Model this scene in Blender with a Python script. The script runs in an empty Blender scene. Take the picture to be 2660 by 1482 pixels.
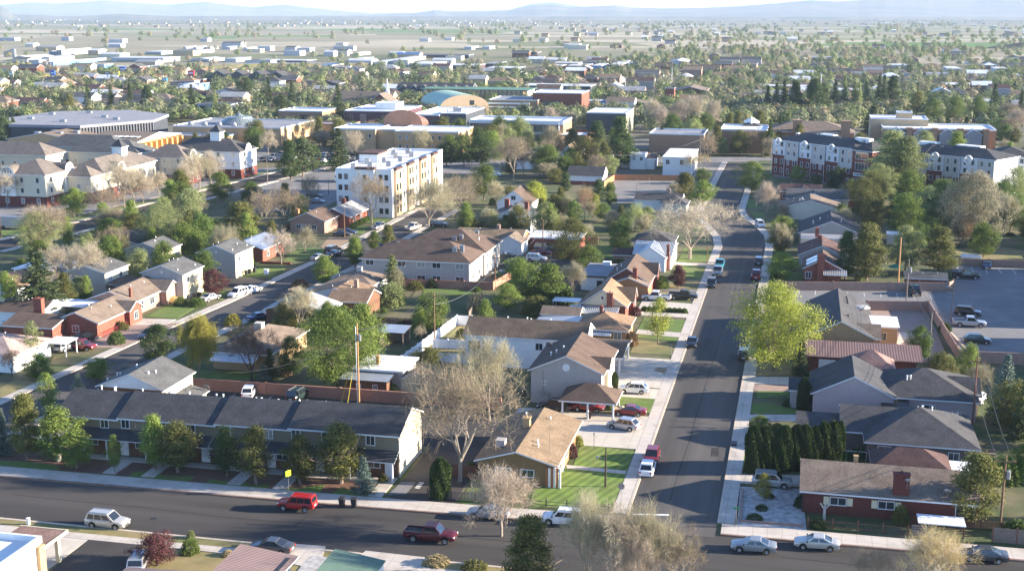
HAZE=6.4e-5; EXPO=2.15
import bpy, math, random
import numpy as np
from mathutils import Vector, Matrix
from mathutils.geometry import tessellate_polygon
R=math.radians; PI=math.pi
rng=random.Random(7)
S=bpy.context.scene; C=S.collection
# ---------------------------------------------------------------- survey: read measured photo points as places on the ground
F=3304.; YH=5.; H=57.5; CX=1330.; CY=741.; YAW=R(12.8)
PIT=math.atan((CY-YH)/F); CP=math.cos(PIT); SP=math.sin(PIT); CYW=math.cos(YAW); SYW=math.sin(YAW)
k1=900/2428; k2=900/2437; k3=700/2438; k4=700/2576; k5=360/2348
CR={'A':(0,950,k1),'B':(880,950,k1),'C':(1760,950,k1),'D':(0,550,k2),'E':(880,550,k2),'F':(1760,550,k2),'G':(0,260,k3),'H':(660,260,k3),'I':(1320,260,k3),'J':(1960,260,k3),
'K':(0,0,k4),'L':(660,0,k4),'M':(1320,0,k4),'N':(1960,0,k4),'S':(0,0,1),'T':(0,0,2660/2576),'a':(1700,420,k5),'b':(1700,640,k5),'c':(1660,860,k5),'d':(1620,1080,k5),'e':(1580,1260,k5)}
def gz(d):                       # the valley floor drops gently away beyond the town
    return 0.0 if d<1400 else -0.0085*(d-1400)*min(1,(d-1400)/1500)
def P(c,x,y,z=0.0):
    a=CR[c]; dx=(a[0]+x*a[2]-CX)/F; dy=(a[1]+y*a[2]-CY)/F
    d=(dx,CP-dy*SP,-SP-dy*CP); h=z
    for _ in range(60):
        t=(h-H)/d[2] if d[2]<-1e-5 else 30000
        t=min(t,30000)
        nh=z+gz(t*d[1])
        if abs(nh-h)<.02: break
        h=.5*h+.5*nh
    X,Y=d[0]*t,d[1]*t
    return Vector((X*CYW-Y*SYW, X*SYW+Y*CYW, h))
def fwd(p): return -p[0]*SYW+p[1]*CYW
def side(p): return p[0]*CYW+p[1]*SYW
def Q(p):                        # place -> photo pixel (used only to sort labels from left to right)
    X,Y,z=side(p),fwd(p),p[2]-H
    zd=Y*CP-z*SP
    return CX+F*X/zd, CY-F*(z*CP+Y*SP)/zd
def hgt(base,c,ty):              # height above BASE of something whose top shows at row ty
    a=CR[c]; yy=(a[1]+ty*a[2]-CY)/F; Y=fwd(base)
    # solve -(z'*CP+Y*SP)=yy*(Y*CP-z'*SP)
    zz=-(Y*SP+yy*Y*CP)/(CP-yy*SP)
    return zz+H-base[2]
# ---------------------------------------------------------------- objects
def put(o,parent=None):
    C.objects.link(o)
    if parent is not None: o.parent=parent
    return o
def tag(o,label=None,cat=None,group=None,kind=None):
    if label: o['label']=label
    if cat: o['category']=cat
    if group: o['group']=group
    if kind: o['kind']=kind
    return o
def thing(name,label,cat,loc=(0,0,0),rz=0,group=None):
    o=bpy.data.objects.new(name,None); put(o); o.location=loc; o.rotation_euler=(0,0,rz); o.empty_display_size=.2
    return tag(o,label,cat,group)
class MB:
    def __init__(s): s.v=[]; s.f=[]; s.m=[]
    def quad(s,*p,m=0):
        n=len(s.v); s.v+= [tuple(q) for q in p]; s.f.append(tuple(range(n,n+len(p)))); s.m.append(m); return s
    def box(s,x0,y0,z0,x1,y1,z1,m=0,mt=None):
        n=len(s.v); s.v+=[(x0,y0,z0),(x1,y0,z0),(x1,y1,z0),(x0,y1,z0),(x0,y0,z1),(x1,y0,z1),(x1,y1,z1),(x0,y1,z1)]
        s.f+=[(n,n+3,n+2,n+1),(n+4,n+5,n+6,n+7),(n,n+1,n+5,n+4),(n+1,n+2,n+6,n+5),(n+2,n+3,n+7,n+6),(n+3,n,n+4,n+7)]
        s.m+=[m,m if mt is None else mt,m,m,m,m]; return s
    def prism(s,poly,z0,z1,m=0,mt=None):
        n=len(s.v); k=len(poly)
        ar=sum(poly[i][0]*poly[(i+1)%k][1]-poly[(i+1)%k][0]*poly[i][1] for i in range(k))
        if ar<0: poly=poly[::-1]
        s.v+=[(p[0],p[1],z0) for p in poly]+[(p[0],p[1],z1) for p in poly]
        s.f.append(tuple(range(n+k,n+2*k))); s.m.append(m if mt is None else mt)
        s.f.append(tuple(range(n+k-1,n-1,-1))); s.m.append(m)
        for i in range(k):
            j=(i+1)%k; s.f.append((n+i,n+j,n+k+j,n+k+i)); s.m.append(m)
        return s
    def tube(s,p,q,r0,r1=None,k=6,m=0,cap=True):
        r1=r0 if r1 is None else r1
        p=Vector(p);q=Vector(q); d=(q-p); 
        if d.length<1e-6: return s
        d.normalize(); a=d.orthogonal().normalized(); b=d.cross(a); n=len(s.v)
        for c,r in ((p,r0),(q,r1)):
            for i in range(k):
                t=2*PI*i/k; s.v.append(tuple(c+(a*math.cos(t)+b*math.sin(t))*r))
        for i in range(k):
            j=(i+1)%k; s.f.append((n+i,n+j,n+k+j,n+k+i)); s.m.append(m)
        if cap: s.f+=[tuple(range(n+k-1,n-1,-1)),tuple(range(n+k,n+2*k))]; s.m+=[m,m]
        return s
    def path(s,pts,r,k=4,m=0):
        for a,b in zip(pts,pts[1:]): s.tube(a,b,r,r,k,m,cap=False)
        return s
    def lathe(s,prof,c=(0,0,0),k=12,m=0):
        n=len(s.v)
        for r,z in prof:
            for i in range(k):
                t=2*PI*i/k; s.v.append((c[0]+r*math.cos(t),c[1]+r*math.sin(t),c[2]+z))
        for a in range(len(prof)-1):
            for i in range(k):
                j=(i+1)%k; s.f.append((n+a*k+i,n+a*k+j,n+(a+1)*k+j,n+(a+1)*k+i)); s.m.append(m)
        return s
    def add(s,o,M=None,m=None):
        n=len(s.v); s.v+=[tuple(M@Vector(p)) for p in o.v] if M is not None else o.v
        s.f+=[tuple(i+n for i in f) for f in o.f]; s.m+= o.m if m is None else [m]*len(o.m); return s
    def mesh(s,name,mats):
        me=bpy.data.meshes.new(name); me.from_pydata(s.v,[],s.f)
        for x in mats if isinstance(mats,(list,tuple)) else [mats]: me.materials.append(x)
        if any(s.m): me.polygons.foreach_set('material_index',s.m)
        me.update(); return me
    def build(s,name,mats,parent=None,loc=None,rz=0):
        o=bpy.data.objects.new(name,s.mesh(name,mats)); put(o,parent)
        if loc is not None: o.location=loc
        if rz: o.rotation_euler=(0,0,rz)
        return o
def npmesh(name,V,Fq,mats,mi=None):
    me=bpy.data.meshes.new(name); n=len(Fq); k=Fq.shape[1]
    me.vertices.add(len(V)); me.vertices.foreach_set('co',np.asarray(V,dtype=np.float32).ravel())
    me.loops.add(n*k); me.loops.foreach_set('vertex_index',np.asarray(Fq,dtype=np.int32).ravel())
    me.polygons.add(n); me.polygons.foreach_set('loop_start',np.arange(0,n*k,k,dtype=np.int32))
    for x in mats: me.materials.append(x)
    if mi is not None: me.polygons.foreach_set('material_index',np.asarray(mi,dtype=np.int32))
    me.update(calc_edges=True); me.validate(); return me
def mobj(name,me,parent=None,loc=(0,0,0),rz=0):
    o=bpy.data.objects.new(name,me); put(o,parent); o.location=loc
    if rz: o.rotation_euler=(0,0,rz)
    return o
def copy_tree(o,parent=None,fix=None):
    c=o.copy(); put(c,parent)
    for ch in list(o.children): copy_tree(ch,c,fix)
    if fix: fix(c)
    return c
# ---------------------------------------------------------------- materials
MATS={}
def srgb(h):
    h=h.lstrip('#'); r=[int(h[i:i+2],16)/255 for i in (0,2,4)]
    return tuple(x/12.92 if x<=.04045 else ((x+.055)/1.055)**2.4 for x in r)
def mat(name,col,rough=.8,var=.15,scale=2.0,detail=4,bump=0,bscale=30,metal=0,spec=.3,stretch=None,col2=None,thr=None,stripe=None,rnd=0):
    """principled surface; var = brightness mottling, col2/thr = patches of a second colour, stripe=(axis,period,depth) ribs"""
    if name in MATS: return MATS[name]
    m=bpy.data.materials.new(name); m.use_nodes=True; nt=m.node_tree; N=nt.nodes; L=nt.links
    b=N['Principled BSDF']; b.inputs['Roughness'].default_value=rough; b.inputs['Metallic'].default_value=metal; b.inputs['Specular IOR Level'].default_value=spec
    if isinstance(col,str): col=srgb(col)
    if isinstance(col2,str): col2=srgb(col2)
    tc=N.new('ShaderNodeTexCoord'); vec=tc.outputs['Object']
    if stretch:
        mp=N.new('ShaderNodeMapping'); mp.inputs['Scale'].default_value=stretch; L.new(vec,mp.inputs[0]); vec2=mp.outputs[0]
    else: vec2=vec
    def mix(fac,a,bb,mode='MIX'):
        x=N.new('ShaderNodeMix'); x.data_type='RGBA'; x.blend_type=mode
        for sock,val in ((x.inputs[0],fac),(x.inputs[6],a),(x.inputs[7],bb)):
            if hasattr(val,'is_linked') or isinstance(val,bpy.types.NodeSocket): L.new(val,sock)
            elif isinstance(val,(int,float)): sock.default_value=val
            else: sock.default_value=(*val,1)
        return x.outputs[2]
    out=None
    n1=N.new('ShaderNodeTexNoise'); n1.inputs['Scale'].default_value=scale; n1.inputs['Detail'].default_value=detail; L.new(vec2,n1.inputs['Vector'])
    base=col
    if col2 is not None:
        n2=N.new('ShaderNodeTexNoise'); n2.inputs['Scale'].default_value=(thr or (.5,.6,.3))[2]; n2.inputs['Detail'].default_value=5; L.new(vec2,n2.inputs['Vector'])
        r=N.new('ShaderNodeMapRange'); r.inputs[1].default_value=(thr or (.45,.6))[0]; r.inputs[2].default_value=(thr or (.45,.6))[1]; L.new(n2.outputs[0],r.inputs[0])
        base=mix(r.outputs[0],col,col2)
    mr=N.new('ShaderNodeMapRange'); mr.inputs[1].default_value=.25; mr.inputs[2].default_value=.75; mr.inputs[3].default_value=1-var; mr.inputs[4].default_value=1+var; L.new(n1.outputs[0],mr.inputs[0])
    hv=N.new('ShaderNodeHueSaturation'); L.new(mr.outputs[0],hv.inputs['Value'])
    if isinstance(base,bpy.types.NodeSocket): L.new(base,hv.inputs['Color'])
    else: hv.inputs['Color'].default_value=(*base,1)
    out=hv.outputs[0]
    if rnd:
        oi=N.new('ShaderNodeObjectInfo'); m2=N.new('ShaderNodeMapRange'); m2.inputs[3].default_value=1-rnd; m2.inputs[4].default_value=1+rnd; L.new(oi.outputs['Random'],m2.inputs[0])
        h2=N.new('ShaderNodeHueSaturation'); L.new(m2.outputs[0],h2.inputs['Value']); L.new(out,h2.inputs['Color']); out=h2.outputs[0]
    L.new(out,b.inputs['Base Color'])
    hgt_=None
    if stripe:
        sx=N.new('ShaderNodeSeparateXYZ'); L.new(vec,sx.inputs[0]); ma=N.new('ShaderNodeMath'); ma.operation='MULTIPLY'; ma.inputs[1].default_value=2*PI/stripe[1]; L.new(sx.outputs[stripe[0]],ma.inputs[0])
        sn=N.new('ShaderNodeMath'); sn.operation='SINE'; L.new(ma.outputs[0],sn.inputs[0]); hgt_=sn.outputs[0]
        bp=N.new('ShaderNodeBump'); bp.inputs['Strength'].default_value=.9; bp.inputs['Distance'].default_value=stripe[2]; L.new(hgt_,bp.inputs['Height']); L.new(bp.outputs[0],b.inputs['Normal'])
    elif bump:
        n3=N.new('ShaderNodeTexNoise'); n3.inputs['Scale'].default_value=bscale; n3.inputs['Detail'].default_value=3; L.new(vec2,n3.inputs['Vector'])
        bp=N.new('ShaderNodeBump'); bp.inputs['Strength'].default_value=.6; bp.inputs['Distance'].default_value=bump; L.new(n3.outputs[0],bp.inputs['Height']); L.new(bp.outputs[0],b.inputs['Normal'])
    MATS[name]=m; return m
def shingle(name,col,var=.27):    # asphalt shingles: short courses plus patchy wear
    if name in MATS: return MATS[name]
    m=mat(name,col,.9,var,.6,6,spec=.2); nt=m.node_tree; N=nt.nodes; L=nt.links; b=N['Principled BSDF']
    tc=N.new('ShaderNodeTexCoord'); mp=N.new('ShaderNodeMapping'); mp.inputs['Scale'].default_value=(3,3,9); L.new(tc.outputs['Object'],mp.inputs[0])
    v=N.new('ShaderNodeTexNoise'); v.inputs['Scale'].default_value=1.6; v.inputs['Detail'].default_value=2; L.new(mp.outputs[0],v.inputs['Vector'])
    mr=N.new('ShaderNodeMapRange'); mr.inputs[1].default_value=.3; mr.inputs[2].default_value=.7; mr.inputs[3].default_value=.68; mr.inputs[4].default_value=1.32; L.new(v.outputs[0],mr.inputs[0])
    src=b.inputs['Base Color'].links[0].from_socket; h=N.new('ShaderNodeHueSaturation'); L.new(mr.outputs[0],h.inputs['Value']); L.new(src,h.inputs['Color']); L.new(h.outputs[0],b.inputs['Base Color'])
    bp=N.new('ShaderNodeBump'); bp.inputs['Strength'].default_value=.5; bp.inputs['Distance'].default_value=.03; L.new(v.outputs[0],bp.inputs['Height']); L.new(bp.outputs[0],b.inputs['Normal'])
    return m
def brick(name,c1,c2,mortar):
    if name in MATS: return MATS[name]
    m=mat(name,c1,.9,.12,1.5); nt=m.node_tree; N=nt.nodes; L=nt.links; b=N['Principled BSDF']
    tc=N.new('ShaderNodeTexCoord'); sx=N.new('ShaderNodeSeparateXYZ'); L.new(tc.outputs['Object'],sx.inputs[0]); ad=N.new('ShaderNodeMath'); L.new(sx.outputs[0],ad.inputs[0]); L.new(sx.outputs[1],ad.inputs[1])
    cb=N.new('ShaderNodeCombineXYZ'); L.new(ad.outputs[0],cb.inputs[0]); L.new(sx.outputs[2],cb.inputs[1])
    t=N.new('ShaderNodeTexBrick'); t.inputs['Scale'].default_value=3.2; t.inputs['Color1'].default_value=(*srgb(c1),1); t.inputs['Color2'].default_value=(*srgb(c2),1); t.inputs['Mortar'].default_value=(*srgb(mortar),1); t.inputs['Mortar Size'].default_value=.012
    L.new(cb.outputs[0],t.inputs['Vector']); h=[n for n in N if n.type=='HUE_SAT'][0]; L.new(t.outputs[0],h.inputs['Color']); return m
def leaf(name,col,col2,tr=.35,rough=.7):   # foliage: each leaf of its own shade, some light passing through
    if name in MATS: return MATS[name]
    m=bpy.data.materials.new(name); m.use_nodes=True; nt=m.node_tree; N=nt.nodes; L=nt.links
    b=N['Principled BSDF']; b.inputs['Roughness'].default_value=rough; b.inputs['Specular IOR Level'].default_value=.25
    g=N.new('ShaderNodeNewGeometry'); tc=N.new('ShaderNodeTexCoord'); n=N.new('ShaderNodeTexNoise'); n.inputs['Scale'].default_value=.7; n.inputs['Detail'].default_value=2; L.new(tc.outputs['Object'],n.inputs['Vector'])
    ad=N.new('ShaderNodeMath'); ad.operation='MULTIPLY_ADD'; L.new(g.outputs['Random Per Island'],ad.inputs[0]); ad.inputs[1].default_value=.6; L.new(n.outputs[0],ad.inputs[2])
    mr=N.new('ShaderNodeMapRange'); mr.inputs[1].default_value=.35; mr.inputs[2].default_value=1.25; L.new(ad.outputs[0],mr.inputs[0])
    x=N.new('ShaderNodeMix'); x.data_type='RGBA'; L.new(mr.outputs[0],x.inputs[0])
    c1=srgb(col) if isinstance(col,str) else col; c2=srgb(col2) if isinstance(col2,str) else col2
    x.inputs[6].default_value=(*c1,1); x.inputs[7].default_value=(*c2,1)
    oi=N.new('ShaderNodeObjectInfo'); m2=N.new('ShaderNodeMapRange'); m2.inputs[3].default_value=.8; m2.inputs[4].default_value=1.22; L.new(oi.outputs['Random'],m2.inputs[0])
    h2=N.new('ShaderNodeHueSaturation'); L.new(m2.outputs[0],h2.inputs['Value']); L.new(x.outputs[2],h2.inputs['Color'])
    L.new(h2.outputs[0],b.inputs['Base Color']); t=N.new('ShaderNodeBsdfTranslucent'); L.new(h2.outputs[0],t.inputs[0])
    ms=N.new('ShaderNodeMixShader'); ms.inputs[0].default_value=tr; L.new(b.outputs[0],ms.inputs[1]); L.new(t.outputs[0],ms.inputs[2]); L.new(ms.outputs[0],N['Material Output'].inputs[0])
    MATS[name]=m; return m
GLASS=mat('window_glass',(.03,.04,.05),.06,.05,1,spec=.9); 
CARGLASS=mat('car_glass',(.012,.015,.02),.04,.0,1,spec=.8)
WHITE=mat('white_paint',(.72,.72,.70),.5,.06,1.5)
TRIM=mat('white_trim',(.66,.66,.65),.5,.05,2)
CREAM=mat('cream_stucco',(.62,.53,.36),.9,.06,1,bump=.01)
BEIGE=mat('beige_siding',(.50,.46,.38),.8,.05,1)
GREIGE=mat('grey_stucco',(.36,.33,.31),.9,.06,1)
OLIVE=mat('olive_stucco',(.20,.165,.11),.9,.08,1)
BROWNBR=brick('brown_brick','#6b4a36','#5c3e2e','#7a6656')
REDBR=brick('red_brick','#84493a','#703a2d','#8c7264')
DKBR=brick('dark_red_brick','#66302b','#542622','#6e5448')
TANBR=brick('tan_brick','#a58a66','#987c5a','#a8967a')
ORBR=brick('orange_brick','#a8764e','#996a45','#a58b6c')
PINKBR=brick('pinkish_brick','#9c7e6e','#8e7062','#a59080')
R_CHAR=shingle('charcoal_shingles',(.052,.052,.056)); R_GREY=shingle('grey_shingles',(.088,.088,.088)); R_BROWN=shingle('brown_shingles',(.105,.072,.055))
R_TAN=shingle('tan_shingles',(.205,.145,.092)); R_DBROWN=shingle('weathered_brown_shingles',(.12,.088,.062)); R_LTBR=shingle('light_brown_shingles',(.17,.13,.10)); R_ORANGE=shingle('orange_brown_shingles',(.215,.14,.088))
R_DGREY=shingle('slate_shingles',(.062,.060,.062)); R_DORM=shingle('dormitory_shingles',(.145,.122,.105)); R_PINK=shingle('faded_pink_shingles',(.34,.25,.22)); R_LGREY=shingle('pale_grey_shingles',(.30,.30,.30)); R_RED=shingle('rust_shingles',(.13,.05,.032)); R_MAROON=shingle('maroon_shingles',(.085,.05,.045))
M_WROOF=mat('white_membrane',(.68,.68,.68),.6,.08,.3,col2=(.5,.5,.5),thr=(.5,.7,.15))
M_GROOF=mat('grey_gravel_roof',(.22,.22,.24),.9,.15,.3)
M_METAL=mat('galvanised_metal',(.42,.44,.47),.35,.1,.5,metal=.6,stripe=(0,.35,.05))
M_MROOF=mat('maroon_rib_metal',(.17,.105,.09),.6,.1,.5,stripe=(0,.42,.012))
M_PROOF=mat('pink_rib_metal',(.265,.18,.158),.6,.1,.5,stripe=(1,.32,.06))
M_GRROOF=mat('green_rib_metal',(.12,.185,.135),.55,.1,.5,stripe=(1,.32,.045))
M_STEEL=mat('grey_steel',(.3,.3,.31),.4,.1,2,metal=.7)
M_DARK=mat('dark_metal',(.03,.03,.032),.5,.1,2)
M_BLACK=mat('black_rubber',(.015,.015,.016),.7,.1,2)
M_WOOD=mat('pole_wood',(.16,.095,.055),.9,.25,3,stretch=(6,6,.5)); M_WOODG=mat('grey_wood',(.17,.14,.12),.9,.25,3,stretch=(6,6,.6)); M_WOODR=mat('red_brown_wood',(.16,.07,.045),.9,.2,3,stretch=(6,6,.6)); M_WOODO=mat('fresh_orange_wood',(.42,.22,.09),.8,.15,3,stretch=(6,6,.5))
M_VINYL=mat('white_vinyl',(.8,.8,.82),.5,.03,1)
ASPHALT=mat('new_asphalt',(.056,.051,.048),.9,.16,.35,6,bump=.004,bscale=40,spec=.1,col2=(.076,.070,.065),thr=(.42,.68,.12)); ASPHALTX=mat('street_asphalt',(.056,.051,.048),.9,.13,.5,6,spec=.1,col2=(.078,.072,.067),thr=(.4,.66,.16),stretch=(.10,1.3,1)); ASPHALTY=mat('long_street_asphalt',(.074,.068,.064),.9,.13,.5,6,spec=.1,col2=(.108,.099,.092),thr=(.4,.66,.16),stretch=(1.5,.07,1)); PATCH=mat('tar_patch',(.034,.032,.031),.9,.15,1,spec=.1); CAMPBR=brick('campus_brick','#96765e','#896a53','#93806c')
LOT=mat('worn_asphalt',(.165,.16,.16),.9,.17,.25,6,col2=(.21,.20,.195),thr=(.45,.7,.1))
LOTL=mat('pale_asphalt',(.19,.175,.16),.9,.12,.2,6)
CONC=mat('concrete',(.47,.42,.365),.85,.1,.35,6,col2=(.38,.33,.28),thr=(.5,.7,.4)); CONCD=mat('driveway_concrete',(.50,.45,.38),.85,.1,.25,6,col2=(.38,.33,.27),thr=(.5,.7,.25)); KERB=mat('kerb_concrete',(.48,.40,.32),.85,.12,.6)
REDKERB=mat('red_kerb_paint',(.20,.125,.095),.7,.25,1)
LAWN=mat('mown_lawn',(.10,.155,.03),.95,.2,.6,6,bump=.03,bscale=12,col2=(.14,.15,.05),thr=(.45,.72,.18)); LAWNS=mat('striped_lawn',(.12,.18,.032),.95,.2,.6,6,bump=.03,bscale=12,col2=(.14,.15,.05),thr=(.45,.72,.18)); LAWND=mat('dry_lawn',(.24,.19,.085),.95,.2,.5,6,bump=.03,bscale=12,col2=(.13,.14,.05),thr=(.45,.65,.12))
DIRT=mat('bare_dirt',(.27,.19,.125),.95,.18,.3,6,bump=.02,bscale=8); GARDEN=mat('garden_ground',(.13,.115,.06),.95,.25,.35,6,bump=.03,bscale=6,col2=(.065,.085,.028),thr=(.42,.58,.11)); MULCH=mat('bark_mulch',(.14,.075,.05),.95,.25,2,bump=.03,bscale=14); GRAVEL=mat('white_gravel',(.36,.345,.33),.95,.4,1.6,bump=.03,bscale=20); STRIPEW=mat('road_paint',(.62,.62,.60),.7,.1,2)
PAVER=mat('brick_pavers',(.30,.21,.17),.9,.15,1.2,6)

def mow(m,ang,per):    # lighter and darker mowing passes
    nt=m.node_tree; N=nt.nodes; L=nt.links; b=N['Principled BSDF']; tc=N.new('ShaderNodeTexCoord'); mp=N.new('ShaderNodeMapping'); mp.inputs['Rotation'].default_value=(0,0,ang); L.new(tc.outputs['Object'],mp.inputs[0]); w=N.new('ShaderNodeTexWave'); w.inputs['Scale'].default_value=1/per*.314; w.inputs['Distortion'].default_value=.6; L.new(mp.outputs[0],w.inputs['Vector'])
    r=N.new('ShaderNodeMapRange'); r.inputs[3].default_value=.8; r.inputs[4].default_value=1.25; L.new(w.outputs['Fac'],r.inputs[0]); h=N.new('ShaderNodeHueSaturation'); L.new(r.outputs[0],h.inputs['Value']); L.new(b.inputs['Base Color'].links[0].from_socket,h.inputs['Color']); L.new(h.outputs[0],b.inputs['Base Color'])
mow(LAWNS,.35,1.1)

def joints(m,per):    # sawn joints across a slab
    nt=m.node_tree; N=nt.nodes; L=nt.links; b=N['Principled BSDF']; tc=N.new('ShaderNodeTexCoord'); sx=N.new('ShaderNodeSeparateXYZ'); L.new(tc.outputs['Object'],sx.inputs[0]); o=[]
    for k in (0,1):
        a=N.new('ShaderNodeMath'); a.operation='DIVIDE'; a.inputs[1].default_value=per; L.new(sx.outputs[k],a.inputs[0]); f=N.new('ShaderNodeMath'); f.operation='FRACT'; L.new(a.outputs[0],f.inputs[0]); c=N.new('ShaderNodeMath'); c.operation='LESS_THAN'; c.inputs[1].default_value=.07/per; L.new(f.outputs[0],c.inputs[0]); o.append(c)
    mx=N.new('ShaderNodeMath'); mx.operation='MAXIMUM'; L.new(o[0].outputs[0],mx.inputs[0]); L.new(o[1].outputs[0],mx.inputs[1]); r=N.new('ShaderNodeMapRange'); r.inputs[3].default_value=1; r.inputs[4].default_value=.72; L.new(mx.outputs[0],r.inputs[0])
    h=N.new('ShaderNodeHueSaturation'); L.new(r.outputs[0],h.inputs['Value']); L.new(b.inputs['Base Color'].links[0].from_socket,h.inputs['Color']); L.new(h.outputs[0],b.inputs['Base Color'])
joints(CONC,1.6); joints(CONCD,3.4); joints(KERB,3.2)
def blinds(m):    # some windows have pale blinds behind the glass
    nt=m.node_tree; N=nt.nodes; L=nt.links; b=N['Principled BSDF']; oi=N.new('ShaderNodeObjectInfo'); r=N.new('ShaderNodeMapRange'); r.inputs[1].default_value=.55; r.inputs[2].default_value=1.0; L.new(oi.outputs['Random'],r.inputs[0]); x=N.new('ShaderNodeMix'); x.data_type='RGBA'; L.new(r.outputs[0],x.inputs[0]); x.inputs[6].default_value=(.025,.035,.045,1); x.inputs[7].default_value=(.34,.34,.32,1); L.new(x.outputs[2],b.inputs['Base Color'])
blinds(GLASS)
# ---------------------------------------------------------------- trees
BARK=mat('bark',(.17,.13,.10),.95,.25,4,stretch=(4,4,1)); BARKG=mat('grey_bark',(.235,.195,.155),.95,.25,4,stretch=(4,4,1)); BARKD=mat('dark_bark',(.05,.038,.033),.95,.25,4); BARKW=mat('pale_bark',(.42,.39,.34),.9,.25,4)
LF={'green':leaf('leaf_green',(.068,.108,.02),(.155,.20,.04)),'lime':leaf('leaf_lime',(.19,.225,.032),(.33,.345,.06),.4),'fresh':leaf('leaf_fresh',(.12,.18,.034),(.215,.265,.058),.4),
'olive':leaf('leaf_olive',(0.0688,0.0813,0.02),(0.1688,0.1625,0.0438)),'dark':leaf('leaf_dark',(0.0275,0.0525,0.015),(0.0688,0.1,0.025),.25),'sage':leaf('leaf_sage',(.185,.22,.085),(.30,.33,.14),.48),
'grey':leaf('leaf_budding',(.25,.225,.14),(.39,.35,.23)),'mgreen':leaf('grove_green',(.09,.125,.045),(.145,.18,.07)),'mdark':leaf('grove_dark',(.055,.072,.035),(.09,.11,.052)),'msage':leaf('grove_sage',(.16,.175,.095),(.23,.24,.14)),'mfresh':leaf('grove_fresh',(.14,.175,.06),(.20,.235,.09)),'fgrey':leaf('leaf_grove',(.15,.15,.075),(.24,.23,.12)),'ftan':leaf('leaf_far_tan',(.20,.165,.11),(.29,.24,.16)),'tan':leaf('twig_tan',(.29,.245,.175),(.45,.385,.28),.2),'twig':leaf('twig_grey',(.175,.135,.088),(.285,.225,.145),.15),'pink':leaf('twig_rose',(.28,.225,.17),(.43,.35,.27),.2),'dtwig':leaf('twig_dark',(.05,.036,.03),(.10,.07,.055),.1),
'spruce':leaf('needle_green',(0.035,0.0575,0.0225),(0.0938,0.1187,0.0438),.15),'blue':leaf('needle_blue',(0.0813,0.1187,0.0938),(0.175,0.2188,0.175),.15),'pine':leaf('needle_olive',(0.0625,0.075,0.0213),(0.15,0.15,0.0413),.2),'arbor':leaf('arborvitae_green',(.026,.045,.013),(.058,.085,.02),.1),
'plum':leaf('leaf_plum',(.055,.018,.02),(.125,.045,.045),.3),'gold':leaf('leaf_gold',(.20,.18,.03),(.31,.285,.055),.4),'rust':leaf('leaf_rust',(0.2,0.125,0.0625),(0.325,0.2125,0.1125),.3),'bush':leaf('leaf_bush',(0.05,0.0938,0.0187),(0.125,0.175,0.0375)),'straw':leaf('straw',(.30,.235,.12),(.42,.34,.18),.2)}
def quads(cen,ax,bx):
    n=len(cen); V=np.empty((n,4,3)); V[:,0]=cen-ax*.5-bx*.18; V[:,1]=cen+bx*.02-ax*.0-bx*.5; V[:,2]=cen+ax*.5+bx*.1; V[:,3]=cen+bx*.5-ax*.05
    return V.reshape(-1,3), np.arange(n*4).reshape(n,4)
def runit(r,n):
    v=r.normal(size=(n,3)); return v/np.linalg.norm(v,axis=1)[:,None]
def leafquads(r,cen,size,asp=.7,dirs=None,jit=.6,nrm=None,nj=.75):
    n=len(cen)
    if nrm is not None:      # leaves lie roughly on the outside of their clump
        q=nrm/(np.linalg.norm(nrm,axis=1)[:,None]+1e-6)+runit(r,n)*nj; q/=np.linalg.norm(q,axis=1)[:,None]+1e-9
        a=np.cross(q,runit(r,n)); a/=np.linalg.norm(a,axis=1)[:,None]+1e-9; b=np.cross(q,a); s=size*r.uniform(.6,1.4,n)[:,None]; return quads(cen,a*s,b*s*asp)
    n=len(cen); d=runit(r,n) if dirs is None else dirs+runit(r,n)*jit
    d/=np.linalg.norm(d,axis=1)[:,None]+1e-9; b=np.cross(d,runit(r,n)); b/=np.linalg.norm(b,axis=1)[:,None]+1e-9
    s=size*r.uniform(.6,1.4,n)[:,None]; return quads(cen,d*s,b*s*asp)
def envelope(kind,t):
    if kind=='round': return np.sqrt(np.clip(1-(2*t-.95)**2/1.1,0,1))**.9
    if kind=='ovoid': return np.clip(np.sin(PI*np.clip(t*.93+.06,0,1))**.75*(1.12-.38*t),0,1)
    if kind=='cone': return np.clip(1.03-t,0,1)**.8*np.clip(t*7,0,1)
    if kind=='poplar': return np.clip(np.sin(PI*np.clip(.13+.87*t,0,1))**.7,0,1)
    if kind=='column': return np.clip(np.minimum(1,(1.02-t)*3.6),0,1)**.6
    if kind=='wide': return np.clip(np.sqrt(np.clip(1-(2*t-.8)**2/1.45,0,1)),0,1)
    return np.ones_like(t)
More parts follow.
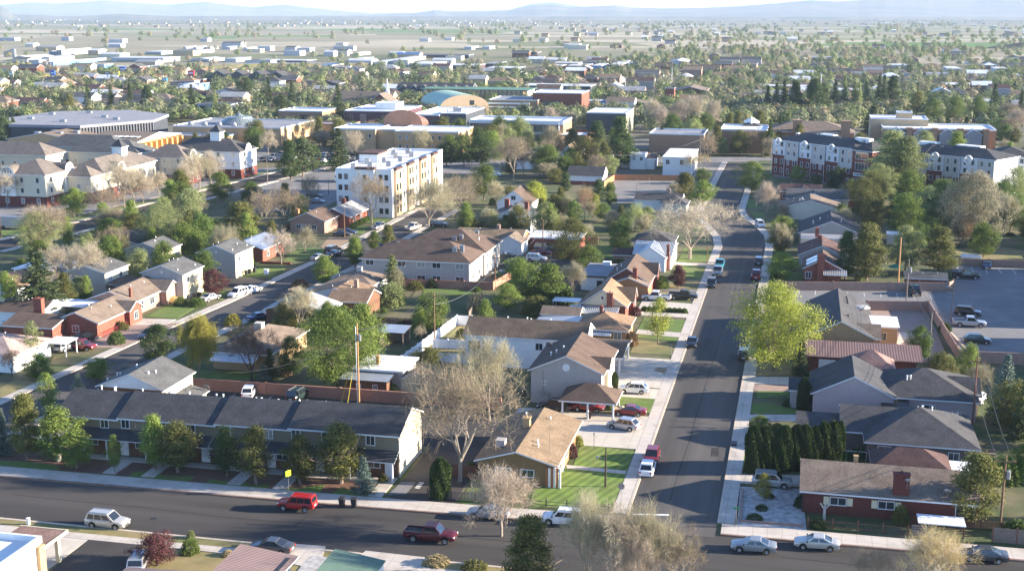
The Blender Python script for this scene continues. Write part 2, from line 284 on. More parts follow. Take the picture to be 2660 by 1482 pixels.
def branches(r,h,w,zc,n1,levels,mb,spread=.9,r0=.2,up=.35,twig=None,kk=5):
    """trunk and forking limbs that end inside the crown; returns the limb tips with directions"""
    tips=[]
    def grow(p,d,L,rad,lev):
        q=p+d*L*.55+Vector(r.normal(size=3))*L*.05; d2=(d+Vector(r.normal(size=3))*.22+Vector((0,0,up*.4))).normalized(); e=q+d2*L*.45
        k=kk if lev<2 else 3
        mb.tube(p,q,rad,rad*.8,k,cap=False); mb.tube(q,e,rad*.8,rad*.55,k,cap=False)
        tips.append((q,d,lev,L)); 
        if lev>=levels: tips.append((e,d2,lev+1,L)); return
        n=r.integers(2,4) if lev>0 else n1
        for i in range(n):
            a=2*PI*(i+r.uniform(-.3,.3))/n; t=r.uniform(.45,1.0)
            s=p.lerp(q,t/.55) if t<.55 else q.lerp(e,(t-.55)/.45)
            o=d.orthogonal(); o.rotate(Matrix.Rotation(a,3,d)); sp=spread*r.uniform(.55,1.15)
            grow(s if lev else p.lerp(e,r.uniform(.55,1)),(d*math.cos(sp)+o*math.sin(sp)+Vector((0,0,up))).normalized(),L*r.uniform(.6,.82),rad*.55,lev+1)
    # trunk
    base=Vector((0,0,-.15)); top=Vector((r.normal()*.1,r.normal()*.1,zc))
    mb.tube(base,top,r0*1.25,r0*.9,7,cap=False)
    L=(h-zc)*.42
    for i in range(n1):
        a=2*PI*(i+r.uniform(-.3,.3))/n1; sp=spread*r.uniform(.3,.85) if i else .12
        d=Vector((math.cos(a)*math.sin(sp),math.sin(a)*math.sin(sp),math.cos(sp)))
        grow(top-Vector((0,0,r.uniform(0,.35)*zc)),d,L*r.uniform(.8,1.15),r0*.6,1)
    return tips
PROTO={}
def proto(kind,seed):
    if (kind,seed) in PROTO: return PROTO[kind,seed]
    r=np.random.default_rng(seed*31+sum(ord(c)*(i+3) for i,c in enumerate(kind))); mb=MB(); lv=0
    if kind in ('round','ovoid','big','poplar','young'):
        env={'young':'ovoid','big':'round'}.get(kind,kind)
        h,w,zc=dict(round=(9,8.6,1.7),ovoid=(8,4.6,1.5),big=(13,13,2.2),poplar=(18,5,1.5),young=(6,3.6,1.6))[kind]
        tips=branches(r,h,w,zc,5,3,mb,.55 if kind in('ovoid','poplar','young') else .85,.17 if kind!='young' else .07,.3)
        nc,nl,sg,ls=dict(round=(140,105,.5,.22),ovoid=(110,100,.38,.175),big=(260,112,.6,.205),poplar=(190,85,.45,.22),young=(64,52,.30,.16))[kind]
        if kind=='young': pass
        t=r.uniform(.02,1,nc); e=envelope(env,t); ph=r.uniform(0,2*PI,nc); lump=.78+.28*np.sin(3*ph+r.uniform(0,6)+4*t)+.12*np.sin(5*ph+9*t)
        rad=(w/2)*e*lump*np.sqrt(r.uniform(.12,1.0,nc))
        cz=zc*.75+t*(h-zc*.75-.3); cen=np.stack([rad*np.cos(ph),rad*np.sin(ph),cz],1)
        cs=r.uniform(.55,1.35,nc); ks=[max(8,int(nl*cs[i]**1.5)) for i in range(nc)]; D=np.concatenate([runit(r,k)*np.clip(r.normal(.95,.3,(k,1)),.2,1.7) for k in ks]); CI=np.repeat(np.arange(nc),ks)
        L=cen[CI]+D*np.array([sg,sg,sg*.78])*1.6*cs[CI][:,None]; cc=np.array([0,0,zc+(h-zc)*.4]); V,Fq=leafquads(r,L,ls,.75,nrm=D*.9+(L-cc)/np.array([w/2,w/2,h/2])*.75)
    elif kind in ('bare','budding','weeping'):
        h,w,zc=dict(bare=(11,12,2.2),budding=(9,8,1.6),weeping=(8.5,7.5,2))[kind]
        tips=branches(r,h,w,zc,6,5,mb,.8,.17 if kind=='bare' else .15,.22)
        P0=np.array([tuple(t[0]) for t in tips if t[2]>=3]); D0=np.array([tuple(t[1]) for t in tips if t[2]>=3]); m=len(P0)
        n=5600 if kind=='bare' else 7000; i=r.integers(0,m,n); dr=D0[i]*.7+runit(r,n)*.75+np.array([0,0,.18 if kind!='weeping' else -1.3]); dr/=np.linalg.norm(dr,axis=1)[:,None]
        ln=r.uniform(.5,1.3,n)[:,None]*(1 if kind!='weeping' else 1.5); st=P0[i]+runit(r,n)*.25; b=np.cross(dr,runit(r,n)); b/=np.linalg.norm(b,axis=1)[:,None]
        wd=.024 if kind=='bare' else .022
        V=np.stack([st-b*wd*.5,st+b*wd*.5,st+dr*ln+b*wd*.2,st+dr*ln-b*wd*.2],1).reshape(-1,3); Fq=np.arange(n*4).reshape(n,4)
        nb=dict(bare=1400,budding=2600,weeping=15000)[kind]; j=r.integers(0,n,nb); c=st[j]+dr[j]*ln[j]*r.uniform(.3,1,(nb,1))+runit(r,nb)*.05
        V2,F2=leafquads(r,c,.11 if kind!='weeping' else .17,.6); V=np.concatenate([V,V2]); Fq=np.concatenate([Fq,F2+n*4])
    elif kind in ('spruce','thinspruce'):
        h,w,zc=(12,5.6,.6) if kind=='spruce' else (9,3.6,.5)
        mb.tube((0,0,-.1),(0,0,h*.96),.17,.03,6,cap=False); cs=[];ds=[]
        z=zc; 
        while z<h*.985:
            f=1-(z-zc)/(h-zc); L=(w/2)*(f**.85)*r.uniform(.82,1.1)+.12; nb=max(4,int(6+8*f))
            for i in range(nb):
                a=r.uniform(0,2*PI); Li=L*r.uniform(.72,1.12); dz=-.32 if f>.25 else .25
                k=max(4,int(Li/.17)); t=np.linspace(.12,1,k); 
                x=Li*t; zz=z+dz*x*.55+.16*x*x/max(Li,.3)+r.normal(size=k)*.05; base=np.stack([x*math.cos(a),x*math.sin(a),zz],1)
                for _ in range(3):
                    cs.append(base+r.normal(size=(k,3))*np.array([.13,.13,.07])); ds.append(np.tile([math.cos(a),math.sin(a),-.15],(k,1)))
            z+=.16+.30*f
        L=np.concatenate(cs); D=np.concatenate(ds); V,Fq=leafquads(r,L,.36,.42,D,.75)
    elif kind=='pine':
        h,w,zc=(11,6.6,1.8); tips=branches(r,h,w,zc,4,2,mb,.9,.2,.15); mb.tube((0,0,zc),(0,0,h*.9),.15,.04,6,cap=False)
        nc=140; t=r.uniform(.02,1,nc); e=np.clip(1.08-t**1.5,0,1)**.8*np.clip(.45+t*2.6,0,1); ph=r.uniform(0,2*PI,nc); rad=(w/2)*e*np.sqrt(r.uniform(.2,1.0,nc))*(.85+.25*np.sin(2*ph+5*t))
        cen=np.stack([rad*np.cos(ph),rad*np.sin(ph),zc*.7+t*(h-zc*.7-.2)],1); k=85
        L=np.repeat(cen,k,0)+r.normal(size=(nc*k,3))*np.array([.46,.46,.27]); D=np.repeat(cen*np.array([1,1,0])/(rad[:,None]+.3)+np.array([0,0,.5]),k,0)
        V,Fq=leafquads(r,L,.30,.5,nrm=(L-np.repeat(cen,85,0))*1.6+D*.5,nj=.8)
    elif kind=='column':
        h,w,zc=(6,1.7,.1); n=9000; t=r.uniform(0,1,n)**.9; e=envelope('column',t); ph=r.uniform(0,2*PI,n); rad=w/2*e*(.86+.16*np.sin(5*ph+7*t)+r.normal(size=n)*.05)
        L=np.stack([rad*np.cos(ph),rad*np.sin(ph),zc+t*(h-zc)],1); D=np.stack([np.cos(ph)*.5,np.sin(ph)*.5,np.ones(n)],1); V,Fq=leafquads(r,L,.2,.5,D,.5); mb.tube((0,0,-.1),(0,0,h*.8),.22,.05,6)
        prof=[(w*.36*float(envelope('column',np.array([q]))[0]),zc+q*(h-zc)*.97) for q in (0,.2,.4,.6,.75,.9,1)]; core=MB().lathe(prof,k=10)
        o=len(V); V=np.concatenate([V,np.array(core.v)]); Fq=np.concatenate([Fq,np.array(core.f)+o])
    elif kind in ('shrub','lowshrub'):
        h,w,zc=(1.5,2.0,.1) if kind=='shrub' else (.7,1.6,.05); n=2600; d=runit(r,n); d[:,2]=np.abs(d[:,2]); q=r.uniform(.55,1,n)[:,None]**.4*(1+.16*np.sin(d[:,:1]*7+3*d[:,1:2]*5))
        L=d*q*np.array([w/2,w/2,h*.93])+np.array([0,0,.05]); V,Fq=leafquads(r,L,.13,.75); mb.tube((0,0,-.1),(0,0,h*.6),.06,.02,5)
    tm=mb.mesh(kind+'_trunk',BARK); cm=npmesh(kind+'_crown',V,Fq,[LF['green']])
    zz=np.asarray(V)[:,2]; PROTO[kind,seed]=(tm,cm,float(np.percentile(zz,99.7)),2*float(np.percentile(np.hypot(V[:,0],V[:,1]),98.8)))
    return PROTO[kind,seed]
TREES=[]
def tree(kind,lf,loc,h,w,label,name='tree',cat='tree',group=None,bark=None,seed=None):
    sd=rng.randrange(3) if seed is None else seed
    if kind=='round' and w>11: kind='big'; sd%=2
    tm,cm,ph,pw=proto(kind,sd)
    t=thing(name,label,cat,loc,rng.uniform(0,6.28),group); t.scale=(w/pw,w/pw,h/ph)
    a=mobj('trunk' if cat=='tree' else 'stem',tm,t); c=mobj('crown' if cat=='tree' else 'foliage',cm,t)
    a.material_slots[0].link='OBJECT'; a.material_slots[0].material=bark or (BARKG if kind in('bare','budding') else BARK)
    c.material_slots[0].link='OBJECT'; c.material_slots[0].material=LF[lf]
    TREES.append(t); return t
NAMES={'spruce':'spruce_tree','thinspruce':'spruce_tree','pine':'pine_tree','poplar':'poplar_tree','column':'arborvitae_tree','bare':'bare_tree','budding':'budding_tree','weeping':'willow_tree'}
def T(cr,bx,by,ty,wpx,kind,lf,label,bark=None,cat='tree',name=None,group=None,seed=None,minh=.4):
    """a tree whose trunk foot, top row and crown width were read off the photo"""
    b=P(cr,bx,by); h=max(minh,hgt(b,cr,ty)); w=(1.3 if kind=='ovoid' else 1.28 if kind=='bare' else 1.12)*wpx*CR[cr][2]*fwd(b)/F/CP
    return tree(kind,lf,b,h,w,label,name or NAMES.get(kind,'tree'),cat,group,bark,seed)
def SH(cr,bx,by,ty,wpx,lf,label,kind='shrub',group=None): return T(cr,bx,by,ty,wpx,kind,lf,label,cat='shrub',name='shrub',group=group,minh=.3)
# ---------------------------------------------------------------- buildings
def gable(mb,x0,y0,x1,y1,ze,rise,along,over,th=.18,rake=.25,m=0,mf=1):
    """two roof slopes with thickness; along 'x' = ridge runs left-right"""
    if along=='y':
        t=MB(); gable(t,y0,-x1,y1,-x0,ze,rise,'x',over,th,rake,m,mf); mb.add(t,Matrix(((0,-1,0,0),(1,0,0,0),(0,0,1,0),(0,0,0,1)))); return mb
    yc=(y0+y1)/2; half=(y1-y0)/2; s=rise/half; a,b=x0-rake,x1+rake; zr=ze+rise
    for sg in (-1,1):
        ye=yc+sg*(half+over); zz=ze-over*s
        p=[(a,ye,zz),(b,ye,zz),(b,yc,zr),(a,yc,zr)]
        if sg>0: p=[p[1],p[0],p[3],p[2]]
        q=[(u,v,w+th) for u,v,w in p]
        mb.quad(*q,m=m); mb.quad(*p[::-1],m=mf)
        mb.quad(p[0],p[1],q[1],q[0],m=mf); mb.quad(p[1],p[2],q[2],q[1],m=mf); mb.quad(p[3],p[0],q[0],q[3],m=mf)
    return mb
def hip(mb,x0,y0,x1,y1,ze,rise,over,th=.18,m=0,mf=1):
    s=rise/(min(x1-x0,y1-y0)/2); zz=ze-over*s+th; x0-=over;x1+=over;y0-=over;y1+=over; w,d=x1-x0,y1-y0; zr=ze+rise+th
    if w>=d: a,b=(x0+d/2,(y0+y1)/2,zr),(x1-d/2-1e-3,(y0+y1)/2,zr)
    else: a,b=((x0+x1)/2,y0+w/2,zr),((x0+x1)/2,y1-w/2-1e-3,zr)
    c=[(x0,y0,zz),(x1,y0,zz),(x1,y1,zz),(x0,y1,zz)]
    if w>=d: mb.quad(c[0],c[1],b,a,m=m).quad(c[2],c[3],a,b,m=m).quad(c[1],c[2],b,m=m).quad(c[3],c[0],a,m=m)
    else: mb.quad(c[1],c[2],b,a,m=m).quad(c[3],c[0],a,b,m=m).quad(c[0],c[1],a,m=m).quad(c[2],c[3],b,m=m)
    l=[(u,v,w_-th) for u,v,w_ in c]
    for i in range(4):
        j=(i+1)%4; mb.quad(l[i],l[j],c[j],c[i],m=mf)
    mb.quad(*l[::-1],m=mf); return mb
def shed(mb,x0,y0,x1,y1,z0,z1,over=.2,th=.12,m=0,mf=1,ax='y'):
    """one slope rising from z0 at the near (or left) edge to z1"""
    if ax=='y': p=[(x0-over,y0-over,z0),(x1+over,y0-over,z0),(x1+over,y1,z1),(x0-over,y1,z1)]
    else: p=[(x0-over,y0-over,z0),(x1,y0-over,z1),(x1,y1+over,z1),(x0-over,y1+over,z0)]
    q=[(a,b,c+th) for a,b,c in p]; mb.quad(*q,m=m).quad(*p[::-1],m=mf)
    for i in range(4):
        j=(i+1)%4; mb.quad(p[i],p[j],q[j],q[i],m=mf)
    return mb
def walls(mb,x0,y0,x1,y1,z0,ze,roof,rise,along,m=0):
    mb.box(x0,y0,z0,x1,y1,ze,m)
    if roof=='gable':
        if along=='x':
            yc=(y0+y1)/2
            mb.quad((x1,y0,ze),(x1,y1,ze),(x1,yc,ze+rise),m=m).quad((x0,y1,ze),(x0,y0,ze),(x0,yc,ze+rise),m=m)
        else:
            xc=(x0+x1)/2
            mb.quad((x0,y0,ze),(x1,y0,ze),(xc,y0,ze+rise),m=m).quad((x1,y1,ze),(x0,y1,ze),(xc,y1,ze+rise),m=m)
WC={}
def window_mesh(w,h,fr,bars):
    k=(round(w,2),round(h,2),fr.name,bars)
    if k not in WC:
        f=MB(); t=.09
        f.box(-w/2-t,-.07,-t,w/2+t,0,0).box(-w/2-t,-.07,h,w/2+t,0,h+t).box(-w/2-t,-.06,0,-w/2,0,h).box(w/2,-.06,0,w/2+t,0,h)
        for i in range(1,bars): 
            x=-w/2+w*i/bars; f.box(x-.03,-.05,0,x+.03,0,h)
        g=MB().quad((-w/2,-.02,0),(w/2,-.02,0),(w/2,-.02,h),(-w/2,-.02,h)); WC[k]=(f.mesh('window_frame',fr),g.mesh('window_pane',GLASS))
    return WC[k]
class House:
    """a building with its near-left ground corner at LOC; local x runs along the street, local y away"""
    def __init__(s,name,label,cat,loc,rz=0,group=None): s.o=thing(name,label,cat,loc,rz,group)
    def block(s,x0,y0,w,d,ze,roof='gable',rise=1.5,along='x',over=.4,wm=CREAM,rm=R_GREY,fm=TRIM,z0=0,rake=.3,name='wall',rname='roof',par=.4):
        x1,y1=x0+w,y0+d; mb=MB()
        if roof=='flat':
            mb.box(x0,y0,z0,x1,y1,ze); s.w=mb.build(name,wm,s.o); r=MB(); t=.25
            r.box(x0+t,y0+t,ze-.1,x1-t,y1-t,ze+.05,0)
            r.box(x0-.06,y0-.06,ze,x1+.06,y0+t,ze+par,1).box(x0-.06,y1-t,ze,x1+.06,y1+.06,ze+par,1).box(x0-.06,y0+t,ze,x0+t,y1-t,ze+par,1).box(x1-t,y0+t,ze,x1+.06,y1-t,ze+par,1)
            s.r=r.build(rname,[rm,fm],s.o); return s
        if roof=='slab':
            mb.box(x0,y0,z0,x1,y1,ze); s.w=mb.build(name,wm,s.o); s.r=MB().box(x0-over,y0-over,ze+.003,x1+over,y1+over,ze+.3,1,0).build(rname,[rm,fm],s.o); return s
        walls(mb,x0,y0,x1,y1,z0,ze,roof,rise,along); s.w=mb.build(name,wm,s.o); r=MB()
        if roof=='gable': gable(r,x0,y0,x1,y1,ze,rise,along,over,rake=rake)
        elif roof=='hip': hip(r,x0,y0,x1,y1,ze,rise,over)
        s.r=r.build(rname,[rm,fm],s.o); s.rc=((x0+x1)/2,(y0+y1)/2,ze+rise); return s
    def win(s,face,at,pos,z,w=1.2,h=1.1,fr=TRIM,bars=2):
        """face f/b: at = y of the wall, pos = x; face l/r: at = x of the wall, pos = y"""
        f,g=window_mesh(w,h,fr,bars); loc,rz={'f':((pos,at-.004,z),0),'b':((pos,at+.004,z),PI),'r':((at+.004,pos,z),PI/2),'l':((at-.004,pos,z),-PI/2)}[face]
        o=mobj('window',f,s.o,loc,rz); mobj('pane',g,o); return s
    def door(s,face,at,pos,w=1.0,h=2.1,m=WHITE,z=0.02,name='door'):
        mb=MB().box(-w/2,-.06,0,w/2,0,h).box(-w/2-.08,-.04,0,-w/2,0,h+.08).box(w/2,-.04,0,w/2+.08,0,h+.08)
        loc,rz={'f':((pos,at-.004,z),0),'b':((pos,at+.004,z),PI),'r':((at+.004,pos,z),PI/2),'l':((at-.004,pos,z),-PI/2)}[face]
        d=mb.build(name,m,s.o,loc,rz)
        if name=='door': MB().box(w*.32,-.12,.95,w*.38,-.06,1.1).build('handle',M_STEEL,d)
        return s
    def chimney(s,x,y,z0,z1,w=.7,d=.7,m=REDBR,base=False):
        c=MB().box(x-w/2,y-d/2,z0,x+w/2,y+d/2,z1).box(x-w/2-.08,y-d/2-.08,z1,x+w/2+.08,y+d/2+.08,z1+.15); c.tube((x,y,z1+.15),(x,y,z1+.45),.13,.12,8)
        c.build('chimney',m,s.o if base else s.r); return s
    def vents(s,pts,h=.7,r=.09,m=TRIM):
        for x,y,z in pts: MB().tube((x,y,z-.3),(x,y,z+h),r,r,8).tube((x,y,z+h),(x,y,z+h+.12),r*1.7,r*1.3,8).build('vent_pipe',m,s.r)
        return s
    def unit(s,x,y,z,w=1.1,d=1.1,h=1.0,m=TRIM,name='cooler'):
        MB().box(x-w/2,y-d/2,z-.35,x+w/2,y+d/2,z+h).box(x-w/2-.04,y-d/2-.04,z+h,x+w/2+.04,y+d/2+.04,z+h+.06).box(x-w*.38,y-d/2-.03,z+.15,x+w*.38,y-d/2,z+h-.15).build(name,m,s.r); return s
    def dish(s,x,y,z,r=.45):
        mb=MB().tube((x,y,z-.3),(x,y,z+.5),.04,.04,6); t=MB().lathe([(.02,-.1),(r*.6,-.05),(r,.08),(r*.98,.1),(r*.6,0),(.01,-.05)],k=14); mb.add(t,Matrix.Translation((x,y,z+.6))@Matrix.Rotation(-.9,4,'X')); mb.build('satellite_dish',M_STEEL,s.r); return s
    def part(s,name,mb,m,par=None): return mb.build(name,m,par or s.o)
def rect(pl,pr,pb,z):
    """near-left, near-right and far corner points of an eave -> place, width, depth"""
    a,b,c=P(*pl,z),P(*pr,z),P(*pb,z); y=(a.y+b.y)/2; return Vector((a.x,y,0)),b.x-a.x,c.y-y
# ---------------------------------------------------------------- vehicles
def paint(name,col,rough=.28,metal=.25):
    if name in MATS: return MATS[name]
    m=mat(name,col,rough,.03,1,metal=metal,spec=.5); m.node_tree.nodes['Principled BSDF'].inputs['Coat Weight'].default_value=.6; m.node_tree.nodes['Principled BSDF'].inputs['Coat Roughness'].default_value=.08; return m
PT={'silver':paint('silver_paint',(.42,.42,.42),.3,.5),'champagne':paint('champagne_paint',(.50,.47,.42),.3,.4),'white':paint('white_car_paint',(.70,.70,.70),.3,0),'red':paint('red_paint',(.35,.012,.012),.3,0),'maroon':paint('maroon_paint',(.085,.006,.014),.28,.2),'crimson':paint('crimson_paint',(.19,.008,.012),.28,.2),
'black':paint('black_paint',(.008,.008,.009),.2,0),'grey':paint('grey_paint',(.07,.072,.078),.3,.4),'lightgrey':paint('light_grey_paint',(.26,.27,.28),.3,.4),'blue':paint('blue_paint',(.03,.065,.16),.3,.3),'teal':paint('teal_paint',(.02,.22,.25),.3,.2),'green':paint('dark_green_paint',(.02,.04,.035),.3,.3)}
HEADL=mat('headlight_lens',(.6,.6,.6),.1,0,1,spec=.8); TAILL=mat('taillight_lens',(.30,.01,.01),.15,0,1,spec=.8); RIM=mat('alloy_rim',(.38,.38,.39),.3,0,1,metal=.8)
def lerp(a,b,t): return tuple(x+(y-x)*t for x,y in zip(a,b))
def interp(p,x):
    for (a,b),(c,d) in zip(p,p[1:]):
        if x<=c: return b+(d-b)*(x-a)/(c-a) if c>a else d
    return p[-1][1]
def smooth(me,deg=35):
    me.polygons.foreach_set('use_smooth',[True]*len(me.polygons)); me.set_sharp_from_angle(angle=R(deg)); return me
def make_car(name,L,W,Hr,top,gh,xf,xr,rw,zl=.24,rails=False,bed=None,cap=False,gw=.76):
    root=thing(name,'x','car'); hw=W/2; Ra=rw+.07; l2=L/2
    xs=set(x for x,_ in top)|{-l2+.05,l2-.05}
    for xw in (xf,xr):
        for k in range(9): xs.add(round(xw+Ra*math.cos(PI*k/8),4))
    xs=sorted(x for x in xs if -l2<=x<=l2)
    def wid(x): return hw*interp([(-l2,.86),(-l2+.25,.97),(-l2+.9,1),(l2-1.0,1),(l2-.35,.95),(l2,.78)],x)
    def low(x):
        z=zl+max(0,(abs(x)-l2+.5)*.25)
        for xw in (xf,xr):
            q=Ra*Ra-(x-xw)**2
            if q>0: z=max(z,rw*.95+math.sqrt(q))
        return z
    mb=MB(); rings=[]
    for x in xs:
        zt=interp(top,x); w=wid(x); zb=min(low(x),zt-.12)
        if bed and bed[0]+.08<x<bed[1]-.02: pass
        half=[(w*.93,zb),(w,zb+(zt-zb)*.3),(w,zb+(zt-zb)*.72),(w*.965,zt-.05),(w*.9,zt),(w*.45,zt+.025)]
        ring=[(x,-y,z) for y,z in half]+[(x,y,z) for y,z in half[::-1]]
        n=len(mb.v); mb.v+=ring; rings.append(n)
    k=12
    for a,b in zip(rings,rings[1:]):
        for i in range(k-1): mb.f.append((a+i+1,a+i,b+i,b+i+1)); mb.m.append(0)
        mb.f.append((a,a+k-1,b+k-1,b)); mb.m.append(1)
    mb.f.append(tuple(range(rings[0],rings[0]+k))[::-1]); mb.m.append(0); mb.f.append(tuple(range(rings[-1],rings[-1]+k))); mb.m.append(0)
    # cabin shell
    a,b,c,d=gh; wb=hw*.90; wt=hw*gw; za=interp(top,a)-.02; zd=interp(top,d)-.02
    def S_(sg): return (a,sg*wb,za),(b,sg*wt,Hr-.05),(c,sg*wt,Hr-.05),(d,sg*wb,zd)
    A,B,Cc,D=S_(1); A2,B2,C2,D2=S_(-1)
    mb.quad(A2,A,B,B2).quad(D,D2,C2,Cc).quad(A,D,Cc,B).quad(D2,A2,B2,C2)
    t=.93; xm=(b+c)/2
    Bt,Ct,B2t,C2t=(xm+(b-xm)*.97,wt*t,Hr),(xm+(c-xm)*.97,wt*t,Hr),(xm+(b-xm)*.97,-wt*t,Hr),(xm+(c-xm)*.97,-wt*t,Hr)
    mb.quad(B2t,Bt,Ct,C2t)
    for p,q,u,v in ((B2,B,Bt,B2t),(B,Cc,Ct,Bt),(Cc,C2,C2t,Ct),(C2,B2,B2t,C2t)): mb.quad(p,q,u,v)
    if rails:
        for sg in (-1,1): mb.box(c+.1,sg*wt*.86-.03,Hr+.03,b-.15,sg*wt*.86+.03,Hr+.08,2)
    me=mb.mesh('car_body',[PT['silver'],M_BLACK,M_STEEL]); smooth(me)
    body=mobj('body',me,root); body.material_slots[0].link='OBJECT'; body.material_slots[0].material=PT['silver']
    def pane(nm,p,off,s0,s1,t0,t1):
        e=[lerp(lerp(p[0],p[1],s),lerp(p[3],p[2],s),tt) for s,tt in ((s0,t0),(s1,t0),(s1,t1),(s0,t1))]
        nrm=(Vector(p[1])-Vector(p[0])).cross(Vector(p[3])-Vector(p[0])).normalized()*off
        MB().quad(*[tuple(Vector(q)+nrm) for q in e]).build(nm,CARGLASS,root)
    pane('windshield',(A2,A,B,B2),.012,.06,.94,.06,.93); pane('rear_window',(D,D2,C2,Cc),.012,.08,.92,.16,.9)
    if bed: sp=[(.1,.9)]
    elif Hr>1.5: sp=[(.09,.36),(.39,.66),(.69,.93)]
    else: sp=[(.10,.46),(.50,.86)]
    for s0,s1 in sp:
        pane('side_window',(A,D,Cc,B),.012,s0,s1,.1,.88); pane('side_window',(D2,A2,B2,C2),.012,1-s1,1-s0,.1,.88)
    ty=MB().lathe([(rw*.62,-.11),(rw*.93,-.11),(rw,-.06),(rw,.06),(rw*.93,.11),(rw*.62,.11)],k=18); ri=MB().lathe([(rw*.62,-.1),(rw*.62,.1),(rw*.55,.085),(rw*.2,.07),(.01,.095)],k=10)
    Mx=Matrix.Rotation(-PI/2,4,'X'); t1=MB().add(ty,Mx).mesh('tyre',M_BLACK); r1=MB().add(ri,Mx).mesh('rim',RIM)
    for xw in (xf,xr):
        for sg in (1,-1):
            o=mobj('wheel',t1,root,(xw,sg*(hw-.10),rw),0 if sg>0 else PI); mobj('rim',r1,o)
    zf=interp(top,l2-.12); zr_=interp(top,-l2+.05)
    for sg in (-1,1):
        MB().box(l2-.34,sg*hw*.70-.17,zf-.20,l2-.035,sg*hw*.70+.17,zf-.045).build('headlight',HEADL,root)
        MB().box(-l2-.015,sg*hw*.74-.12,zr_-.28,-l2+.3,sg*hw*.74+.14,zr_-.06).build('taillight',TAILL,root)
        MB().box(a-.25,sg*(hw+.11)-.1,za-.0,a-.1,sg*(hw+.11)+.1,za+.15).build('mirror',M_DARK,root)
    MB().box(l2-.05,-hw*.45,zl+.16,l2+.012,hw*.45,zl+.36).build('grille',M_DARK,root); MB().box(-l2-.02,-.26,zl+.3,-l2+.05,.26,zl+.45).build('number_plate',TRIM,root)
    if bed:
        x0,x1,zb,zt=bed; q=MB().box(x0+.1,-hw*.78,zt+.028,x1-.06,hw*.78,zt+.034,0)
        for y0,y1 in ((-hw*.93,-hw*.80),(hw*.80,hw*.93)): q.box(x0+.03,y0,zt-.1,x1,y1,zt+.20,1)
        q.box(x0,-hw*.9,zt-.1,x0+.09,hw*.9,zt+.20,1)
        o=q.build('truck_bed',[M_DARK,PT['silver']],root); o.material_slots[1].link='OBJECT'; o.material_slots[1].material=PT['silver']
    return root
sed_top=[(-2.42,.62),(-2.40,.90),(-2.25,.98),(-1.7,1.0),(.9,.97),(1.2,.95),(2.1,.78),(2.35,.68),(2.42,.52)]
CAR={'sedan':make_car('sedan',4.84,1.83,1.46,sed_top,(1.2,.38,-.72,-1.72),1.45,-1.4,.33),
'suv':make_car('suv',4.8,1.9,1.78,[(-2.4,.7),(-2.38,1.0),(-2.3,1.06),(1.0,1.06),(1.2,1.05),(2.1,.96),(2.32,.86),(2.4,.6)],(1.22,.5,-2.0,-2.32),1.45,-1.42,.37,rails=True,gw=.8),
'hatchback':make_car('hatchback',4.5,1.84,1.66,[(-2.25,.65),(-2.23,.95),(-2.15,1.0),(.9,1.0),(1.15,.99),(1.95,.86),(2.17,.74),(2.25,.55)],(1.2,.35,-1.45,-2.12),1.36,-1.32,.34,gw=.77),
'pickup':make_car('pickup_truck',5.8,2.0,1.92,[(-2.9,.75),(-2.88,.98),(-.80,.98),(-.79,1.16),(1.1,1.16),(1.35,1.14),(2.6,1.06),(2.82,.95),(2.9,.65)],(1.4,.75,-.55,-.79),1.85,-1.75,.41,zl=.38,bed=(-2.88,-.80,.7,.98),gw=.8),
'wagon':make_car('four_wheel_drive',4.5,1.75,1.86,[(-2.25,.8),(-2.23,1.12),(.75,1.12),(.95,1.1),(2.1,1.04),(2.22,.98),(2.25,.7)],(1.0,.5,-2.05,-2.2),1.4,-1.3,.40,zl=.42,gw=.84)}
CARN={'sedan':'sedan','suv':'suv','hatchback':'hatchback','pickup':'pickup_truck','wagon':'four_wheel_drive'}
used=set()
def car(kind,cr,x,y,hd,col,label,cat=None,group='parked cars',z=0.0):
    """x,y = photo point where the nearest edge of the car meets the ground"""
    p=P(cr,x,y,z); a=R(hd); L,W=(5.8,2.0) if kind=='pickup' else (4.7,1.85)
    p=p+Vector((0,.5*(abs(math.sin(a))*L+abs(math.cos(a))*W)-.15,0)); m=PT[col]
    if kind in used:
        def fx(c):
            for s in c.material_slots:
                if s.link=='OBJECT': s.material=m
        o=copy_tree(CAR[kind],None,fx)
    else:
        o=CAR[kind]; used.add(kind)
        for ch in o.children:
            for s in ch.material_slots:
                if s.link=='OBJECT': s.material=m
    o.name=CARN[kind]; o.location=p; o.rotation_euler=(0,0,a)
    return tag(o,label,cat or {'pickup':'pickup truck','wagon':'car','suv':'suv'}.get(kind,'car'),group)
